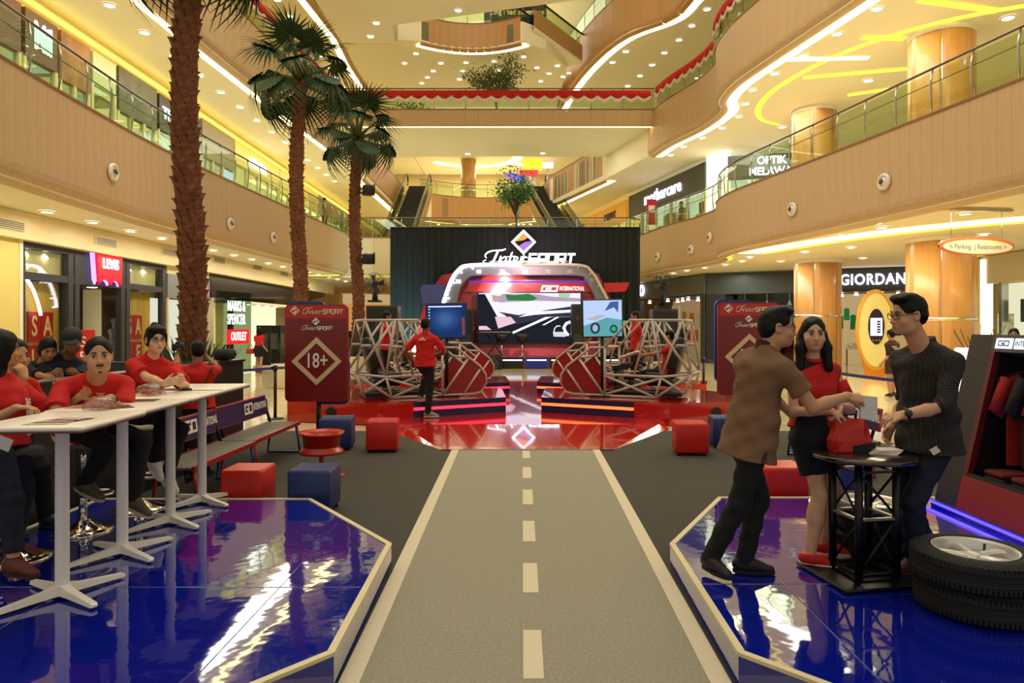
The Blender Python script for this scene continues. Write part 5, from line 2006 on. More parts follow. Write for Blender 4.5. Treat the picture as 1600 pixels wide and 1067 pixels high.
class Blob:
 def __init__(s):
  s.ops = []
  s.cuts = []

 def cap(s, a, b, ra, rb=None, k=.02, op='u'):
  s.ops.append(('cap', op, k, V3(a), V3(b), ra, ra if rb is None else rb))
  return s

 def ell(s, c, r, ax=None, k=.02, op='u'):
  s.ops.append(('ell', op, k, V3(c), r, ax))
  return s

 def tub(s, a, b, wa, wb, side, k=.02, fa=False, fb=False, op='u'):
  """elliptic tube a-b; wa, wb = (half width along side, half depth); fa / fb: cut flat at a / b"""
  s.ops.append(('tub', op, k, V3(a), V3(b), wa, wb, V3(side), fa, fb))
  return s

 def cut(s, p, n):
  s.cuts.append((V3(p), nrm(V3(n))))
  return s

 def mesh(s, res, amp=0., freq=30., seed=0.):
  lo, hi = np.full(3, 1e9), np.full(3, -1e9)
  boxes = []
  for o in s.ops:
   k = o[2]
   if o[0] == 'cap':
    r = max(o[5], o[6])
    l, h = np.minimum(o[3], o[4]) - r, np.maximum(o[3], o[4]) + r
   elif o[0] == 'ell':
    r = np.max(o[4]) if o[5] is not None else np.array(o[4])
    l, h = o[3] - r, o[3] + r
   else:
    r = max(o[5] + o[6])
    l, h = np.minimum(o[3], o[4]) - r, np.maximum(o[3], o[4]) + r
   m = k + 3 * res
   boxes.append((l - m, h + m))
   if o[1] == 'u':
    lo, hi = np.minimum(lo, l - 4 * res), np.maximum(hi, h + 4 * res)
  n = np.ceil((hi - lo) / res).astype(int) + 1
  D = np.full(n, 1.0, dtype=np.float32)
  gx = [(lo[i] + res * np.arange(n[i])).astype(np.float32) for i in range(3)]
  for o, (l, h) in zip(s.ops, boxes):
   i0 = np.clip(np.floor((l - lo) / res).astype(int), 0, n)
   i1 = np.clip(np.ceil((h - lo) / res).astype(int) + 1, 0, n)
   if np.any(i1 <= i0):
    continue
   sl = tuple(slice(i0[i], i1[i]) for i in range(3))
   X = gx[0][sl[0]][:, None, None]
   Y = gx[1][sl[1]][None, :, None]
   Z = gx[2][sl[2]][None, None, :]
   if o[0] == 'cap':
    a, b, ra, rb = o[3:]
    d = b - a
    L2 = float(d @ d) + 1e-12
    t = np.clip(((X - a[0]) * d[0] + (Y - a[1]) * d[1] + (Z - a[2]) * d[2]) / L2, 0, 1)
    f = np.sqrt((X - a[0] - t * d[0]) ** 2 + (Y - a[1] - t * d[1]) ** 2 + (Z - a[2] - t * d[2]) ** 2) - (ra + (rb - ra) * t)
   elif o[0] == 'ell':
    c, r, ax = o[3:]
    if ax is None:
     ax = np.eye(3)
    q = 0
    for j in range(3):
     q = q + (((X - c[0]) * ax[j][0] + (Y - c[1]) * ax[j][1] + (Z - c[2]) * ax[j][2]) / r[j]) ** 2
    f = (np.sqrt(q) - 1) * min(r)
   else:
    a, b, wa, wb, side, fa, fb = o[3:]
    d = b - a
    L = np.linalg.norm(d)
    d = d / L
    sd = nrm(side - d * (side @ d))
    fw = np.cross(d, sd)
    h_ = (X - a[0]) * d[0] + (Y - a[1]) * d[1] + (Z - a[2]) * d[2]
    t = np.clip(h_ / L, 0, 1)
    w = wa[0] + (wb[0] - wa[0]) * t
    dp = wa[1] + (wb[1] - wa[1]) * t
    u = ((X - a[0]) * sd[0] + (Y - a[1]) * sd[1] + (Z - a[2]) * sd[2]) / w
    v = ((X - a[0]) * fw[0] + (Y - a[1]) * fw[1] + (Z - a[2]) * fw[2]) / dp
    mn = np.minimum(w, dp)
    if fa and fb:
     ex = 0
    else:
     e = h_ - t * L
     if fa:
      e = np.maximum(e, 0)
     if fb:
      e = np.minimum(e, 0)
     ex = (e / (mn * .8)) ** 2
    f = (np.sqrt(u * u + v * v + ex) - 1) * mn
    if fa:
     f = np.maximum(f, -h_)
    if fb:
     f = np.maximum(f, h_ - L)
   f = f.astype(np.float32)
   A = D[sl]
   k = max(o[2], 1e-5)
   if o[1] == 'u':
    hh = np.maximum(k - np.abs(A - f), 0) / k
    D[sl] = np.minimum(A, f) - hh * hh * k * .25
   else:
    hh = np.maximum(k - np.abs(A + f), 0) / k
    D[sl] = np.maximum(A, -f) + hh * hh * k * .25
  for p, nn in s.cuts:
   pl = ((gx[0] - p[0]) * nn[0])[:, None, None] + ((gx[1] - p[1]) * nn[1])[None, :, None] + ((gx[2] - p[2]) * nn[2])[None, None, :]
   np.maximum(D, pl.astype(np.float32), out=D)
  if amp:
   m = np.abs(D) < 4 * res
   I = np.nonzero(m)
   x, y, z = gx[0][I[0]], gx[1][I[1]], gx[2][I[2]]
   w = np.sin(freq * (x * .7 + z * .9) + seed + 2 * np.sin(freq * .37 * y + seed)) * np.sin(freq * (y * .8 - z * .6) + 1.3 * seed + 1.7 * np.sin(freq * .31 * x))
   w += .5 * np.sin(freq * 2.1 * (z - .4 * x + .3 * y) + seed * 2)
   D[m] += (amp * w).astype(np.float32)
  return surface_nets(D, lo, res)

def surface_nets(D, lo, res):
 S = D < 0
 a = S[:-1, :-1, :-1]
 allin, anyin = a.copy(), a.copy()
 cs = [(i, j, k) for i in (0, 1) for j in (0, 1) for k in (0, 1)]
 n = D.shape

 def c(A, o):
  return A[o[0]:n[0] - 1 + o[0], o[1]:n[1] - 1 + o[1], o[2]:n[2] - 1 + o[2]]
 for o in cs[1:]:
  q = c(S, o)
  allin &= q
  anyin |= q
 act = anyin & ~allin
 I = np.argwhere(act)
 N = len(I)
 vals = np.stack([D[I[:, 0] + o[0], I[:, 1] + o[1], I[:, 2] + o[2]] for o in cs], 1)
 acc, cnt = np.zeros((N, 3)), np.zeros(N)
 for i in range(8):
  for ax in range(3):
   o = list(cs[i])
   if o[ax]:
    continue
   o[ax] = 1
   j = cs.index(tuple(o))
   va, vb = vals[:, i], vals[:, j]
   m = (va < 0) != (vb < 0)
   t = np.where(m, va / np.where(m, va - vb, 1), 0)
   p = np.tile(np.array(cs[i], float), (N, 1))
   p[:, ax] += t
   acc += p * m[:, None]
   cnt += m
 v = (I + acc / cnt[:, None]) * res + lo
 idx = np.full(act.shape, -1, np.int64)
 idx[I[:, 0], I[:, 1], I[:, 2]] = np.arange(N)
 quads = []
 for ax in range(3):
  s0 = [slice(0, n[i]) for i in range(3)]
  s1 = [slice(0, n[i]) for i in range(3)]
  s0[ax], s1[ax] = slice(0, n[ax] - 1), slice(1, n[ax])
  A, B_ = S[tuple(s0)], S[tuple(s1)]
  E = np.argwhere(A != B_)
  if not len(E):
   continue
  b, cc = (ax + 1) % 3, (ax + 2) % 3
  ok = (E[:, b] > 0) & (E[:, cc] > 0) & (E[:, b] < n[b] - 1) & (E[:, cc] < n[cc] - 1)
  E = E[ok]
  st = A[E[:, 0], E[:, 1], E[:, 2]]

  def g(db, dc):
   q = E.copy()
   q[:, b] -= db
   q[:, cc] -= dc
   return idx[q[:, 0], q[:, 1], q[:, 2]]
  Q = np.stack([g(1, 1), g(0, 1), g(0, 0), g(1, 0)], 1)
  Q = np.where(st[:, None], Q, Q[:, ::-1])
  quads.append(Q)
 return v, np.concatenate(quads) if quads else np.zeros((0, 4), int)

def np_mesh(name, pieces, m):
 V = np.concatenate([p[0] for p in pieces])
 off = 0
 Q = []
 for v, q in pieces:
  Q.append(q + off)
  off += len(v)
 Q = np.concatenate(Q)
 me = bpy.data.meshes.new(name)
 me.vertices.add(len(V))
 me.vertices.foreach_set('co', V.astype(np.float32).ravel())
 me.loops.add(len(Q) * 4)
 me.loops.foreach_set('vertex_index', Q.astype(np.int32).ravel())
 me.polygons.add(len(Q))
 me.polygons.foreach_set('loop_start', (np.arange(len(Q)) * 4).astype(np.int32))
 me.polygons.foreach_set('loop_total', np.full(len(Q), 4, np.int32))
 me.polygons.foreach_set('use_smooth', np.ones(len(Q), bool))
 me.materials.append(m)
 me.update(calc_edges=True)
 return me

def ik(a, t, l1, l2, pole):
 a, t, pole = V3(a), V3(t), nrm(V3(pole))
 d = t - a
 L = np.linalg.norm(d)
 if L > (l1 + l2) * .995:
  t = a + d / L * (l1 + l2) * .995
  d = t - a
  L = np.linalg.norm(d)
 if L < abs(l1 - l2) * 1.05:
  t = a + d / L * abs(l1 - l2) * 1.05
  d, L = t - a, abs(l1 - l2) * 1.05
 u = d / L
 x = (l1 * l1 - l2 * l2 + L * L) / (2 * L)
 h = math.sqrt(max(l1 * l1 - x * x, 0))
 w = nrm(pole - u * (pole @ u))
 return a + u * x + w * h, t

def hand(B, w, d, pn, lat, s, curl=(25, 30, 20), spread=.04, thumb=(.55, .75, .35), k=.006):
 """w wrist, d along the hand, pn palm normal (towards which fingers curl), lat towards the thumb side"""
 d = nrm(d)
 pn = nrm(pn - d * (pn @ d))
 lat = nrm(lat - d * (lat @ d) - pn * (lat @ pn))
 B.tub(w - d * .01, w + d * .075 * s, (.026 * s, .019 * s), (.040 * s, .014 * s), lat, k=.012)
 for i, (o, L, r) in enumerate(((.029, .073, .0088), (.0098, .083, .0092), (-.0095, .077, .0088), (-.028, .060, .0078))):
  p = w + d * (.078 - .004 * abs(i - 1)) * s + lat * o * s
  dd = nrm(d + lat * spread * (1.5 - i))
  ang = 0
  for j, f in enumerate((.45, .32, .26)):
   ang += R(curl[j] * (1 + .08 * i))
   q = p + (dd * math.cos(ang) + pn * math.sin(ang)) * L * f * s
   B.cap(p, q, r * s * (1 - .08 * j), r * s * (.93 - .1 * j), k=.004)
   p = q
 p = w + d * .022 * s + lat * .026 * s
 td = nrm(d * thumb[1] + lat * thumb[0] + pn * thumb[2])
 q = p + td * .042 * s
 B.cap(p, q, .0135 * s, .0105 * s, k=.01)
 q2 = q + nrm(td + d * .35 + pn * .2) * .032 * s
 B.cap(q, q2, .0105 * s, .008 * s, k=.004)

def skin(c):
 return mat('skin_' + c.lstrip('#'), c, .5, vary=.05, vscale=20)

HAIR = mat('black_hair', '#080605', .5, spec=.22, vary=.4, vscale=60, bump=.25, bscale=90, stretch=(1, 1, .25))

def person(label, pelvis, neck, head, tf, hf, Lw, Rw, La, Ra, s=1.0, pf=None, Lp=(0, 0, -1), Rp=(0, 0, -1), Lk=None, Rk=None, Lf=None, Rf=None, hu=None, female=False, width=1.0,
           sk='#b07850', hair='short', top=('tshirt', None), bottom=('trousers', None), shoes=('#222222', '#dddddd', 'sneaker'), res=.006, lh={}, rh={}, face=True, glasses=None, brow=True, group=None, lips='#8a4a40', loc=None, drop=.082,
           socks=None, fold=.0035, moust=False, sleeve=.55, shirt_len=.0, hemslit=False, sleeve_r=1.0):
 pelvis, neck, head = V3(pelvis), V3(neck), V3(head)
 tf = nrm(V3(tf))
 pf = tf if pf is None else nrm(V3(pf))
 up = nrm(neck - pelvis)
 rt = nrm(np.cross(tf, up))
 ft = np.cross(up, rt)
 rp = nrm(np.cross(pf, V3(0, 0, 1)))
 hf = nrm(V3(hf))
 hu = V3(0, 0, 1) if hu is None else nrm(V3(hu))
 hr = nrm(np.cross(hf, hu))
 hu = np.cross(hr, hf)
 hs = s * (0.97 if female else 1.0)
 lk = pf if Lk is None else V3(Lk)
 rk = pf if Rk is None else V3(Rk)
 shw = (.155 if female else .178) * s * width
 sh = {1: neck - up * drop * s + rt * shw, -1: neck - up * drop * s - rt * shw}
 hw = .09 * s
 hip = {1: pelvis + rp * hw, -1: pelvis - rp * hw}
 el, wr, kn, an = {}, {}, {}, {}
 el[1], wr[1] = ik(sh[1], Rw, .285 * s, .25 * s, Rp)
 el[-1], wr[-1] = ik(sh[-1], Lw, .285 * s, .25 * s, Lp)
 kn[1], an[1] = ik(hip[1], Ra, .42 * s, .40 * s, rk)
 kn[-1], an[-1] = ik(hip[-1], La, .42 * s, .40 * s, lk)
 fd = {1: nrm(V3(Rf)) if Rf is not None else pf, -1: nrm(V3(Lf)) if Lf is not None else pf}
 W = width

 # ---------------- skin
 B = Blob()
 B.tub(pelvis - up * .02 * s, pelvis + up * .16 * s, (.118 * s * W, .078 * s), (.098 * s * W, .066 * s), rt, k=.04)
 B.tub(pelvis + up * .16 * s, neck - up * .13 * s, (.098 * s * W, .066 * s), (.118 * s * W, .078 * s), rt, k=.04)
 ru = .042 if top[0] == 'sleeveless' else .038
 for i in (1, -1):
  B.cap(neck - up * .02 * s, sh[i], .040 * s, ru * s, k=.02)
 lg = .80 if bottom[0] == 'trousers' else 1.0
 ls = .85 if (sleeve > 1 and top[0] != 'sleeveless') else 1.0
 B.cap(neck - up * .06 * s, head - hu * .07 * hs - hf * .012 * hs, (.056 if female else .064) * s, (.046 if female else .055) * s, k=.03)
 for i in (1, -1):
  B.cap(sh[i], el[i], .044 * s * (.85 if female else 1), .038 * s * ls * (.9 if female else 1), k=.012)
  B.cap(el[i], el[i] * .6 + wr[i] * .4, .038 * ls * s * (.9 if female else 1), .039 * ls * s * (.85 if female else 1), k=.015)
  B.cap(el[i] * .6 + wr[i] * .4, wr[i], .039 * s * (.85 if female else 1), .026 * s * (.9 if female else 1), k=.015)
  B.cap(hip[i], kn[i], .082 * s * lg, .052 * s * lg, k=.02)
  B.cap(kn[i], kn[i] * .6 + an[i] * .4, .050 * lg * s, .052 * lg * s, k=.02)
  B.cap(kn[i] * .6 + an[i] * .4, an[i], .052 * lg * s, .034 * s, k=.02)
  B.ell(kn[i] * .68 + an[i] * .32 - fd[i] * .018 * s, (.045 * lg * s, .045 * lg * s, .09 * s), None, k=.03)
  B.cap(an[i] - V3(0, 0, .012 * s), an[i] + fd[i] * .07 * s - V3(0, 0, .052 * s), .028 * s, .018 * s, k=.01)
  h = rh if i == 1 else lh
  d = V3(h['d']) if 'd' in h else nrm(wr[i] - el[i])
  pn = V3(h.get('pn', -rt * i))
  lat = V3(h.get('lat', ft))
  hand(B, wr[i], d, pn, lat, s * (.92 if female else 1), h.get('curl', (22, 28, 20)), h.get('spread', .04), h.get('thumb', (.55, .75, .35)))
 hp = lambda x, y, z: head + (hr * x + hf * y + hu * z) * hs
 ax = np.stack([hr, hf, hu])
 q = lambda *r: tuple(v * hs for v in r)
 B.ell(hp(0, -.012, .035), q(.074, .094, .088), ax, k=.02)
 B.ell(hp(0, .012, -.03), q(.064, .078, .075), ax, k=.03)
 B.ell(hp(0, .028, -.078), q(.046 if female else .052, .052, .036), ax, k=.03)
 B.ell(hp(0, .070, -.098), q(.020, .016, .015), ax, k=.02)
 if face:
  B.ell(hp(.031, .093, .001), q(.017, .012, .011), ax, k=.012, op='s')
  B.ell(hp(-.031, .093, .001), q(.017, .012, .011), ax, k=.012, op='s')
  B.ell(hp(.038, .060, -.035), q(.026, .022, .022), ax, k=.025)
  B.ell(hp(-.038, .060, -.035), q(.026, .022, .022), ax, k=.025)
  B.cap(hp(0, .084, .008), hp(0, .106, -.034), .0085 * hs, .0115 * hs, k=.012)
  B.ell(hp(.012, .094, -.038), q(.009, .009, .008), ax, k=.006)
  B.ell(hp(-.012, .094, -.038), q(.009, .009, .008), ax, k=.006)
  B.ell(hp(0, .082, -.066), q(.026, .014, .014), ax, k=.015)
 for i in (1, -1):
  B.ell(hp(.076 * i, -.008, -.005), q(.010, .020, .032), ax, k=.008)
  B.ell(hp(.083 * i, -.002, -.003), q(.006, .010, .018), ax, k=.006, op='s')
 body_me = np_mesh('person', [B.mesh(res)], skin(sk))
 base = V3(*loc) if loc is not None else V3(pelvis[0], pelvis[1], 0)
 body = bpy.data.objects.new('person', body_me)
 COL.objects.link(body)
 tag(body, label, 'person', group)

 def child(name, pieces, m, lab=None):
  o = link(name, np_mesh(name, pieces, m), body, False)
  if lab:
   o['label'] = lab
  return o

 def childmb(name, mb, m):
  return part(mb, name, m, body)

 # ---------------- face details
 if face:
  for i in (1, -1):
   b = MB()
   c = hp(.031 * i, .079, .001)
   Mx = Matrix((hr, hf, hu)).transposed()
   b.ell(Vector(c), (.0125 * hs, .0115 * hs, .0072 * hs), 12, 8, M=Mx)
   b.ell(Vector(hp(.031 * i, .0875, .001)), (.0076 * hs, .0052 * hs, .0078 * hs), 10, 6, M=Mx, mi=1)
   o = part(b, 'eye', [mat('eye_white', '#e6dfd6', .3), mat('eye_dark', '#120a07', .15)], body)
   b = MB()
   b.path([Vector(hp(.018 * i, .088, .010)), Vector(hp(.032 * i, .0885, .0125)), Vector(hp(.047 * i, .080, .008))], .0026 * hs, 6)
   part(b, 'eyelid', mat('lash_dark', '#160d0a', .6), body)
   if brow:
    b = MB()
    b.path([Vector(hp(.014 * i, .092, .022)), Vector(hp(.032 * i, .090, .0285)), Vector(hp(.052 * i, .076, .022))], .004 * hs, 6, radii=[.0045 * hs, .0042 * hs, .002 * hs])
    part(b, 'eyebrow', HAIR, body)
  b = MB()
  Mx = Matrix((hr, hf, hu)).transposed()
  b.ell(Vector(hp(0, .0945, -.0625)), (.021 * hs, .006 * hs, .0045 * hs), 12, 6, M=Mx)
  b.ell(Vector(hp(0, .0935, -.071)), (.018 * hs, .006 * hs, .0055 * hs), 12, 6, M=Mx)
  part(b, 'lips', mat('lips_' + lips.lstrip('#'), lips, .4), body)
  if moust:
   b = MB()
   for i in (1, -1):
    b.path([Vector(hp(.002 * i, .098, -.053)), Vector(hp(.015 * i, .095, -.055)), Vector(hp(.026 * i, .087, -.062))], .004 * hs, 6, radii=[.0045 * hs, .0045 * hs, .0025 * hs])
   part(b, 'moustache', HAIR, body)
   b = MB()
   b.ell(Vector(hp(0, .083, -.098)), (.014 * hs, .007 * hs, .010 * hs), 10, 6, M=Mx)
   part(b, 'goatee', mat('short_stubble', '#2a1a12', .8), body)
 if glasses:
  b = MB()
  for i in (1, -1):
   pts = []
   for j in range(16):
    a = 2 * math.pi * j / 16
    ca, sa = math.cos(a), math.sin(a)
    pts.append(Vector(hp(.034 * i + .025 * abs(ca) ** .6 * (1 if ca > 0 else -1), .100 - .35 * abs(.034 * i + .025 * ca) * .3, -.001 + .019 * abs(sa) ** .7 * (1 if sa > 0 else -1))))
   b.path(pts, .0024 * hs, 6, closed=True)
   b.path([Vector(hp(.058 * i, .092, .006)), Vector(hp(.079 * i, .05, .008)), Vector(hp(.082 * i, -.005, .010)), Vector(hp(.078 * i, -.03, -.005))], .0026 * hs, 6)
  b.path([Vector(hp(-.010, .103, .003)), Vector(hp(0, .106, .006)), Vector(hp(.010, .103, .003))], .0024 * hs, 6)
  childmb('glasses', b, mat('frame_' + glasses.lstrip('#'), glasses, .3))

 # ---------------- hair
 if hair:
  Hb = Blob()
  style, cut_ = hair, None
  Hb.ell(hp(0, -.015, .040), q(.081, .100, .090), ax, k=.02)
  if style in ('short', 'quiff'):
   Hb.ell(hp(0, -.055, -.015), q(.070, .055, .06), ax, k=.03)
   Hb.ell(hp(0, .120, -.026), q(.092, .076, .118), ax, k=.012, op='s')
   Hb.ell(hp(.105, .03, -.045), q(.05, .058, .06), ax, k=.012, op='s')
   Hb.ell(hp(-.105, .03, -.045), q(.05, .058, .06), ax, k=.012, op='s')
   Hb.ell(hp(.094, -.01, -.02), q(.022, .026, .042), ax, k=.01, op='s')
   Hb.ell(hp(-.094, -.01, -.02), q(.022, .026, .042), ax, k=.01, op='s')
   Hb.ell(hp(0, -.03, -.16), q(.16, .16, .095), ax, k=.012, op='s')
   if style == 'quiff':
    Hb.ell(hp(.0, .034, .112), q(.066, .052, .026), ax, k=.03)
    Hb.ell(hp(.0, .060, .102), q(.055, .026, .018), ax, k=.02)
  elif style == 'long':
   Hb.ell(hp(0, -.06, -.03), q(.078, .055, .09), ax, k=.03)
   for i in (1, -1):
    Hb.cap(hp(.062 * i, -.03, .0), hp(.085 * i, .0, -.10), .034 * hs, .036 * hs, k=.03)
    Hb.cap(hp(.085 * i, .0, -.10), hp(.098 * i, .035, -.24), .036 * hs, .03 * hs, k=.03)
   Hb.tub(hp(0, -.075, -.02), hp(0, -.085, -.26), q(.085, .035), q(.10, .025), hr, k=.04)
   Hb.ell(hp(.005, .118, -.025), q(.068, .078, .108), ax, k=.012, op='s')
  elif style == 'tied':
   Hb.ell(hp(0, -.055, -.01), q(.072, .055, .07), ax, k=.03)
   Hb.ell(hp(0, .03, .095), q(.076, .062, .035), ax, k=.03)
   Hb.ell(hp(0, -.02, .135), q(.035, .035, .028), ax, k=.02)
   Hb.cap(hp(.072, .045, .05), hp(.078, .04, -.05), .014 * hs, .008 * hs, k=.015)
   Hb.cap(hp(-.072, .045, .05), hp(-.078, .04, -.05), .014 * hs, .008 * hs, k=.015)
   Hb.ell(hp(0, .120, -.035), q(.072, .078, .102), ax, k=.012, op='s')
  elif style == 'bob':
   Hb.ell(hp(0, -.03, -.03), q(.092, .085, .095), ax, k=.03)
   Hb.ell(hp(0, .122, -.035), q(.068, .08, .098), ax, k=.012, op='s')
   Hb.ell(hp(0, .03, -.18), q(.15, .15, .08), ax, k=.012, op='s')
  elif style == 'veil':
   Hb.ell(hp(0, -.03, .0), q(.105, .12, .13), ax, k=.03)
   Hb.cap(hp(0, -.05, -.06), hp(0, -.04, -.20), .075 * hs, .085 * hs, k=.04)
   Hb.ell(hp(0, .13, -.02), q(.066, .08, .095), ax, k=.015, op='s')
  elif style == 'cap':
   Hb.ell(hp(0, -.055, -.02), q(.076, .055, .06), ax, k=.03)
   Hb.ell(hp(0, .115, -.045), q(.10, .072, .098), ax, k=.012, op='s')
   Hb.ell(hp(0, -.03, -.16), q(.16, .16, .095), ax, k=.012, op='s')
  child('hair', [Hb.mesh(res * .9, .0012 * hs, 55, 1.0)], HAIR)
  if style == 'cap':
   Cb = Blob()
   Cb.ell(hp(0, -.012, .055), q(.093, .112, .088), ax, k=.01)
   Cb.cut(hp(0, 0, .035), -hu)
   Cb.ell(hp(0, .125, .042), q(.072, .075, .010), ax, k=.01)
   child('baseball_cap', [Cb.mesh(res)], mat('black_cap', '#101114', .7))

 # ---------------- top
 kind, mt = top[0], top[1]
 T = Blob()
 g = .012 * s
 waist = pelvis + up * (.13 * s)
 long_ = kind in ('tshirt', 'shirt', 'polo')
 hem = pelvis - up * ((.04 + shirt_len) * s if long_ else -.05 * s)
 if kind != 'none':
  if female:
   T.tub(hem, waist + up * .03 * s, (.158 * s * W + g, .115 * s + g), (.128 * s * W + g, .09 * s + g), rt, k=.04, fa=True)
   T.tub(waist + up * .03 * s, neck - up * .11 * s, (.128 * s * W + g, .09 * s + g), (.142 * s * W + g, .10 * s + g), rt, k=.05)
   for i in (1, -1):
    T.ell(neck - up * .19 * s + rt * .062 * i * s + ft * .075 * s, (.058 * s, .055 * s, .058 * s), None, k=.05)
  else:
   T.tub(hem, waist, ((.195 if shirt_len else .182) * s * W + g, .134 * s + g), ((.168 if shirt_len else .150) * s * W + g, .108 * s + g), rt, k=.03, fa=True)
   T.tub(waist, neck - up * .12 * s, (.142 * s * W + g, .102 * s + g), (.158 * s * W + g, .108 * s + g), rt, k=.05)
  T.cap(neck - up * .05 * s, neck + up * .008 * s, .072 * s, .066 * s, k=.03)
  for i in (1, -1):
   T.cap(neck - up * .022 * s + rt * .03 * i * s, sh[i] - rt * .012 * i * s + up * .004 * s, .058 * s, .055 * s, k=.03)
   T.cap(neck - up * .10 * s + rt * .05 * i * s, sh[i] - rt * .03 * i * s - up * .04 * s, .070 * s, .058 * s, k=.05)
  for i in (1, -1):
   if kind == 'sleeveless':
    T.ell(sh[i] - rt * .02 * i * s, (.05 * s,) * 3, None, k=.03)
    continue
   fr = sleeve if kind in ('tshirt', 'polo', 'shirt') else .5
   r_ = sleeve_r
   if fr <= 1:
    e = sh[i] + (el[i] - sh[i]) * fr
    T.tub(sh[i] + (el[i] - sh[i]) * .06, e, (.053 * s, .056 * s), (.060 * s * r_, .064 * s * r_), np.cross(el[i] - sh[i], V3(.3, .5, .8)), k=.03, fb=True)
   else:
    e = el[i] + (wr[i] - el[i]) * (fr - 1)
    T.tub(sh[i], el[i], (.056 * s, .060 * s), (.054 * s, .056 * s), np.cross(el[i] - sh[i], V3(.3, .5, .8)), k=.03)
    T.tub(el[i], e, (.054 * s, .056 * s), (.051 * s, .053 * s), np.cross(wr[i] - el[i], V3(.3, .5, .8)), k=.02, fb=True)
    T.tub(e - nrm(wr[i] - el[i]) * .04 * s, e, (.057 * s, .058 * s), (.057 * s, .058 * s), np.cross(wr[i] - el[i], V3(.3, .5, .8)), k=.004, fa=True, fb=True)
  T.cap(neck + up * .055 * s + ft * .045 * s, neck + up * .04 * s, .050 * s, .058 * s, k=.008, op='s')
  if hemslit:
   c = hem + rt * .20 * s - ft * .03 * s
   T.tub(c - up * .01, c + up * .075 * s, (.022 * s, .05 * s), (.003 * s, .05 * s), ft, k=.003, op='s')
  child({'shirt': 'shirt', 'tshirt': 'tshirt', 'polo': 'polo_shirt', 'sleeveless': 'sleeveless_top'}[kind], [T.mesh(res, fold * s, 26, s * 7 + head[0])], mt)
  if kind in ('shirt', 'polo'):
   Cb = Blob()
   Cb.cap(neck + up * .01 * s, neck + up * .045 * s + (head - neck) * .02, .066 * s, .062 * s, k=.02)
   Cb.cut(neck + up * .05 * s, up + ft * .25)
   Cb.cut(neck - up * .015 * s, -up + ft * .5)
   Cb.cap(neck + up * .09 * s + ft * .03 * s, neck - up * .03 * s + ft * .085 * s, .045 * s, .022 * s, k=.006, op='s')
   child('collar', [Cb.mesh(res)], top[2] if len(top) > 2 else mt)

 # ---------------- bottom
 kind, mt = bottom[0], bottom[1]
 Tb = Blob()
 if kind in ('trousers', 'shorts'):
  Tb.tub(pelvis - V3(0, 0, .03 * s), pelvis + up * .10 * s, (.136 * s * W, .102 * s), (.128 * s * W, .095 * s), rt, k=.03)
  for i in (1, -1):
   if kind == 'shorts':
    e = hip[i] + (kn[i] - hip[i]) * .75
    Tb.tub(hip[i], e, (.098 * s, .10 * s), (.088 * s, .09 * s), rp, k=.03, fb=True)
   else:
    e = an[i] + (kn[i] - an[i]) * bottom[2] if len(bottom) > 2 else an[i] - (kn[i] - an[i]) * .075
    Tb.cap(hip[i], kn[i], .088 * s, .066 * s, k=.025)
    Tb.tub(kn[i], e, (.066 * s, .066 * s), (.053 * s, .056 * s), rp, k=.03, fb=True)
  child(kind, [Tb.mesh(res, fold * s, 30, s * 3 + head[1])], mt)
 elif kind == 'skirt':
  kc = (kn[1] + kn[-1]) / 2
  hemp = pelvis + (kc - pelvis) * bottom[2]
  Tb.tub(waist + up * .035 * s, pelvis - V3(0, 0, .03 * s), (.142 * s, .108 * s), (.188 * s, .142 * s), rp, k=.03, fa=True)
  Tb.tub(pelvis - V3(0, 0, .03 * s), hemp, (.188 * s, .142 * s), (.172 * s, .142 * s), rp, k=.03, fb=True)
  child('skirt', [Tb.mesh(res, fold * .7 * s, 22, 2.0)], mt)

 # ---------------- shoes
 if shoes:
  cu, csole, sk_ = shoes
  for i in (1, -1):
   f = nrm(V3(fd[i][0], fd[i][1], fd[i][2] if abs(fd[i][2]) > .15 else 0))
   r_ = nrm(np.cross(f, V3(0, 0, 1)))
   un = np.cross(r_, f)
   a = an[i] - un * .082 * s
   Sb = Blob()
   Sb.cap(a - f * .04 * s + un * .05 * s, a + f * .03 * s + un * .052 * s, .038 * s, .04 * s, k=.02)
   Sb.cap(a + f * .03 * s + un * .048 * s, a + f * .155 * s + un * .022 * s, .040 * s, .030 * s, k=.03)
   Sb.cap(an[i] - f * .005, a + un * .05 * s, .046 * s, .044 * s, k=.02)
   Sb.cap(an[i] + f * .02 * s - un * .01 * s, a + f * .09 * s + un * .045 * s, .036 * s, .030 * s, k=.02)
   Sb.cut(a + un * .012 * s, -un)
   Sb.cut(an[i] + un * (.035 if sk_ == 'boot' else .0 if sk_ == 'platform' else .022) * s, un)
   child('shoe' if sk_ != 'boot' else 'boot', [Sb.mesh(min(res, .006))], mat('shoe_' + cu.lstrip('#'), cu, .55))
   b = MB()
   th = .028 if sk_ == 'platform' else .018
   ol = []
   for j in range(24):
    t = 2 * math.pi * j / 24
    y = .058 + .132 * math.cos(t)
    w = (.045 if y > .05 else .038) * (abs(math.sin(t)) ** .75)
    ol.append(a + f * y * s + r_ * (w * (1 if math.sin(t) > 0 else -1)) * s)
   vs = [p + un * (.016 - th) * s for p in ol] + [p + un * .018 * s for p in ol]
   n = 24
   b.add(vs, [tuple(range(n)), tuple(range(2 * n - 1, n - 1, -1))] + [(j, n + j, n + (j + 1) % n, (j + 1) % n) for j in range(n)])
   part(b, 'sole', mat('sole_' + csole.lstrip('#'), csole, .6), body)
 return dict(o=body, sh=sh, el=el, wr=wr, kn=kn, an=an, rt=rt, ft=ft, up=up, neck=neck, pelvis=pelvis, hp=hp, hr=hr, hf=hf, hu=hu, child=child, s=s)

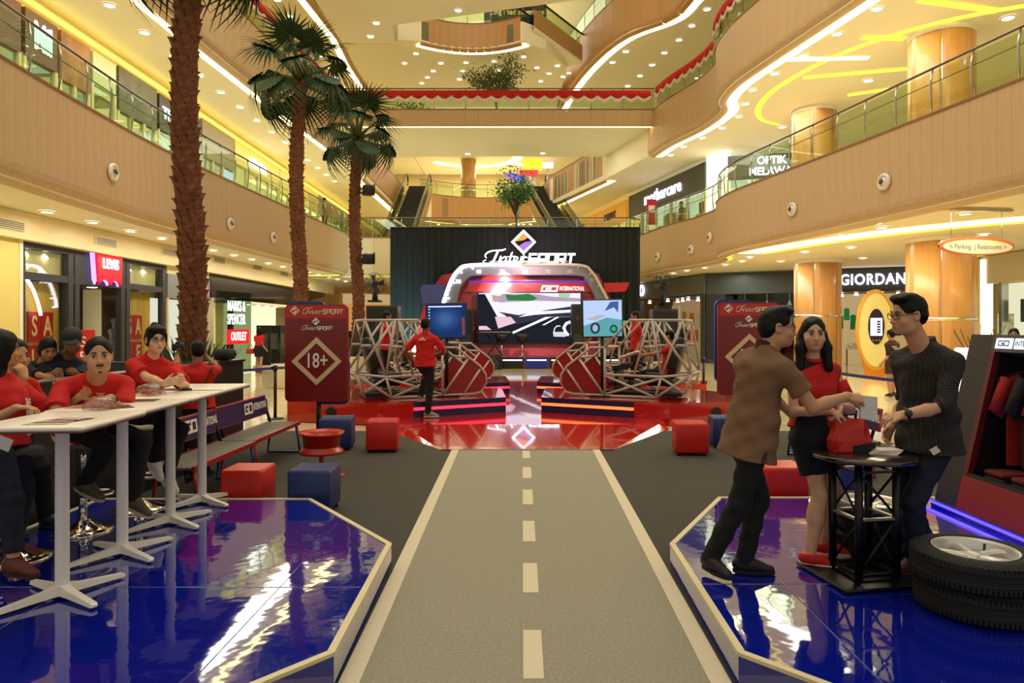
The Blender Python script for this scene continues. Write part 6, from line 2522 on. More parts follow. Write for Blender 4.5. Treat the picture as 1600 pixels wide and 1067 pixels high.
def wristwatch(p, i, m='#121212'):
 d = nrm(p['wr'][i] - p['el'][i])
 c = p['wr'][i] - d * .03 * p['s']
 u = nrm(np.cross(d, V3(0, 0, 1)))
 w = np.cross(u, d)
 b = MB()
 b.path([Vector(c + (u * math.cos(a) + w * math.sin(a)) * .034 * p['s']) for a in [2 * math.pi * k / 16 for k in range(16)]], .008, 6, closed=True)
 dial = nrm(V3(0, -1, .35) - d * (V3(0, -1, .35) @ d))
 Mx = Vector(dial).to_track_quat('Z', 'Y').to_matrix()
 b.lathe([(.001, .012), (.018, .012), (.021, .006), (.021, -.004)], 16, Vector(c + dial * .032 * p['s']), M=Mx)
 part(b, 'wristwatch', mat('watch_' + m.lstrip('#'), m, .35), p['o'])

def ground(px, py, z, dz=.09):
 """ankle point over the floor spot seen at a pixel"""
 q = PF(px, py, z)
 return V3(q.x, q.y, z + dz)

def cloth(name, c, vary=.12, vs=40, rough=.9):
 return mat(name, c, rough, vary=vary, vscale=vs, bump=.15, bscale=300)

def weave(name, c1, c2, sx, sz, rough=.9):
 """woven check: thin pale lines on dark cloth"""
 m = bpy.data.materials.new(name)
 m.use_nodes = True
 nt = m.node_tree
 b = nt.nodes['Principled BSDF']
 b.inputs['Roughness'].default_value = rough
 tc = nt.nodes.new('ShaderNodeTexCoord')
 sp_ = nt.nodes.new('ShaderNodeSeparateXYZ')
 nt.links.new(tc.outputs['Object'], sp_.inputs[0])
 outs = []
 for ax_, f in ((0, sx), (2, sz)):
  if not f:
   continue
  a = nt.nodes.new('ShaderNodeMath')
  a.operation = 'MULTIPLY'
  a.inputs[1].default_value = f
  fr = nt.nodes.new('ShaderNodeMath')
  fr.operation = 'FRACT'
  lt = nt.nodes.new('ShaderNodeMath')
  lt.operation = 'LESS_THAN'
  lt.inputs[1].default_value = .16 if sz else .4
  nt.links.new(sp_.outputs[ax_], a.inputs[0])
  nt.links.new(a.outputs[0], fr.inputs[0])
  nt.links.new(fr.outputs[0], lt.inputs[0])
  outs.append(lt)
 mx = nt.nodes.new('ShaderNodeMix')
 mx.data_type = 'RGBA'
 if len(outs) == 2:
  mm = nt.nodes.new('ShaderNodeMath')
  mm.operation = 'MAXIMUM'
  nt.links.new(outs[0].outputs[0], mm.inputs[0])
  nt.links.new(outs[1].outputs[0], mm.inputs[1])
  nt.links.new(mm.outputs[0], mx.inputs[0])
 else:
  nt.links.new(outs[0].outputs[0], mx.inputs[0])
 mx.inputs[6].default_value = lin(c1)
 mx.inputs[7].default_value = lin(c2)
 nt.links.new(mx.outputs[2], b.inputs['Base Color'])
 return m

def split_cloth(name, c1, c2, p, n):
 """two colours of cloth sewn together along a straight seam"""
 m = bpy.data.materials.new(name)
 m.use_nodes = True
 nt = m.node_tree
 b = nt.nodes['Principled BSDF']
 b.inputs['Roughness'].default_value = .85
 tc = nt.nodes.new('ShaderNodeTexCoord')
 dt = nt.nodes.new('ShaderNodeVectorMath')
 dt.operation = 'DOT_PRODUCT'
 dt.inputs[1].default_value = tuple(n)
 nt.links.new(tc.outputs['Object'], dt.inputs[0])
 gt = nt.nodes.new('ShaderNodeMath')
 gt.operation = 'GREATER_THAN'
 gt.inputs[1].default_value = float(V3(p) @ V3(n))
 nt.links.new(dt.outputs['Value'], gt.inputs[0])
 mx = nt.nodes.new('ShaderNodeMix')
 mx.data_type = 'RGBA'
 mx.inputs[6].default_value = lin(c1)
 mx.inputs[7].default_value = lin(c2)
 nt.links.new(gt.outputs[0], mx.inputs[0])
 nt.links.new(mx.outputs[2], b.inputs['Base Color'])
 return m

C_RED = cloth('red_cotton', '#c3170f')
C_BLK = cloth('black_trouser_cloth', '#0e0e10')
C_NAVY = cloth('navy_denim', '#12182a')

# ---- man in the brown short-sleeved shirt, handing a paper over
brown = person('man in brown short-sleeved shirt, red-trimmed glasses and black trousers reaching out a paper',
               P3(1170, 684, 4.12), P3(1195, 547, 4.10), P3(1214, 512, 4.08), (.93, .37, 0), (.985, -.12, -.04),
               Lw=P3(1252, 664, 4.45), Rw=P3(1324, 619, 3.98), La=ground(1163, 896, PZ), Ra=ground(1108, 899, PZ), s=.97,
               Rp=(.1, -.2, -1), Lp=(-.3, .3, -1), Lf=(1, -.12, 0), Rf=(.42, -.9, 0), Rk=(.9, -.3, 0), Lk=(1, .2, 0), pf=(.95, .2, 0),
               sk='#ba8a66', hair='quiff', top=('polo', weave('brown_stripe_cloth', '#6a4c33', '#7e5e42', 160, 0), cloth('maroon_collar', '#43180f')), bottom=('trousers', C_BLK),
               shoes=('#16120f', '#0c0a09', 'loafer'), res=.0052, glasses='#7a1712', width=1.06, hu=(.10, 0, 1), sleeve=.62, shirt_len=.075, hemslit=True, sleeve_r=1.12, fold=.0045,
               rh=dict(d=(1, -.05, -.15), pn=(0, .6, -.7), lat=(.1, -.75, .55), curl=(45, 50, 30), thumb=(.2, 1.0, .6)), lips='#8a5648')

# ---- woman in red and navy top
womt = split_cloth('red_navy_top', '#c01a12', '#0f1222', P3(1262, 577, 4.36), (-.36, 0, .93))
woman = person('woman with long black hair in red and navy sleeveless top, navy skirt and red sneakers',
               P3(1270, 676, 4.46), P3(1270, 567, 4.46), P3(1271, 522, 4.42), (.1, -1, 0), (-.20, -.98, -.02),
               Lw=P3(1313, 634, 4.27), Rw=P3(1299, 642, 4.22), La=ground(1286, 868, PZ), Ra=ground(1266, 886, PZ), s=.93, female=True,
               Lp=(.6, .2, -1), Rp=(-.6, .3, -1), Lf=(1, -.28, 0), Rf=(1, -.35, 0), pf=(.6, -.8, 0), Lk=(.9, -.6, 0), Rk=(.9, -.6, 0),
               sk='#cf9f7c', hair='long', top=('sleeveless', womt), bottom=('skirt', cloth('navy_skirt', '#0c0f1a'), .64), shoes=('#c41b14', '#e3ddd0', 'platform'), res=.005,
               rh=dict(d=(.9, -.1, -.4), pn=(.1, .4, -.9), lat=(.3, -.7, .6), curl=(25, 35, 20)), lh=dict(d=(-.35, -.25, -.9), pn=(-.9, 0, .3), lat=(0, -1, 0), curl=(20, 30, 20)), lips='#a5352c', fold=.002, drop=.055)
b = MB()
b.path([Vector(woman['neck'] + woman['up'] * (.028 + .012 * math.sin(a)) * .93 + (woman['rt'] * math.cos(a) - woman['ft'] * math.sin(a)) * .062) for a in [2 * math.pi * k / 20 for k in range(20)]], .013, 8, closed=True)
part(b, 'red_collar', cloth('red_knit', '#c01a12'), woman['o'])
b = MB()
pl = woman['sh'][-1] * .45 + woman['el'][-1] * .55
pd = nrm(woman['el'][-1] - woman['sh'][-1])
b.tube(Vector(pl - pd * .07), Vector(pl + pd * .05), .052, .056, n=18)
part(b, 'red_sleeve_band', cloth('red_knit', '#c01a12'), woman['o'])

# ---- man in the dark checked shirt
check = person('man in dark checked shirt with glasses and black watch taking the paper',
               P3(1450, 680, 4.22), P3(1445, 541, 4.22), P3(1419, 492, 4.17), (-.93, -.25, 0), (-.98, -.05, -.09),
               Lw=P3(1408, 649, 3.98), Rw=P3(1392, 668, 4.42), La=ground(1428, 896, PZ), Ra=ground(1452, 884, PZ), s=1.0,
               Lp=(.8, -.3, -.8), Rp=(.6, .5, -.8), Lf=(-.9, -.4, 0), Rf=(-.9, -.2, 0), pf=(-.9, -.4, 0),
               sk='#c8956e', hair='quiff', top=('shirt', weave('dark_check_cloth', '#1a1614', '#37302b', 62, 62)), bottom=('trousers', C_NAVY), shoes=('#5a2a18', '#8a5a3a', 'loafer'),
               res=.0052, glasses='#15110f', width=1.12, sleeve=1.12, shirt_len=.05, fold=.0045, hu=(-.16, -.05, 1),
               lh=dict(d=(-1, -.1, -.02), pn=(.1, .3, -.9), lat=(-.1, -.6, .8), curl=(28, 38, 20), thumb=(.5, .9, .1)), lips='#a06a58')
wristwatch(check, -1)
b = MB()
Mx = frame(Vector(P3(1461, 704, 4.03)), (.8, -.3, .6), (-.5, .1, .8))
b.box((0, 0, 0), (.045, .04, .003))
b.v = [tuple(Mx @ Vector(p)) for p in b.v]
part(b, 'paper_tag', mat('cream_paper', '#d9cdbc', .6), check['o'])

# ---- the paper passed between them
t = thing('leaflet', 'white folded paper passed between the man in brown and the man in checks', 'leaflet', P(1355, 638, 3.98), 0)
b = MB()
M_ = frame(P(1356, 637, 3.985), (.9, .15, -.1), (-.25, .1, 1))
for k, dz in ((0, 0), (1, .006)):
 b = MB()
 b.box((.003 * k, 0, dz), (.115, .135, .003), M=Matrix.Rotation(R(4 * k), 3, 'Y'))
 b.v = [tuple(M_ @ Vector(p)) for p in b.v]
 part(b, 'page', mat('grey_white_paper', '#c9c4c0', .6), t, True)

# ---- seated man with moustache
seatm = person('seated man with moustache in red T-shirt leaning his forearms on the bar table',
               V3(-3.19, 4.99, .99), P3(151, 591, 4.64), P3(154, 556, 4.50), (.66, -.75, 0), (.57, -.82, -.03),
               Lw=P3(172, 622, 4.42), Rw=P3(146, 634, 4.38), La=P3(208, 776, 4.90), Ra=P3(134, 752, 4.86), s=1.0,
               Lp=(.25, -.4, -1), Rp=(-.5, -.5, -.6), Lf=(1, -.15, -.45), Rf=(1, -.25, -.35), pf=(.9, -.4, 0), Lk=(.6, 0, 1), Rk=(.5, -.3, 1),
               sk='#bf8e64', hair='short', top=('tshirt', C_RED), bottom=('trousers', C_BLK), shoes=('#4a4236', '#b5a993', 'sneaker'), res=.006, moust=True, width=1.06, sleeve=.72, sleeve_r=1.15,
               lh=dict(d=(-1, -.1, -.05), pn=(0, .2, -1), lat=(0, -1, 0), curl=(12, 20, 12)), rh=dict(d=(1, .3, -.05), pn=(0, .2, -1), lat=(-.3, 1, 0), curl=(15, 20, 12)), hu=(-.05, 0, 1), lips='#8a5a4c')
wristwatch(seatm, -1)
# ---- seated woman with glasses
seatw = person('seated woman with glasses and black choker in red T-shirt and white shoes',
               V3(-3.2, 5.72, .99), P3(239, 559, 5.68), P3(243, 531, 5.62), (.72, -.69, 0), (.74, -.67, -.02),
               Lw=P3(279, 599, 5.45), Rw=P3(262, 602, 5.30), La=P3(262, 740, 5.62), Ra=P3(243, 716, 5.55), s=.93, female=True,
               Lp=(.6, .5, -.8), Rp=(-.4, -.5, -.7), Lf=(.75, -.3, -.55), Rf=(.6, -.3, -.7), pf=(.9, -.3, 0), Lk=(.6, 0, 1), Rk=(.5, -.3, 1),
               sk='#dcb08c', hair='tied', top=('tshirt', C_RED), bottom=('trousers', C_BLK), shoes=('#d9d4cb', '#e8e4dc', 'sneaker'), res=.006, glasses='#1a1412', sleeve=.8, sleeve_r=1.2,
               lh=dict(d=(.6, -.2, .5), pn=(-.3, -.6, 0), lat=(0, .2, 1), curl=(35, 45, 25)), rh=dict(d=(1, .1, .25), pn=(0, .8, .1), lat=(0, .2, 1), curl=(30, 40, 25)), lips='#a8473c')
b = MB()
b.path([Vector(seatw['neck'] + seatw['up'] * .045 + (seatw['rt'] * math.cos(a) + seatw['ft'] * math.sin(a)) * .0565) for a in [2 * math.pi * k / 20 for k in range(20)]], .0065, 6, closed=True)
part(b, 'choker', M_BLACK, seatw['o'])

def shirt_text(p, body, side, h, size, rot=90, sx=.6, m=None, d=.135):
 c = p['neck'] - p['up'] * h + p['rt'] * side + p['ft'] * d * p['s']
 M_ = frame(Vector(c), p['rt'], p['up'])
 text(body, size, m or M_SIGNW, p['o'], M_ @ Matrix.Rotation(R(rot), 4, 'Z'), ext=.002, sx=sx, bold=.003, shear=.2)

shirt_text(seatm, 'INTERNATIONAL', -.06, .25, .07, 90, .42, d=.152)
shirt_text(seatw, 'INTERNATIONAL', .0, .21, .06, 90, .42, d=.165)

# ---- people at the left edge
veil = person('person in red shirt, dark head covering, jeans and brown boots at the left edge',
              P3(6, 676, 4.32), P3(2, 588, 4.34), P3(3, 545, 4.32), (1, .1, 0), (.8, .6, -.05),
              Lw=V3(-2.95, 4.55, 1.24), Rw=V3(-3.0, 4.05, 1.225), La=ground(20, 872, PZ), Ra=ground(22, 905, PZ), s=.96, female=True, width=1.1,
              Lp=(-.5, .3, -1), Rp=(-.6, -.4, -.8), Lf=(1, .1, 0), Rf=(1, -.2, 0), sk='#c08a60', hair='veil', top=('tshirt', C_RED), bottom=('trousers', C_NAVY, .14),
              shoes=('#5e2414', '#3a1a10', 'boot'), res=.006, sleeve=.85, sleeve_r=1.2, shirt_len=.05, rh=dict(d=(1, .3, 0), pn=(0, 0, -1), lat=(0, 1, 0)))
shirt_text(veil, 'INTERNATIONAL', .02, .27, .06, 90, .5, d=.17)
chin = person('man in red shirt behind the veiled person, resting his chin on his hand',
              P3(-2, 660, 5.05), P3(12, 588, 5.0), P3(24, 555, 4.97), (.95, -.3, 0), (.93, -.35, -.08),
              Lw=V3(-3.55, 5.2, 1.2), Rw=P3(38, 590, 4.86), La=V3(-3.62, 5.2, PZ + .09), Ra=V3(-3.72, 4.95, PZ + .09), s=.98, Rp=(.2, -.4, -1), Lp=(-.5, .4, -.8),
              sk='#bf8e64', hair='short', top=('tshirt', C_RED), bottom=('trousers', C_BLK), shoes=('#222222', '#333333', 'sneaker'), res=.0065,
              rh=dict(d=(-.3, -.1, 1), pn=(-1, .2, 0), lat=(0, .3, 1), curl=(40, 45, 25)))
wristwatch(chin, 1)
t = thing('leaflet', 'white paper held at the hip at the left edge of the photo', 'leaflet', P(7, 692, 4.05), 0)
b = MB()
M_ = frame(P(4, 692, 4.03), (.8, .1, -.35), (.3, 0, 1))
b.box((0, 0, 0), (.10, .075, .003))
b.v = [tuple(M_ @ Vector(p)) for p in b.v]
part(b, 'page', mat('grey_white_paper', '#c9c4c0', .6), t, True)

# ---- two people behind the partition
capm = person('man in black cap and dark blue T-shirt reading behind the black partition',
              V3(-4.72, 6.85, .93), P3(103, 556, 6.8), P3(113, 533, 6.74), (.5, -.8, 0), (.45, -.8, -.35),
              Lw=P3(118, 584, 6.45), Rw=P3(84, 583, 6.4), La=V3(-4.6, 6.9, .09), Ra=V3(-4.85, 6.85, .09), s=.98, sk='#8a5d40', hair='cap', hu=(.1, -.3, 1),
              top=('tshirt', cloth('dark_blue_cotton', '#191f2c')), bottom=('trousers', C_BLK), shoes=('#222222', '#333333', 'sneaker'), res=.0075, sleeve=.8)
dark = person('woman with dark hair in black looking down behind the black partition',
              V3(-5.1, 6.75, .88), P3(66, 571, 6.7), P3(75, 545, 6.62), (.75, -.6, 0), (.7, -.6, -.42),
              Lw=P3(98, 590, 6.35), Rw=P3(80, 592, 6.3), La=V3(-5.0, 6.8, .09), Ra=V3(-5.2, 6.75, .09), s=.92, female=True, sk='#b08058', hair='bob', hu=(.25, -.25, 1),
              top=('tshirt', cloth('black_cotton', '#0f0f10')), bottom=('trousers', C_BLK), shoes=('#222222', '#333333', 'sneaker'), res=.0075, sleeve=1.3)
# ---- man kneeling on the bench with a camera
kneel = person('man in red T-shirt with shoulder strap seen from behind, raising a camera',
               V3(-3.61, 7.62, .84), P3(307, 571, 7.62), P3(309, 548, 7.66), (-.35, .93, 0), (-.45, .9, .0),
               Lw=P3(276, 553, 8.0), Rw=P3(326, 560, 8.05), La=V3(-3.66, 7.5, .09), Ra=V3(-3.6, 7.75, .09), s=.93, Lp=(-.7, -.3, -.9), Rp=(.8, -.2, -.6), Lk=(-.2, 1, 0), Rk=(-.1, 1, 0),
               Lf=(-.1, .9, 0), Rf=(.1, .9, 0), sk='#8f5f40', hair='short', top=('tshirt', C_RED), bottom=('trousers', C_BLK), shoes=('#222222', '#333333', 'sneaker'), res=.0068, sleeve=.75,
               lh=dict(d=(0, .2, 1), pn=(.9, .3, 0), lat=(0, 1, 0), curl=(40, 45, 25)))
b = MB()
b.path([Vector(kneel['sh'][1] + kneel['up'] * .05 - kneel['ft'] * .06), Vector(kneel['neck'] - kneel['up'] * .2 + kneel['rt'] * .09 - kneel['ft'] * .128), Vector(kneel['pelvis'] + kneel['rt'] * .10 - kneel['ft'] * .125)], .014, 6)
part(b, 'shoulder_strap', mat('grey_strap', '#4a4440', .7), kneel['o'])
t = thing('camera', 'black camera held up by the man in red by the palm', 'camera', Vector(kneel['wr'][-1]) + Vector((0.0, .02, .10)), .3)
b = MB()
b.rbox((0, 0, 0), (.13, .06, .085), .015)
b.rbox((0, .0, .05), (.05, .05, .03), .01)
part(b, 'camera_body', M_BLACK, t)
b = MB()
b.tube((0, .03, 0), (0, .11, 0), .033, n=14)
part(b, 'lens', M_BLACK, t)

# ---- staff by the simulators
def stand(label, x, y, z, f, s, sk, hair, top, bottom, shoes, res, **kw):
 f = nrm(V3(f))
 r_ = nrm(np.cross(f, V3(0, 0, 1)))
 pel = V3(x, y, z + .915 * s)
 a = dict(pelvis=pel, neck=pel + V3(0, 0, .52 * s) + f * .01, head=pel + V3(0, 0, .68 * s) + f * .04 * s, tf=f, hf=f,
             Lw=pel - r_ * .24 * s + f * .06 + V3(0, 0, -.03), Rw=pel + r_ * .24 * s + f * .06 + V3(0, 0, -.03),
             La=V3(x, y, z + .09) - r_ * .10 * s, Ra=V3(x, y, z + .09) + r_ * .10 * s)
 a.update(kw)
 return person(label, a.pop('pelvis'), a.pop('neck'), a.pop('head'), a.pop('tf'), a.pop('hf'), a.pop('Lw'), a.pop('Rw'), a.pop('La'), a.pop('Ra'), s=s, sk=sk, hair=hair, top=top, bottom=bottom,
                  shoes=shoes, res=res, **a)

simm = stand('man in red T-shirt seen from behind, stepping up to the left simulator', -1.72, 12.08, .11, (.25, 1, 0), 1.03, '#7d5036', 'short', ('tshirt', C_RED), ('trousers', C_BLK),
             ('#8d8471', '#c9c2b2', 'sneaker'), .0095, La=V3(-1.84, 12.33, .39 + .09), Ra=V3(-1.66, 12.02, .20), Lw=P3(645, 565, 12.25), Rw=P3(682, 555, 12.3), Lp=(-1, -.3, -.5), Rp=(1, -.3, -.5), face=False, sleeve=.75, sleeve_r=1.15,
             Lf=(.3, .9, 0), Rf=(1, .1, 0))
b = MB()
for k in range(2):
 c_ = simm['neck'] - simm['up'] * (.07 + .03 * k) - simm['ft'] * .135
 b.box(tuple(c_), (.05 + .07 * k, .006, .02))
part(b, 'shirt_print', M_SIGNW, simm['o'])
sl = stand('man in red T-shirt standing behind the left simulator cage, facing right', -2.88, 14.35, .39, (1, .2, 0), .97, '#8a5d40', 'short', ('tshirt', C_RED), ('trousers', C_BLK),
           ('#222222', '#333333', 'sneaker'), .011, Rw=P3(618, 506, 14.2), Rp=(.2, -.3, -1), face=False)
sr = stand('man in red T-shirt standing behind the right simulator cage, facing left', 2.42, 14.45, .39, (-1, -.15, 0), .97, '#9a6a48', 'short', ('tshirt', C_RED), ('trousers', C_BLK),
           ('#222222', '#333333', 'sneaker'), .011, face=False)

# ---- the driver
def ms(x, y, z):
 v = MsR @ Vector((x, y, z))
 return V3(v.x, v.y, v.z)

d0 = nrm(ms(-1, 0, 0) - ms(0, 0, 0))
drv = person('driver in red T-shirt sitting at the wheel of the right simulator', ms(.08, 0, .34), ms(.18, 0, .86), ms(.12, 0, 1.02), d0, d0 + V3(0, -.1, 0),
             Lw=ms(-.46, -.14, .62), Rw=ms(-.46, .14, .62), La=ms(-.86, -.12, .18), Ra=ms(-.86, .12, .18), s=.95, Lp=(0, -.3, -1), Rp=(0, .3, -1), Lk=(0, 0, 1), Rk=(0, 0, 1),
             Lf=d0 + V3(0, 0, .4), Rf=d0 + V3(0, 0, .4), sk='#a8744e', hair='short', top=('tshirt', C_RED), bottom=('trousers', C_BLK), shoes=('#b9b09c', '#d0c8b8', 'sneaker'), res=.0095, face=False,
             lh=dict(curl=(50, 55, 30)), rh=dict(curl=(50, 55, 30)))

# ---- shoppers far off
q = PF(1394, 621)
girl = stand('girl in brown printed T-shirt and shorts walking by the oval kiosk', q.x, q.y, 0.0, (-.25, 1, 0), .96, '#b98a68', 'tied', ('tshirt', cloth('brown_cotton', '#3a2218')), ('shorts', cloth('brown_shorts', '#43281c')),
             ('#2a2420', '#8a8070', 'sneaker'), .012, female=True, face=False, sleeve=.8, La=V3(q.x - .12, q.y - .15, .09), Ra=V3(q.x + .1, q.y + .12, .09))
bp = girl['neck'] - girl['up'] * .24 - girl['ft'] * .128
Mb_ = frame(Vector(bp), -girl['rt'], girl['up'])
b = MB()
for k in range(6):
 b.box((random.uniform(-.06, .06), .1 - .045 * k, 0), (.14 + .04 * math.sin(k * 2), .03, .004))
b.v = [tuple(Mb_ @ Vector(p)) for p in b.v]
part(b, 'shirt_print', mat('cream_print', '#b9a98c', .7), girl['o'])
q = PF(405, 583)
walk = stand('woman in red top and short black skirt walking away far down the left aisle', q.x, q.y, 0.0, (.1, 1, 0), 1.0, '#b98a68', 'long', ('tshirt', C_RED), ('skirt', C_BLK, .7),
             ('#8a3020', '#6a2418', 'loafer'), .016, female=True, face=False, Ra=V3(q.x + .1, q.y - .2, .09))
t = thing('handbag', 'small red handbag carried by the far woman in the black skirt', 'bag', (q.x - .33, q.y, .72), 0)
b = MB()
b.rbox((0, 0, .1), (.28, .12, .2), .04)
part(b, 'bag_body', mat('red_nylon', '#bd1c14', .4), t)
b = MB()
b.path([(-.1, 0, .18), (-.05, 0, .34), (.05, 0, .34), (.1, 0, .18)], .012, 6)
part(b, 'bag_strap', mat('red_nylon', '#bd1c14', .4), t)
far = stand('person with dark hair just visible over the clothing display', P(1584, 520, 12).x, 12.0, 0, (-.6, -.8, 0), .99, '#b98a68', 'bob', ('tshirt', cloth('beige_cotton', '#8a7a62')), ('trousers', C_BLK), ('#222222', '#333333', 'sneaker'), .013,
   female=True)
up1 = stand('man in dark clothes standing at the right second-floor rail', 7.75, 33.2, 6.12, (-.9, -.3, 0), 1.0, '#8a5d40', 'short', ('tshirt', cloth('brown_grey_cotton', '#5a4a3c')), ('trousers', C_NAVY), ('#222222', '#333333', 'sneaker'), .02, face=False)
up2 = stand('person with black hair standing at the left second-floor rail beyond the palms', -9.35, 32.2, 6.12, (1, -.2, 0), 1.0, '#8a5d40', 'bob', ('tshirt', cloth('grey_cotton', '#5c564c')), ('trousers', C_BLK), ('#222222', '#333333', 'sneaker'), .02, face=False)

# the red bag's cloth body
b = MB()
vs = []
for z_, w, d_ in ((0, .118, .05), (.012, .124, .056), (.075, .127, .058), (.14, .112, .042), (.19, .098, .022), (.205, .094, .008)):
 for j in range(12):
  t_ = 2 * math.pi * (j + .5) / 12
  c_, s_ = math.cos(t_), math.sin(t_)
  vs.append((w * math.copysign(abs(c_) ** .35, c_) + .004 * math.sin(z_ * 60 + j), d_ * math.copysign(abs(s_) ** .35, s_) + .004 * math.sin(z_ * 45 + 2 * j), z_))
b.add(vs, [(12 * i + j, 12 * i + (j + 1) % 12, 12 * i + 12 + (j + 1) % 12, 12 * i + 12 + j) for i in range(5) for j in range(12)] + [tuple(range(11, -1, -1)), tuple(range(60, 72))])
part(b, 'bag_body', mat('red_nylon', '#bd1c14', .4, bump=.2, bscale=12), BAG)
# ================================================================ shops
M_SFRAME = mat('charcoal_shopfront', '#2e3031', .5)
M_SGLASS = glass('shop_glass', '#eef3ee', .10)

def sframe(p0, p1):
 """local frame of a shopfront: x along, y inwards (away from the atrium), z up"""
 a, c = Vector((*p0, 0)), Vector((*p1, 0))
 return a, (c - a).length, (c - a).normalized()

class Front:
 """a shopfront standing between two floor points, seen from its right-hand side of travel"""

 def __init__(s, p0, p1, z0, label, group='shopfronts', name='storefront'):
  s.a, s.L, d = sframe(p0, p1)
  s.t = thing(name, label, 'storefront', (s.a.x, s.a.y, z0), math.atan2(d.y, d.x), group)
  s.M = Matrix.Identity(4)

 def box(s, nm, x0, x1, y0, y1, z0, z1, m, bev=0):
  b = MB()
  b.box(((x0 + x1) / 2, (y0 + y1) / 2, (z0 + z1) / 2), (abs(x1 - x0), abs(y1 - y0), abs(z1 - z0)), bev=bev)
  return part(b, nm, m, s.t)

 def text(s, body, x, z, size, m, **k):
  # lettering faces the atrium (local -y)
  return text(body, size, m, s.t, Matrix.Translation((x, k.pop('y', -.06), z)) @ Matrix.Rotation(R(90), 4, 'X'), **k)

# every front is given so that its outside is on the right of travel: left wall runs +Y -> outside is +X
LX = -14.5

# ---- the jeans shop on the left
yb = lambda px, X=14.5: X * F / (CX - px)
s = Front((LX, 19.65), (LX, 27.65), 0, 'charcoal-framed jeans shop with sale posters and a red lit sign', 'shopfronts')
Y0 = 19.65
yy = lambda px: yb(px) - Y0
for x in (.08, yy(108), yy(118), yy(190), yy(198), s.L - .1):
 s.box('post', x - .12, x + .12, -.06, .14, 0, 4.2, M_SFRAME)
s.box('head_rail', 0, s.L, -.05, .14, 4.05, 4.25, M_SFRAME)
s.box('transom', 0, s.L, -.05, .14, 3.22, 3.42, M_SFRAME)
s.box('sign_board', yy(110), yy(198), -.04, .12, 3.4, 4.1, M_SFRAME)
s.box('plinth', 0, yy(108), -.05, .12, 0, .25, M_SFRAME)
s.box('plinth', yy(198), s.L, -.05, .12, 0, .25, M_SFRAME)
M_PINE = mat('pine_board', '#e0b04e', .5, vary=.12, vscale=2.5, stretch=(1, 8, .4))
for (a, c, tag_) in ((yy(52), yy(107), 'left'), (yy(199), yy(246), 'right')):
 n = 5
 for k in range(n):
  x0, x1 = a + (c - a) * k / n, a + (c - a) * (k + 1) / n
  s.box('plank', x0 + .006, x1 - .006, .30 + .004 * (k % 2), .34, .3, 3.2, M_PINE)
 w = min(.52, (c - a) / 2.5)
 x = a + .12 if tag_ == 'left' else a + .3
 for r_, row in enumerate(('SA', 'LE')):
  for k, ch in enumerate(row):
   xc = x + w * .55 + k * (w + .06)
   zc = 1.95 - r_ * .92
   s.box('sale_square', xc - w / 2, xc + w / 2, .26, .30, zc - .42, zc + .42, mat('sale_red', '#c4170f', .5))
   s.text(ch, xc, zc, .78, mat('sale_cream_letter', '#f0cf92', .5), y=.255, ext=.006, sx=.72, bold=.012)
for (a, c) in ((.2, yy(107)), (yy(199), s.L - .2)):
 s.box('glass_pane', a, c, .04, .05, .25, 3.2, M_SGLASS)
 s.box('glow_box', a, c, .25, .30, 3.42, 4.05, mat('spotlit_window_beige', '#d8c48e', .6, emit=.22, ecol='#ffdf9a'))  # beige board; its glow stands in for the spotlights on it
 for f in (.2, .62):
  b = MB()
  b.lathe([(.001, 0), (.085, 0)], 14, (a + (c - a) * f, .2, 3.92), M=Matrix.Rotation(R(50), 3, 'X'))
  b.lathe([(.001, -.005), (.085, -.005)], 14, (a + (c - a) * f, .2, 3.92), M=Matrix.Rotation(R(50), 3, 'X'))
  part(b, 'spot_lamp', M_DOWN, s.t)
 s.box('upper_glass', a, c, .04, .05, 3.42, 4.05, M_SGLASS)
 s.box('window_back', a, c, .9, .95, .2, 3.3, mat('window_back_brown', '#5c4630', .7))
# recessed dark entrance
s.box('entrance_wall', yy(118), yy(128), .1, 1.6, 0, 3.2, mat('taupe_wall', '#5f4c3e', .6))
s.box('entrance_panel', yy(128), yy(156), 1.5, 1.56, 0, 3.2, mat('dark_brown_panel', '#2a211a', .5))
s.box('entrance_panel', yy(157), yy(190), 1.4, 1.46, 0, 3.2, mat('dark_brown_panel2', '#3a2d22', .5))
s.box('entrance_ceiling', yy(110), yy(198), .1, 1.6, 3.2, 3.24, M_SFRAME)
for px in (126, 160):
 b = MB()
 b.lathe([(.001, 0), (.13, 0), (.16, .01)], 16, (yy(px), .35, 3.19))
 part(b, 'entrance_light', M_DOWN, s.t)
# arc of light beads in the left window
b = MB()
b.path([(yy(px), .12, H - (py - CY) * 20.6 / F) for px, py in ((33, 427), (42, 429), (52, 437), (60, 450), (66, 466), (70, 482))], .045, 8)
part(b, 'light_arc', glow('bead_light', '#f3e8ff', 5.0), s.t)
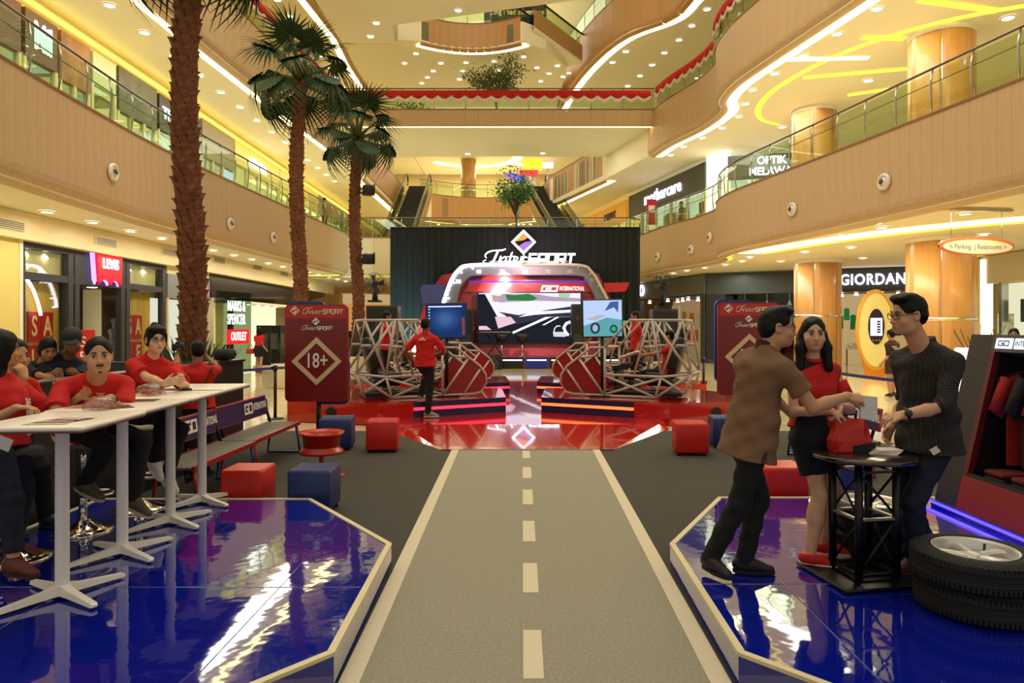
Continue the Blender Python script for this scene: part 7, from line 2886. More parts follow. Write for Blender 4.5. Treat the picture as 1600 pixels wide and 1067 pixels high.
# the red sign with its two scallops
x = yy(163)
out = [(-.78, .55), (.72, .55), (.66, -.42), (.60, -.55)] + [(.33 + .27 * math.cos(R(a)), -.55 + .16 * math.sin(R(a))) for a in range(0, 181, 20)][1:] + [(-.27 + .3 * math.cos(R(a)), -.55 + .16 * math.sin(R(a))) for a in range(0, 181, 20)][1:] + [(-.66, -.42)]
Ms2 = Matrix.Translation((x, -.12, 3.82)) @ Matrix.Rotation(R(90), 4, 'X')
b = MB()
b.prism([(p[0] * 1.12 - .05, p[1] * 1.1 + .04) for p in out], -.06, 0, M=Ms2)
part(b, 'sign_halo', glow('sign_violet', '#9a7cff', 3.0), s.t)
b = MB()
b.prism(out, .02, .10, M=Ms2)
part(b, 'sign_tab', mat('sign_tab_red', '#cf1020', .4, emit=.7), s.t)
s.text("LEVIS", x, 3.92, .42, glow('sign_letter_white', '#fff6ff', 4.0), y=-.235, ext=.01, bold=.012, sx=.95)
NEAR = lambda s: (setattr(s.t, 'location', (s.t.location.x * .8, s.t.location.y * .8, 0)), setattr(s.t, 'scale', (.8, .8, .88)))
NEAR(s)
# mannequins in the windows
for px, lb, c in ((43, 'mannequin in grey denim at the left end of the jeans shop window', '#8b8a8c'), (203, 'mannequin in grey denim in the right jeans shop window', '#7d7a80')):
 y_ = yb(px)
 Bm = Blob()
 o_ = V3((LX - .6) * .8, y_ * .8, .25)
 for i in (-1, 1):
  Bm.cap(o_ + V3(0, .1 * i, 0), o_ + V3(.03, .08 * i, .85), .06, .085, k=.03)
  Bm.cap(o_ + V3(.05, .2 * i, .85), o_ + V3(0, .19 * i, 1.36), .035, .05, k=.03)
 Bm.tub(o_ + V3(0, 0, .85), o_ + V3(0, 0, 1.35), (.15, .10), (.19, .11), V3(0, 1, 0), k=.05)
 Bm.cap(o_ + V3(0, 0, 1.4), o_ + V3(0, 0, 1.52), .05, .045, k=.03)
 Bm.ell(o_ + V3(0, 0, 1.65), (.085, .075, .11), None, k=.02)
 o = link('mannequin', np_mesh('mannequin', [Bm.mesh(.02)], mat('denim_' + c[1:], c, .8, vary=.4, vscale=9)), None, False)
 tag(o, lb, 'mannequin', 'mannequins in the jeans shop')
 b = MB()
 b.tube(tuple(o_ - V3(0, 0, .03)), tuple(o_), .2, n=16)
 part(b, 'base', M_STEEL, o)
# red sale stand
q = P(134, 545, 15.5)
t = thing('sale_board', 'red standing sale board behind the moustached man', 'sign', (q.x, 15.5, 0), R(20))
b = MB()
b.box((0, 0, 1.2), (.36, .04, .9))
part(b, 'board', mat('sale_red', '#c4170f', .5), t)
text('S\n5', .34, M_SIGNW, t, Matrix.Translation((-.05, -.025, 1.2)) @ Matrix.Rotation(R(90), 4, 'X'), ext=.003)
b = MB()
b.tube((0, 0, 0), (0, 0, .8), .02)
b.tube((0, 0, 0), (0, 0, .02), .16, n=16)
part(b, 'stand', M_STEEL, t)

# yellow pilaster at the far left
b = MB()
b.box((-11.75, 14.5, 2.15), (.5, 2.4, 4.3))
struct(b, 'wall_left', mat('pale_yellow_paint', '#e4d27a', .7))
b = MB()
b.box((-11.55, 15.66, 2.15), (.14, .1, 4.3))
struct(b, 'trim_20', mat('white_paint', '#efe8cf', .6))

# ---- the shop with the pink and violet sign
s = Front((LX, 27.85), (LX, 31.7), 0, 'small white-lit shop with a violet and pink sign behind the first palm')
s.box('fascia_board', 0, s.L, -.05, .1, 3.05, 3.95, mat('silver_board', '#8b8c88', .4, .3))
s.box('header', 0, s.L, -.02, .1, 3.95, 4.25, M_WALL)
for x in (.06, s.L * .45, s.L - .06):
 s.box('post', x - .06, x + .06, -.04, .1, 0, 3.05, M_CREAMEDGE)
s.box('lit_interior', .1, s.L - .1, .8, .85, 0, 3.05, glow('shop_white', '#f4efe6', 1.1))
s.box('poster', s.L * .5, s.L * .72, .3, .34, .6, 2.9, mat('blue_grey_poster', '#9c9fb0', .5))
s.box('display', s.L * .5, s.L * .9, .35, .7, 0, .95, mat('violet_red_display', '#7a3a6a', .6, vary=.5, vscale=6))
s.box('glass_pane', .1, s.L - .1, .02, .03, .05, 3.0, M_SGLASS)
s.text('tti', s.L - 1.35, 3.5, .62, glow('sign_violet', '#9a7cff', 3.0), y=-.1, ext=.03, bold=.01, align='LEFT')
s.text('e', s.L - .72, 3.45, .62, glow('sign_pink', '#ff4a90', 2.5), y=-.1, ext=.03, bold=.01, align='LEFT')
NEAR(s)

# ---- dark escalator underside and the outlet
b = MB()
A = [(-17.0, 31.6, 4.3), (-14.45, 31.6, 4.3), (-14.45, 50, 4.3), (-17.0, 50, 4.3), (-17.0, 31.6, 3.0), (-14.45, 31.6, 3.1), (-14.45, 50, 4.0), (-17.0, 50, 3.2)]
A = [(x * .8, y * .8, 4.33 if z > 4.2 else 1.7 + (z - 1.7) * .8) for x, y, z in A]
b.add(A, [(0, 1, 2, 3), (7, 6, 5, 4), (0, 4, 5, 1), (1, 5, 6, 2), (2, 6, 7, 3), (3, 7, 4, 0)])
struct(b, 'ceiling', mat('dark_bronze_soffit', '#2b2118', .3, .3))
s = Front((LX, 31.9), (LX, 43.5), 0, 'open white-lit outlet shop with a glass wall under the dark soffit')
s.box('side_post', 0, .12, -.03, .12, 0, 4.25, M_CREAMEDGE)
s.box('lit_interior', 4.2, s.L, 1.2, 1.3, 0, 3.1, glow('outlet_white', '#fff3c8', 1.05))
s.box('interior_wall', .2, 4.2, 2.2, 2.3, 0, 3.3, mat('outlet_wall', '#b9ae8c', .6))
s.box('wood_post', 3.3, 3.6, .5, .7, 0, 3.3, mat('brown_post', '#6e4526', .5))
s.box('red_panel', 4.25, 4.6, 1.0, 1.1, 1.7, 3.0, mat('sale_red', '#c4170f', .5))
s.box('ceiling_panel', 3.6, s.L, .0, 2.2, 3.1, 3.2, M_CEIL)
for k in range(5):
 b = MB()
 b.lathe([(.001, 0), (.1, 0), (.12, .01)], 12, (4.6 + 1.4 * k, .7, 3.09))
 part(b, 'downlight', M_DOWN, s.t)
s.box('display_block', .6, 3.0, 1.2, 2.0, 0, 1.2, mat('outlet_goods', '#6b5a40', .7, vary=.6, vscale=5))
NEAR(s)
q0, q1 = P(337, 500, 30.5), P(392, 500, 33.0)
t = thing('glass_sign', 'upright glass panel with white outlet lettering and a red tag', 'sign', (q0.x, q0.y, 0.0), math.atan2(q1.y - q0.y, q1.x - q0.x))
Lg = (q1 - q0).length
b = MB()
b.box((Lg / 2, 0, 1.75), (Lg, .03, 3.4))
part(b, 'glass_pane', glass('sign_glass', '#b9c8b4', .15), t)
Mz = Matrix.Rotation(R(90), 4, 'X')
wl3 = glow('neon_pale', '#e8fff2', 1.6)
text('MARKS &\nSPENCER', .62, wl3, t, Matrix.Translation((Lg * .56, -.03, 2.55)) @ Mz, ext=.01, sx=.52, bold=.008, line=.9)
b = MB()
b.box((Lg * .6, -.04, 1.55), (1.6, .05, .62))
part(b, 'red_tag', glow('tag_red', '#e8242a', 1.3), t)
text('OUTLET', .5, wl3, t, Matrix.Translation((Lg * .6, -.08, 1.55)) @ Mz, ext=.01, sx=.62, bold=.01)
t.location, t.scale = (q0.x * .8, q0.y * .8, 0), (.8, .8, .88)
for k, (px, lb) in enumerate(((412, 'dark standing display board left of the far walking woman'), (417 + 11, 'dark standing display board right of the far walking woman'), (436 + 8, 'dark standing display board farthest right in the left aisle'))):
 q = Vector((-11.0, 11.0 * F / (CX - px), 0))
 t = thing('display_board', lb, 'display board', (q.x, q.y, 0), R(-6), 'dark display boards in the left aisle')
 b = MB()
 b.box((0, 0, .95), (.62, .06, 1.7))
 part(b, 'board', mat('display_dark', '#191a1b', .3), t)
 b = MB()
 b.box((0, -.04, 1.1), (.4, .02, .7))
 part(b, 'picture', mat('display_pic', '#4a4a48', .35, vary=.7, vscale=4), t)
 b = MB()
 b.box((0, 0, .05), (.7, .5, .1))
 part(b, 'foot', M_WHITE, t)

# ---- far end of the ground floor on the left, beyond the palms
s = Front((-16, 52), (-7.0, 56), 0, 'warm brown far shop glimpsed between the palms')
s.box('lit_interior', 0, s.L, .5, .6, 0, 3.6, glow('far_shop_warm', '#d99a52', .75))
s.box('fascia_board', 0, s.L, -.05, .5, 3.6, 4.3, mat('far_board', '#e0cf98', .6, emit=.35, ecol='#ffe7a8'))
random.seed(4)
for k in range(12):
 x = .3 + k * .75
 s.box('display_shelf', x, x + .5, .1, .4, 0, random.uniform(1.2, 2.8), mat('far_goods_%d' % (k % 3), ('#5a2c1a', '#3a2a22', '#b98a52')[k % 3], .6))
s = Front((-6.9, 50), (6.5, 50), 0, 'row of lit far shops behind the stage curtain')
s.box('lit_interior', 0, s.L, .5, .6, 0, 3.6, glow('far_shop_warm', '#d99a52', .75))
s.box('fascia_board', 0, s.L, -.05, .5, 3.6, 4.3, M_WALL)

# ---- generic upper floor shopfront
def bay(p0, p1, z0, label, board, inside, h=3.7, bh=1.1, words=None, wcol=None, wsize=.6, n=3, goods=(), bz=2.5, sx=1.0, mull=None, gs=1.0):
 s = Front(p0, p1, z0, label, 'upper-floor shopfronts')
 s.box('fascia_board', .05, s.L - .05, -.03, .15, bz, bz + bh, board)
 s.box('lit_interior', .05, s.L - .05, .9, .95, 0, bz, inside)
 s.box('glowing_ceiling', .05, s.L - .05, .15, .95, bz - .02, bz + .04, inside)  # glow added to brighten the view up into the shop
 mm = mull or M_CREAMEDGE
 for k in range(n + 1):
  x = .06 + (s.L - .12) * k / n
  s.box('mullion', x - .05, x + .05, -.02, .12, 0, bz, mm)
 for k in range(n):
  x0, x1 = .11 + (s.L - .12) * k / n, .01 + (s.L - .12) * (k + 1) / n
  s.box('glass_pane', x0, x1, .03, .045, .05, bz - .02, M_SGLASS)
  if goods:
   m = goods[k % len(goods)]
   s.box('display_shelf', x0 + .15, x1 - .15, .4, .7, 0, .9 + .5 * ((k * 7) % 3), m)
   s.box('display_panel', x0 + .3, x0 + .3 + .3 * (x1 - x0), .5, .6, 1.2, 2.0, goods[(k + 1) % len(goods)])
 if words:
  s.text(words, s.L / 2, bz + bh / 2, wsize, wcol, y=-.07, ext=.02, sx=sx, bold=.012)
 return s

UX = -12.25
uy = lambda px: 12.25 * F / (CX - px)
G1, G2, G3 = mat('goods_brown', '#7a4a2a', .6), mat('goods_cream', '#cbb98c', .6), mat('goods_red', '#a83a2c', .6)
IW, IG, IY = glow('inside_warm', '#f2dc9c', .9), glow('inside_greenish', '#dfe8c4', .85), glow('inside_yellow', '#ffe79a', 1.25)
BB = mat('board_brown', '#6d4b32', .5)
bay((UX, 14.4), (UX, 16.7), 6.1, 'upper-left shop with a plain brown board at the photo edge', BB, IW, bz=2.3, bh=1.2, goods=(G2, G1))
bay((UX, 16.75), (UX, 18.0), 6.1, 'upper-left shop with a brown board and white letters Mil', BB, IG, bz=2.3, bh=1.2, words='Mil', wcol=glow('cool_letter', '#dff3ee', 1.6), wsize=1.0, n=1, sx=.55)
bay((UX, 18.05), (UX, 19.35), 6.1, 'upper-left shop with orange-brown display behind glass', mat('board_orange', '#a06a34', .5, vary=.4, vscale=2), IW, bz=2.2, bh=1.3, n=2, goods=(G1, G2))
bay((UX, 19.4), (UX, 20.6), 6.1, 'upper-left shopfront of plain pale green glass', mat('board_pale_green', '#c8d2a4', .4), glow('inside_pale_green', '#cfdcb4', .8), bz=2.6, bh=.9, n=1)
bay((UX, 20.65), (UX, 22.9), 6.1, 'upper-left shop with a wide grey-green board and lit windows', mat('board_grey_green', '#5e5c42', .5, vary=.3, vscale=1.5), IY, bz=2.2, bh=1.35, n=3, goods=(G2, G3))
bay((UX, 22.95), (UX, 26.0), 6.1, 'upper-left shop with a dark board lettered THE behind the first palm', mat('board_dark', '#35301f', .5), IG, bz=2.3, bh=1.2, words='THE         E', wcol=glow('cool_letter', '#dff3ee', 1.6), wsize=.55, n=3, goods=(G2,))
s = bay((UX, 26.05), (UX, 29.0), 6.1, 'upper-left shop with a taupe board and a bright poster', mat('board_taupe', '#8f8062', .6), IG, bz=2.2, bh=1.4, n=3)
s.box('poster', 1.9, 2.7, -.06, -.03, .7, 2.1, glow('poster_white_blue', '#bcd6f0', 1.4))
s.box('poster_picture', 2.1, 2.55, -.075, -.06, .9, 1.5, glow('poster_blue', '#4a8ae0', 1.2))
s = bay((UX, 29.05), (UX, 34.4), 6.1, 'bright yellow upper-left shop with a glowing white sign', mat('board_yellow', '#ead27a', .6), IY, bz=2.6, bh=1.1, n=4, goods=(G2, G2, G1))
for k in range(5):
 s.box('sign_letter', 1.5 + .42 * k, 1.8 + .42 * k, -.08, -.04, 2.85, 3.2 + .1 * (k % 2), glow('sign_letter_white', '#fff6ff', 4.0), bev=.015)
bay((UX, 34.45), (UX, 41.0), 6.1, 'long cream upper-left shop beyond the second palm', mat('board_yellow', '#ead27a', .6), IY, bz=2.5, bh=1.1, n=5, goods=(G2, G1))
bay((UX, 41.1), (UX, 48.0), 6.1, 'far upper-left shop with a lit white sign by the third palm', mat('board_taupe', '#8f8062', .6), IY, bz=2.4, bh=1.2, words='STORE' if False else None, n=5, goods=(G3, G2))
# warm cove strip above the left upper shops
b = MB()
b.box((-12.1, 30, 9.72), (.16, 36, .05))
tag(part(b, 'cove_light', glow('shop_cove', '#ffe05a', 2.0)), 'long yellow cove light above the upper-left shops', 'light')

# right side upper shops
bay((9.55, 31.9), (13.4, 31.0) , 6.1, 'upper-right optical shop with white lettering beside the column', mat('board_grey', '#4a4a48', .5), glow('inside_cool', '#eef3e0', 1.1), words='OPTIK\nMELAWAI', wcol=glow('sign_violet_white', '#efe6ff', 3.0), wsize=.5, n=3, bz=2.5, goods=(G2,), sx=.9)
s = Front((9.0, 33.2), (9.5, 31.95), 6.1, 'tall glowing white pillar sign at the shop corner', 'upper-floor shopfronts')
s.box('pillar', 0, s.L, -.05, .3, 0, 3.9, glow('pillar_white', '#fff6e2', 2.2))
bay((6.6, 42.3), (8.95, 33.3), 6.1, 'upper-right shop with white joined lettering on a grey board', mat('board_grey', '#4a4a48', .5), glow('inside_cool', '#eef3e0', 1.0), words='mothercare', wcol=glow('sign_violet_white', '#efe6ff', 3.0), wsize=.95, n=5, bz=2.4, bh=1.3, goods=(G2, G1), sx=1.0)
bay((5.2, 47.8), (6.5, 42.6), 6.1, 'honey-lit upper-right shop with small dark letters, nearer of two', mat('board_honey', '#d79a3c', .5, emit=.25), glow('inside_honey', '#ffd66a', 1.5), words='EVERBEST', wcol=mat('dark_letter', '#3a3026', .5), wsize=.6, n=4, bz=2.3, bh=1.3, goods=(G2,), sx=.8)
bay((3.6, 54.0), (5.1, 48.1), 6.1, 'honey-lit upper-right shop with small dark letters, farther of two', mat('board_honey', '#d79a3c', .5, emit=.25), glow('inside_honey', '#ffd66a', 1.5), words='EVERBEST', wcol=mat('dark_letter', '#3a3026', .5), wsize=.6, n=4, bz=2.3, bh=1.3, goods=(G2,), sx=.8)
t = thing('red_banner_stand', 'red and white poster stand behind the right second-floor rail', 'poster stand', P(1018, 352, 38) + Vector((0, 0, -.3)), 0)
b = MB()
b.box((0, 0, 1.0), (.55, .06, 1.5))
part(b, 'poster', mat('sale_red', '#c4170f', .5, emit=.3), t)
b = MB()
b.box((0, -.04, 1.2), (.35, .02, .4))
part(b, 'poster_text_block', M_SIGNW, t)
b = MB()
b.box((0, 0, .15), (.6, .4, .3))
part(b, 'foot', M_STEEL, t)

# ---- ground floor right: dark fashion shop, named corner shop
GD = mat('slate_board', '#3c4344', .5)
VW = glow('sign_white_violet', '#f2eaff', 3.5)

def garments(s, x0, x1, y, z0, z1, n, cols, seed):
 random.seed(seed)
 for k in range(n):
  x = x0 + (x1 - x0) * (k + .5) / n
  c = random.choice(cols)
  h = random.uniform(.55, .75)
  b = MB()
  w = (x1 - x0) / n * .47
  zt2 = z0 + (z1 - z0) * (k % 2)
  b.add([(x - w, y, zt2 - h), (x + w, y, zt2 - h), (x + w * .9, y, zt2 - .05), (x + w * .3, y, zt2), (x - w * .3, y, zt2), (x - w * .9, y, zt2 - .05),
               (x - w, y + .08, zt2 - h), (x + w, y + .08, zt2 - h), (x + w * .9, y + .08, zt2 - .05), (x + w * .3, y + .08, zt2), (x - w * .3, y + .08, zt2), (x - w * .9, y + .08, zt2 - .05)],
              [(0, 1, 2, 3, 4, 5), (11, 10, 9, 8, 7, 6)] + [(i, 6 + i, 6 + (i + 1) % 6, (i + 1) % 6) for i in range(6)])
  part(b, 'garment', mat('garment_' + c[1:], c, .9), s.t)

s = Front((6.9, 41.0), (8.85, 33.05), 0, 'slate-fronted clothing shop right of the stage curtain')
s.box('fascia_board', 0, s.L, -.05, .15, 3.35, 4.3, mat('slate_board_light', '#69706c', .5))
s.box('post', s.L - .35, s.L, -.06, .3, 0, 3.35, GD)
s.box('post', 0, .3, -.06, .3, 0, 3.35, GD)
s.box('back_wall', .3, s.L - .35, 2.2, 2.3, 0, 3.4, mat('shop_back_glow', '#5a4632', .7, emit=.22, ecol='#ffcf90'))  # wall given a glow to brighten the dull interior
s.box('shop_ceiling', .3, s.L - .35, .1, 2.2, 3.3, 3.34, M_BLACK)
for k in range(9):
 b = MB()
 b.lathe([(.001, 0), (.09, 0), (.06, .1)], 10, (.7 + .8 * k, .5 + .5 * (k % 3), 3.15))
 part(b, 'spot_lamp', M_DOWN, s.t)
s.box('white_panel', 3.6, 4.4, .5, .6, .9, 2.9, mat('panel_cream', '#d8cfb8', .6, emit=.15))
garments(s, 4.6, 7.6, .8, 1.6, 2.5, 7, ('#b8261c', '#d8d2c4', '#c9862c', '#3d6a44'), 2)
garments(s, .6, 3.4, 1.4, 1.6, 2.6, 8, ('#7a2018', '#d8d2c4', '#3a3a40', '#b8863c'), 3)
s.box('display_table', 5.2, 7.0, .6, 1.1, 0, .85, mat('table_white', '#d9d4c6', .5))
s.text('O', .85, 3.85, .9, VW, y=-.1, ext=.03, bold=.02)
s = Front((8.9, 33.0), (12.6, 31.1), 0, 'dark glass front with hanging lamps beside the honey column')
s.box('fascia_board', 0, s.L, -.05, .15, 3.3, 4.3, GD)
s.box('post', 0, .9, -.05, .2, 0, 3.3, mat('slate_dark', '#26292a', .5))
s.box('back_wall', .9, s.L, 2.0, 2.1, 0, 3.3, mat('shop_back_black', '#1c1d1c', .7))
s.box('glass_pane', .9, s.L, .04, .05, 0, 3.3, glass('dark_glass', '#8a938c', .08))
for k, x in enumerate((1.7, 2.7, 3.7)):
 b = MB()
 b.tube((x, .6, 3.3), (x, .6, 2.95), .012)
 b.lathe([(.03, 0), (.11, -.22), (.001, -.2)], 14, (x, .6, 2.97))
 part(b, 'hanging_lamp', glow('lamp_cream', '#ffe9b8', 3.0), s.t)
s.box('light_slot', 1.8, 2.5, 1.9, 1.95, 2.15, 2.35, glow('lamp_cream', '#ffe9b8', 3.0))
s.box('lit_niche', 3.4, s.L, 1.8, 1.85, 1.4, 2.4, glow('niche_warm', '#f0c890', 1.0))
garments(s, 3.4, 4.1, 1.2, 1.6, 1.9, 4, ('#b8261c', '#c8443a'), 5)
s = Front((12.7, 31.0), (16.9, 29.3), 0, 'clothing shop with large white letters behind the columns')
s.box('fascia_board', 0, s.L, -.05, .15, 3.35, 4.3, mat('sign_board_slate', '#34383c', .5))
s.box('post', 0, .3, -.06, .2, 0, 3.35, GD)
s.box('back_wall', .3, s.L, 2.4, 2.5, 0, 3.4, mat('shop_back_warm_glow', '#8a7452', .7, emit=.35, ecol='#ffdc9a'))  # emission on the back wall lifts the dim shop, no lamp there
s.box('shop_ceiling', .3, s.L, .1, 2.4, 3.3, 3.34, M_BLACK)
for k in range(8):
 b = MB()
 b.lathe([(.001, 0), (.09, 0), (.06, .1)], 10, (.6 + .55 * k, .4 + .5 * (k % 3), 3.15))
 part(b, 'spot_lamp', M_DOWN, s.t)
garments(s, 1.5, 2.3, 1.0, 2.3, 2.6, 3, ('#1d8a5a', '#22a06a'), 6)
garments(s, 2.35, 3.2, 1.2, 1.9, 2.6, 4, ('#c85a9a', '#e0d6c8', '#d8a8c0'), 7)
garments(s, 3.3, 4.7, 1.4, 1.9, 2.6, 5, ('#b8261c', '#e0d6c8', '#3a3a40'), 8)
for k in range(3):
 s.box('display_table', .5 + 1.3 * k, 1.5 + 1.3 * k, .5, 1.0, .72, .78, mat('table_white', '#d9d4c6', .5))
 for dx in (.05, .9):
  s.box('table_leg', .5 + 1.3 * k + dx, .55 + 1.3 * k + dx, .55, .6, 0, .72, M_BLACK)
 s.box('folded_clothes', .6 + 1.3 * k, 1.4 + 1.3 * k, .55, .95, .78, 1.0, mat('goods_pale', '#d9cdb4', .8, vary=.5, vscale=9))
s.text('GIORDANO', 1.56, 3.80, .66, VW, y=-.1, ext=.03, bold=.012, sx=.80, space=1.1, align='LEFT')
# right side wall shops
b = MB()
b.box((17.3, 27.2, 2.15), (.4, 3.6, 4.3))
struct(b, 'wall_right', mat('pale_yellow_paint', '#e4d27a', .7))
s = Front((17.0, 25.2), (17.0, 15.0), 0, 'white-lit shop with a cream frame at the right edge')
s.box('frame_head', 0, s.L, -.05, .2, 3.3, 4.3, M_CREAMEDGE)
s.box('lit_edge', 0, .25, -.1, .2, 0, 4.2, glow('pillar_white', '#fff6e2', 2.2))
s.box('frame_post', .9, 1.05, -.05, .2, 0, 3.3, M_STEEL)
s.box('lit_interior', .3, s.L, .6, .7, 0, 3.3, glow('shop_white_warm', '#fff0d0', 1.15))
s.box('dark_poster', 1.35, 1.7, .4, .45, 1.9, 2.7, M_DARK)
s.box('beige_shelf', .35, .9, .3, .5, 0, 2.2, mat('goods_pale', '#d9cdb4', .8, vary=.5, vscale=9))
s.box('white_counter', 1.3, 5, .5, .8, 0, .9, M_WHITE)
s.box('glass_pane', 1.0, s.L, .03, .045, .05, 3.3, M_SGLASS)

# ---- oval kiosk
t = thing('oval_kiosk', 'tall yellow oval kiosk with a phone-shaped screen near the columns', 'kiosk', (12.35, 23.9, 0), R(-14))
Mk = Matrix.Translation((0, 0, 1.62)) @ Matrix.Rotation(R(90), 4, 'X')
for nm, rx, rz, z0_, z1_, m in (('orange_rim', .60, 1.42, -.18, .12, mat('kiosk_amber', '#dfa83c', .4)), ('yellow_face', .54, 1.28, .12, .14, mat('kiosk_yellow', '#e6d68a', .4, emit=.12)),
        ('phone_body', .26, .62, .14, .17, mat('kiosk_phone', '#2a2030', .3))):
 b = MB()
 b.prism(ellp(0, .12 if nm == 'phone_body' else .0, rx, rz, 40), z0_, z1_, M=Mk)
 part(b, nm, m, t)
b = MB()
b.prism(rect(-.19, -.2, .19, .42), .17, .175, M=Mk)
part(b, 'screen', glow('kiosk_screen', '#e6ecff', 1.3), t)
for k in range(5):
 b = MB()
 b.prism(rect(.02, -.1 + .09 * k, .13, -.04 + .09 * k), .176, .178, M=Mk)
 part(b, 'screen_glyph', mat('screen_ink', '#33334a', .5), t)
for dx in (-.1, 0, .1):
 b = MB()
 b.prism(ellp(dx, -.36, .035, .04, 12), .17, .19, M=Mk)
 part(b, 'button', M_STEEL, t)
b = MB()
b.prism([(-.28, 0), (.28, 0), (.45, .7), (-.45, .7)], -.15, .1, M=Matrix.Rotation(R(90), 4, 'X'))
part(b, 'pedestal', mat('kiosk_orange', '#e0861c', .35), t)

# ---- hanging direction sign
c = P(1526, 386, 15)
t = thing('hanging_sign', 'oval hanging sign reading Parking and Restrooms', 'sign', c, R(8))
Mk = Matrix.Rotation(R(90), 4, 'X')
for nm, rx, ry, z0_, z1_, m in (('orange_rim', .92, .20, -.05, .03, mat('sign_rim_orange', '#d9743a', .4)), ('face', .85, .155, .03, .045, mat('sign_face_cream', '#e6d9a8', .5, emit=.12))):
 b = MB()
 b.prism(ellp(0, .02 if nm == 'orange_rim' else 0, rx, ry, 40), z0_, z1_, M=Mk)
 part(b, nm, m, t)
ink = mat('sign_ink', '#8d7a8c', .5)
text('< Parking  | Restrooms >', .155, ink, t, Mk @ Matrix.Translation((0, 0, .05)), ext=.002, sx=.88)
for x in (-.62, .62):
 b = MB()
 b.tube((x, 0, .1), (x, 0, .80), .006, n=6)
 part(b, 'wire', M_STEEL, t)
b = MB()
b.rbox((0, 0, .82), (1.75, .12, .05), .02)
part(b, 'ceiling_bar', M_STEEL, t)

# ---- lit stand between the checked man and the clothing display
t = thing('glow_box', 'slim glowing white stand with red bands beside the clothing display', 'light box', (P(1506, 600, 8.2).x, 8.2, .01), 0)
b = MB()
b.rbox((0, 0, .75), (.16, .14, 1.4), .02)
part(b, 'light_panel', glow('stand_white', '#efeaff', 2.2), t)
for zz in (.02, .62, 1.2):
 b = MB()
 b.box((.05, 0, zz + .04), (.36, .2, .06))
 part(b, 'red_band', mat('rack_red', '#8a1712', .35), t)

# ---- vents in the bulkheads
for k_, (px, py, X) in enumerate(((13, 350, -14), (165, 378, -14), (265, 395, -14), (342, 407, -14), (402, 418, -14), (444, 428, -14))):
 y_ = 11.28 * F / (CX - px)
 t = thing('vent', 'rectangular grille high on the left wall over the shops, %s from the left' % ORD[k_], 'vent', (-11.28, y_, H + (CY - py) * y_ / F), R(90), 'air vents over the left shops')
 b = MB()
 b.box((0, 0, 0), (.95, .05, .2))
 part(b, 'frame', M_CREAMEDGE, t)
 for k in range(4):
  b = MB()
  b.box((0, -.03, -.065 + .043 * k), (.85, .02, .014))
  part(b, 'slat', M_DARK, t)
b = MB()
b.box((-11.5, 24, 4.02), (.4, 34, .62))
b.box((-12.9, 25, 4.3), (2.6, 36, .06))
struct(b, 'trim_21', M_WALL)

# ---- upper back: lettering, neon, stalls
t = thing('neon_sign', 'dark fourth-floor shopfront with red and cream lettering beyond the curved balcony', 'sign', P(805, 18, 37.0), 0)
b = MB()
b.box((0, .3, -.6), (3.4, .2, 2.4))
part(b, 'board', mat('board_dark', '#35301f', .5), t)
text('...ing road adventure', .42, glow('letter_cream', '#f0d890', 1.0), t, Matrix.Translation((0.1, .17, .05)) @ Matrix.Rotation(R(90), 4, 'X'), ext=.01, sx=.85)
for k, (px, py, w, h, c, lb) in enumerate(((800, 274, .9, .35, '#8a5cff', 'violet neon sign behind the small tree'), (812, 280, .8, .4, '#5c6cff', 'blue neon sign behind the small tree'), (826, 270, 1.4, .5, '#ff3a3a', 'red neon sign right of the small tree'),
                                           (832, 258, 1.4, .9, '#ffd92e', 'yellow lit board above the right escalator'), (856, 258, .8, .5, '#f0ecff', 'white lit sign above the right escalator'))):
 t = thing('neon_sign', lb, 'sign', P(px, py, 55.5 + .25 * k), 0, 'neon signs on the far third floor')
 b = MB()
 b.rbox((0, 0, 0), (w * 1.1, .08, h * 1.0), .03)
 part(b, 'lit_panel', glow('neon_' + c[1:], c, 2.0), t)
 b = MB()
 zf = 11.79 - t.location.z
 b.box((0, .1, zf / 2), (w * .3, .08, -zf))
 part(b, 'post', M_STEEL, t)

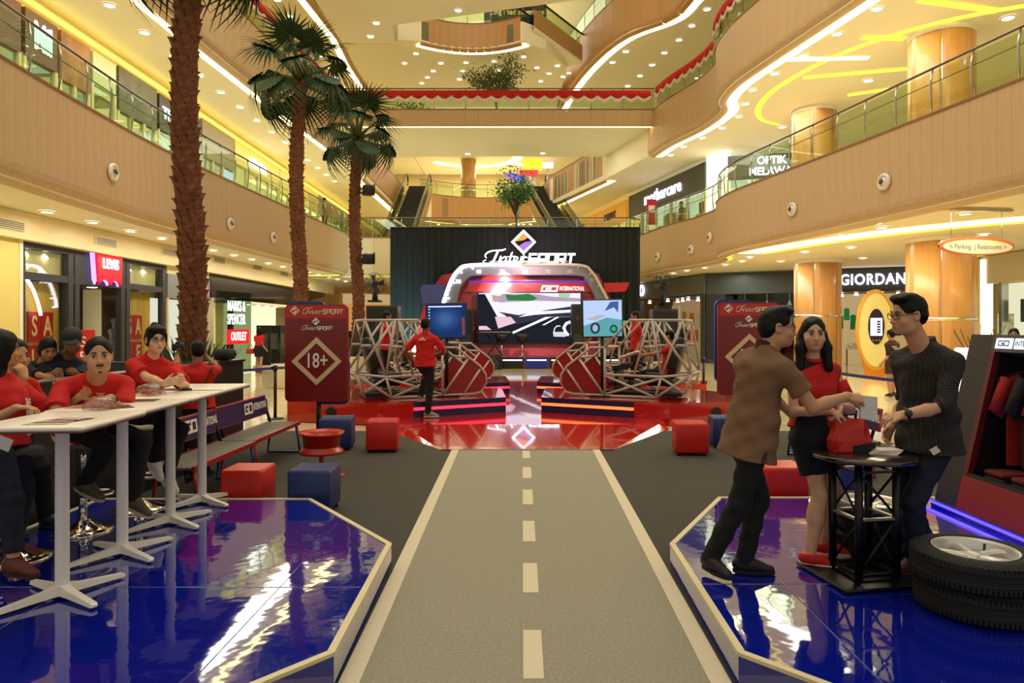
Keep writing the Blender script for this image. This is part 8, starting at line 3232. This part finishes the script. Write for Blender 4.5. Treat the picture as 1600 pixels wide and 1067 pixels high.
# ---- escalators
def escalator(a, c, w, label):
 a, c = Vector(a), Vector(c)
 d = c - a
 hd = Vector((d.x, d.y, 0)).normalized()
 sd = Vector((hd.y, -hd.x, 0))
 t = thing('escalator', label, 'escalator', a, 0, 'escalators of the upper floors')
 Mi = ROOT_M[t.name].inverted()
 n = int(d.length / .55)
 sb = MB()
 sb.box((0, 0, 0), (w * .62, .5, .34))
 sm = sb.mesh('step', mat('escalator_step', '#1a1816', .5))
 for k in range(n):
  p = a + d * ((k + .5) / n)
  link('step', sm, t, False, M=Mi @ Matrix.Translation(p + Vector((0, 0, -.05))) @ Matrix.Rotation(math.atan2(hd.y, hd.x) - math.pi / 2, 4, 'Z'))
 for s_ in (-1, 1):
  o = sd * (w * .42 * s_)
  b = MB()
  A = [a + o, c + o, c + o + Vector((0, 0, .95)), a + o + Vector((0, 0, .95))]
  B2 = [p + sd * .03 for p in A]
  b.add(A + B2, [(0, 1, 2, 3), (7, 6, 5, 4), (0, 4, 5, 1), (2, 6, 7, 3)])
  part(b, 'glass_side', glass('escalator_glass', '#e2e6cc', .22), t, True)
  b = MB()
  u_ = Vector((0, 0, .95))
  pts = [a + o + hd * -.5 + Vector((0, 0, .3)), a + o - hd * .65 + Vector((0, 0, .7)), a + o - hd * .4 + u_, a + o + u_, c + o + u_, c + o + hd * .5 + u_, c + o + hd * .75 + Vector((0, 0, .6)), c + o + hd * .5 + Vector((0, 0, .25))]
  b.path(pts, .05, 8)
  part(b, 'handrail', mat('handrail_dark', '#2a2622', .4), t, True)
  b = MB()
  A = [a + o * 1.15 + Vector((0, 0, .25)), c + o * 1.15 + Vector((0, 0, .25)), c + o * 1.15 - Vector((0, 0, .55)), a + o * 1.15 - Vector((0, 0, .55))]
  B2 = [p + sd * .05 * s_ for p in A]
  b.add(A + B2, [(0, 1, 2, 3), (7, 6, 5, 4), (0, 4, 5, 1), (2, 6, 7, 3), (1, 5, 6, 2), (3, 7, 4, 0)])
  part(b, 'side_cladding', mat('escalator_cladding', '#b08a56', .4), t, True)
 b = MB()
 o1, o2 = sd * (w * .48), -sd * (w * .48)
 b.add([a + o1 - Vector((0, 0, .55)), c + o1 - Vector((0, 0, .55)), c + o2 - Vector((0, 0, .55)), a + o2 - Vector((0, 0, .55)), a + o1 - Vector((0, 0, .7)), c + o1 - Vector((0, 0, .7)), c + o2 - Vector((0, 0, .7)), a + o2 - Vector((0, 0, .7))],
          [(0, 1, 2, 3), (7, 6, 5, 4), (0, 4, 5, 1), (2, 6, 7, 3)])
 part(b, 'underside', M_CEIL, t, True)

escalator((-7.1, 38.4, 6.1), (-7.55, 49.6, 11.9), 2.0, 'left escalator rising from the second to the third floor')
escalator((2.9, 38.6, 6.1), (1.0, 49.6, 11.9), 2.0, 'right escalator rising from the second to the third floor')
escalator(P(892, 84, 36.8), P(817, 30, 33.9), 1.5, 'short upper escalator at the fourth-floor curved balcony')
# ================================================================ palms and trees
M_BARK = mat('palm_boot', '#7d4e34', .9, vary=.4, vscale=9)
M_BARK2 = mat('palm_trunk', '#553320', .95, vary=.3, vscale=12)
M_FROND = mat('palm_leaf', '#27441a', .5, vary=.35, vscale=3)
M_STALK = mat('palm_stalk', '#55602a', .6)

# one leaf base (boot): a pointed, outward-curling scale
b = MB()
b.add([(-.10, 0, -.14), (.10, 0, -.14), (.105, .02, .0), (-.105, .02, .0), (.035, .075, .13), (-.035, .075, .13), (0, .105, .155), (-.09, -.03, -.12), (.09, -.03, -.12), (0, .03, .16)],
      [(0, 3, 2, 1), (3, 5, 4, 2), (5, 6, 4), (0, 1, 8, 7), (4, 6, 9), (6, 5, 9), (2, 4, 9), (5, 3, 9), (7, 0, 3, 9), (1, 8, 9, 2)])
for i in range(len(b.f)):
 b.f[i] = tuple(reversed(b.f[i]))
BOOT = b.mesh('leaf_base', M_BARK)

def frond_mesh(seed, L=1.0, droop=.5, n=30):
 random.seed(seed)
 b = MB()
 for k in range(n):
  a = R(-118 + 236 * k / (n - 1)) + random.uniform(-.03, .03)
  ln = L * (.62 + .38 * math.cos(a * .6)) * random.uniform(.9, 1.08)
  d = Vector((math.sin(a), math.cos(a), 0))
  nn = Vector((d.y, -d.x, 0))
  pts = []
  for j, f in enumerate((0, .35, .7, 1.0)):
   dr = droop * (f ** 2.2) * ln
   wid = (.012, .038, .020, .003)[j] * L
   c = d * (ln * f * (1 - .2 * f * droop)) + Vector((0, 0, -dr + .04 * math.sin(a * 9) * f))
   pts += [c - nn * wid, c + Vector((0, 0, .012 * (1 - f))), c + nn * wid]
  fs = []
  for j in range(3):
   q = 3 * j
   fs += [(q, q + 1, q + 4, q + 3), (q + 1, q + 2, q + 5, q + 4)]
  b.add(pts, fs)
 # the pleated heart of the fan
 n2 = 22
 vs = [(0, 0, 0)]
 for k in range(n2 + 1):
  a = R(-105 + 210 * k / n2)
  r_ = L * .42
  vs.append((r_ * math.sin(a), r_ * math.cos(a), .02 * (k % 2) - droop * .05))
 b.add(vs, [(0, k + 2, k + 1) for k in range(n2)])
 return b

FR = []
for i, dr in enumerate((.25, .55, .9)):
 FR.append(frond_mesh(i, 1.0, dr, 24).mesh('frond', M_FROND))
_b = MB()
_b.path([(0, 0, 0), (0, .25, .0), (0, .5, -.01)], .022, 6, radii=[.04, .022, .015])
STALK = _b.mesh('stalk', M_STALK)

def palm(x, y, ztop, r_, label, seed, z0=.55, nf=22, L=1.05, up_fan=True):
 random.seed(seed)
 t = thing('palm_tree', label, 'palm tree', (x, y, z0), 0, 'tall fan palms on the left')
 h = ztop - z0
 b = MB()
 n = 14
 b.path([(.06 * math.sin(k * .5), .05 * math.cos(k * .4), h * k / n) for k in range(n + 1)], r_, 12, radii=[r_ * (.86 - .14 * k / n) for k in range(n + 1)])
 part(b, 'trunk', M_BARK2, t)
 # leaf bases in a spiral
 N = 290
 zlo, zhi = (.1, h - .1)
 for k in range(N):
  a = k * 2.39996
  z = zlo + (zhi - zlo) * k / N
  kk = z / h * n
  cx, cy = .06 * math.sin(kk * .5), .05 * math.cos(kk * .4)
  rr = r_ * (.80 - .14 * z / h)
  M_ = Matrix.Translation((cx + rr * math.sin(a), cy + rr * math.cos(a), z)) @ Matrix.Rotation(-a, 4, 'Z') @ Matrix.Rotation(R(random.uniform(-8, 6)), 4, 'X') @ Matrix.Scale(random.uniform(.85, 1.15) * r_ / .19, 4)
  link('leaf_base', BOOT, t, False, M=M_)
 # crown
 for k in range(nf):
  a = k * 2.39996 + seed
  u = k / (nf - 1)
  el_ = R(80 - 105 * u)                   # upright in the heart, hanging at the skirt
  s_ = L * random.uniform(.88, 1.1)
  ti = 0 if u < .35 else (1 if u < .7 else 2)
  hdg = Matrix.Translation((.06 * math.sin(n * .5), .05 * math.cos(n * .4), h - .05 + .18 * (1 - u))) @ Matrix.Rotation(a, 4, 'Z') @ Matrix.Rotation(el_, 4, 'X')
  f = link('frond', FR[ti], t, False, M=hdg @ Matrix.Translation((0, .78 * s_, 0)) @ Matrix.Rotation(R(-14 - 30 * u), 4, 'X') @ Matrix.Rotation(random.uniform(-.3, .3), 4, 'Y') @ Matrix.Scale(s_ * .74, 4))
  g = link('stalk', STALK, t, False, M=hdg @ Matrix.Scale(s_ * 1.6, 4))
 return t

def planter(x, y, label, w=1.0, h=.62, m=None, n=70, seed=1):
 t = thing('planter', label, 'planter', (x, y, 0.001), 0, 'planters at the feet of the palms')
 b = MB()
 b.rbox((0, 0, h / 2), (w, w, h), .04)
 part(b, 'pot', m or mat('cream_planter', '#d8cba4', .4), t)
 b = MB()
 b.box((0, 0, h - .02), (w * .9, w * .9, .06))
 part(b, 'soil', mat('soil', '#2a1d12', .95), t)
 random.seed(seed)
 b = MB()
 for k in range(n):
  a, rr = random.random() * 6.28, random.uniform(.15, .42) * w
  p = Vector((rr * math.cos(a), rr * math.sin(a), h))
  d = Vector((math.cos(a), math.sin(a), 0))
  nn = Vector((-d.y, d.x, 0)) * .02
  ln = random.uniform(.5, .95)
  lean = random.uniform(.15, .7)
  pts = []
  for j, f in enumerate((0, .4, .75, 1)):
   c = p + d * (lean * ln * f ** 1.6) + Vector((0, 0, ln * f * (1 - .25 * f * lean)))
   wd = (1, 1.1, .7, .1)[j]
   pts += [c - nn * wd, c + nn * wd]
  b.add(pts, [(0, 1, 3, 2), (2, 3, 5, 4), (4, 5, 7, 6)])
 part(b, 'grass_blades', mat('planter_grass', '#3c4a1e', .7, vary=.4, vscale=6), t, kind='stuff')

palm(-5.66, 11.6, 8.35, .205, 'nearest fan palm, its trunk crossing the left balcony, its crown above the frame', 1, nf=18, L=1.3)
palm(-6.38, 19.5, 8.75, .19, 'second fan palm with a full crown in front of the left balcony', 2, nf=19, L=1.42)
palm(-5.58, 23.0, 8.05, .185, 'third fan palm, farthest and lowest crown left of the stage curtain', 3, nf=18, L=1.36)
planter(-5.66, 11.6, 'planter with dry grass at the foot of the nearest palm', 1.15, .72, seed=3, n=110)
planter(-6.38, 19.5, 'planter at the foot of the second palm behind the age-limit sign', 1.1, .7, seed=4)
planter(-5.58, 23.0, 'cream planter with green grass at the foot of the third palm', 1.15, .75, seed=5)

def leafy_tree(base, h, rw, label, seed, nl=1500, planter_=True, lcol='#4a6a2a', ls=.09):
 random.seed(seed)
 t = thing('potted_tree', label, 'tree', base, 0)
 if planter_:
  b = MB()
  b.lathe([(.001, .0), (.28, 0), (.36, .5), (.33, .5), (.3, .45), (.001, .45)], 20)
  part(b, 'pot', mat('grey_pot', '#a39a86', .5), t)
 tips = []
 b = MB()
 top = h * .52
 b.path([(0, 0, .4), (.05, .02, top * .5), (-.04, 0, top)], .05, 8, radii=[.07, .06, .05])
 for k in range(11):
  a = 2.4 * k
  r_ = rw * random.uniform(.45, .95)
  p0 = Vector((-.04, 0, top * random.uniform(.8, 1.0)))
  p2 = Vector((r_ * math.cos(a), r_ * math.sin(a), h * random.uniform(.68, .97)))
  p1 = p0.lerp(p2, .5) + Vector((0, 0, .1))
  b.path([p0, p1, p2], .02, 6, radii=[.04, .025, .01])
  tips += [(p1, .4), (p2, .55), (p0.lerp(p2, .75), .5)]
 part(b, 'trunk', mat('tree_bark', '#4a3826', .9), t)
 b = MB()
 for k in range(nl):
  c, sp_ = random.choice(tips)
  p = c + Vector((random.gauss(0, sp_ * .5), random.gauss(0, sp_ * .5), random.gauss(0, sp_ * .33)))
  d = Vector((random.gauss(0, 1), random.gauss(0, 1), random.gauss(-.3, .7))).normalized()
  n_ = d.cross(Vector((random.random(), random.random(), random.random()))).normalized()
  L = ls * random.uniform(.7, 1.4)
  b.add([p, p + d * L * .5 + n_ * L * .25, p + d * L, p + d * L * .5 - n_ * L * .25], [(0, 1, 2, 3)])
 part(b, 'leaves', mat('tree_leaf_' + lcol[1:], lcol, .6, vary=.4, vscale=5), t, kind='stuff')

leafy_tree(Vector((P(775, 150, 34.6).x, 34.6, 11.81)), 3.45, 1.75, 'feathery potted tree on the third-floor bridge behind the bunting', 7, 1900, ls=.14, lcol='#566430')
leafy_tree(Vector((P(806, 300, 37).x, 37.0, 6.1)), 4.0, 1.2, 'leafy potted tree behind the black curtain, in front of the right escalator', 8, 1900, ls=.15, lcol='#3f6a30')
for k, (px, lb) in enumerate(((628, 'low green plant row at the left end of the third-floor bridge'), (652, 'second low green plant near the left end of the third-floor bridge'))):
 q = P(px, 148, 36)
 t = thing('shrub', lb, 'shrub', (q.x, q.y, 11.81), 0)
 random.seed(20 + k)
 b = MB()
 b.rbox((0, 0, .2), (.8, .4, .4), .04)
 part(b, 'trough', mat('grey_pot', '#a39a86', .5), t)
 b = MB()
 for j in range(260):
  p = Vector((random.gauss(0, .3), random.gauss(0, .15), random.uniform(.4, 1.7)))
  d = Vector((random.gauss(0, 1), random.gauss(0, 1), random.gauss(.2, .6))).normalized()
  n_ = d.cross(Vector((.3, .5, random.random()))).normalized()
  b.add([p, p + d * .1 + n_ * .04, p + d * .2, p + d * .1 - n_ * .04], [(0, 1, 2, 3)])
 part(b, 'leaves', mat('tree_leaf_bright', '#5a9a34', .6, vary=.4, vscale=5), t, kind='stuff')
# coloured stalls seen through the bridge glass
for k, (px, c, w, lb) in enumerate(((622, '#4a3ad0', .5, 'violet lit stall behind the bridge glass'), (684, '#d8b03a', .4, 'yellow stall board behind the bridge glass'), (692, '#d9d4d0', .4, 'white stall board behind the bridge glass'), (700, '#3a6ae0', .5, 'blue stall board behind the bridge glass'),
         (640, '#3a2c26', .9, 'dark brown kiosk behind the bridge glass'), (1016, '#e8e4ff', .6, 'white-blue lit stall at the right end of the bridge'))):
 q = P(px, 160, 36.5)
 t = thing('market_stall', lb, 'stall', (q.x, 36.5 + .1 * k, 11.81), 0, 'small stalls on the third-floor bridge')
 b = MB()
 b.rbox((0, 0, .55), (w, .4, 1.1), .03)
 part(b, 'counter', mat('stall_' + c[1:], c, .5, emit=.35 if k not in (4,) else 0), t)
 b = MB()
 b.box((0, 0, 1.13), (w * 1.1, .5, .05))
 part(b, 'top', M_WHITE, t)
# black spotlights clamped to the third palm
for z_, lb in ((6.2, 'black spotlight clamped high on the third palm trunk'), (3.9, 'black spotlight clamped low on the third palm trunk')):
 t = thing('spotlight', lb, 'spotlight', (-5.25, 22.85, z_), R(20), 'black spotlights on the third palm')
 b = MB()
 b.rbox((.08, 0, .1), (.34, .3, .34), .04)
 part(b, 'housing', M_BLACK, t)
 b = MB()
 b.box((.28, -.02, .12), (.03, .34, .38))
 part(b, 'barn_door', M_BLACK, t)
 b = MB()
 b.box((-.15, 0, 0), (.25, .05, .05))
 part(b, 'clamp', M_BLACK, t)
# yellow-green leaf sprig by the clothing display
t = thing('potted_plant', 'thin twiggy plant against the yellow wall behind the clothing display', 'plant', (P(1530, 520, 14).x, 14.0, 0), 0)
b = MB()
b.lathe([(.001, .0), (.2, 0), (.26, .5), (.22, .5), (.2, .44), (.001, .44)], 16)
part(b, 'pot', mat('grey_pot', '#a39a86', .5), t)
b = MB()
random.seed(5)
for k in range(16):
 a = k * 2.4
 b.path([(0, 0, .4), (.12 * math.cos(a), .12 * math.sin(a), 1.0), (.45 * math.cos(a), .45 * math.sin(a), 1.3 + random.random() * .5)], .008, 5)
part(b, 'twigs', mat('twig_green', '#4a4a20', .7), t, kind='stuff')

# ================================================================ lettering to plain meshes
dg = bpy.context.evaluated_depsgraph_get()
dg.update()
for o in [o for o in bpy.data.objects if o.type == 'FONT']:
 me = bpy.data.meshes.new_from_object(o.evaluated_get(dg))
 n = bpy.data.objects.new('lettering', me)
 COL.objects.link(n)
 n.parent = o.parent
 n.matrix_parent_inverse = o.matrix_parent_inverse.copy()
 n.matrix_basis = o.matrix_basis.copy()
 if not me.materials:
  me.materials.append(o.data.materials[0])
 bpy.data.objects.remove(o)

# ================================================================ smaller pieces become sub-parts of the part that carries them
SUBS = {'spoke': 'rim', 'hub': 'rim', 'valve': 'rim', 'tread_blocks': 'tyre', 'screen_picture': 'screen', 'desktop_icon': 'screen', 'screen_dial': 'screen', 'screen_glyph': 'screen', 'glide': 'foot', 'emblem_field': 'emblem_frame',
  'bolt_hole': 'rim_face', 'keys': 'keyboard_body', 'poster_picture': 'poster', 'dial_tick': 'arch_body', 'blade': 'motor', 'driver': 'cabinet', 'grille': 'cabinet', 'sole': 'shoe', 'black_pocket': 'bag_body',
  'seat_slat': 'seat_board', 'sign_halo': 'sign_tab', 'phone_screen': 'phone_body', 'lens': 'camera_body', 'led_strip': 'fascia_board', 'diamond_frame': 'poster', 'soil': 'pot', 'belt_head': 'post', 'goatee': 'moustache'}
for r_ in [o for o in bpy.data.objects if o.parent is None and o.get('category')]:
 kids = {}
 for c in r_.children:
  kids.setdefault(c.name.split('.')[0], []).append(c)
 for a, p in SUBS.items():
  if a in kids and p in kids:
   for i, c in enumerate(kids[a]):
    q = kids[p][i] if len(kids[p]) == len(kids[a]) else kids[p][0]
    mi_ = (q.matrix_parent_inverse @ q.matrix_basis).inverted() @ c.matrix_parent_inverse
    c.parent = q
    c.matrix_parent_inverse = mi_
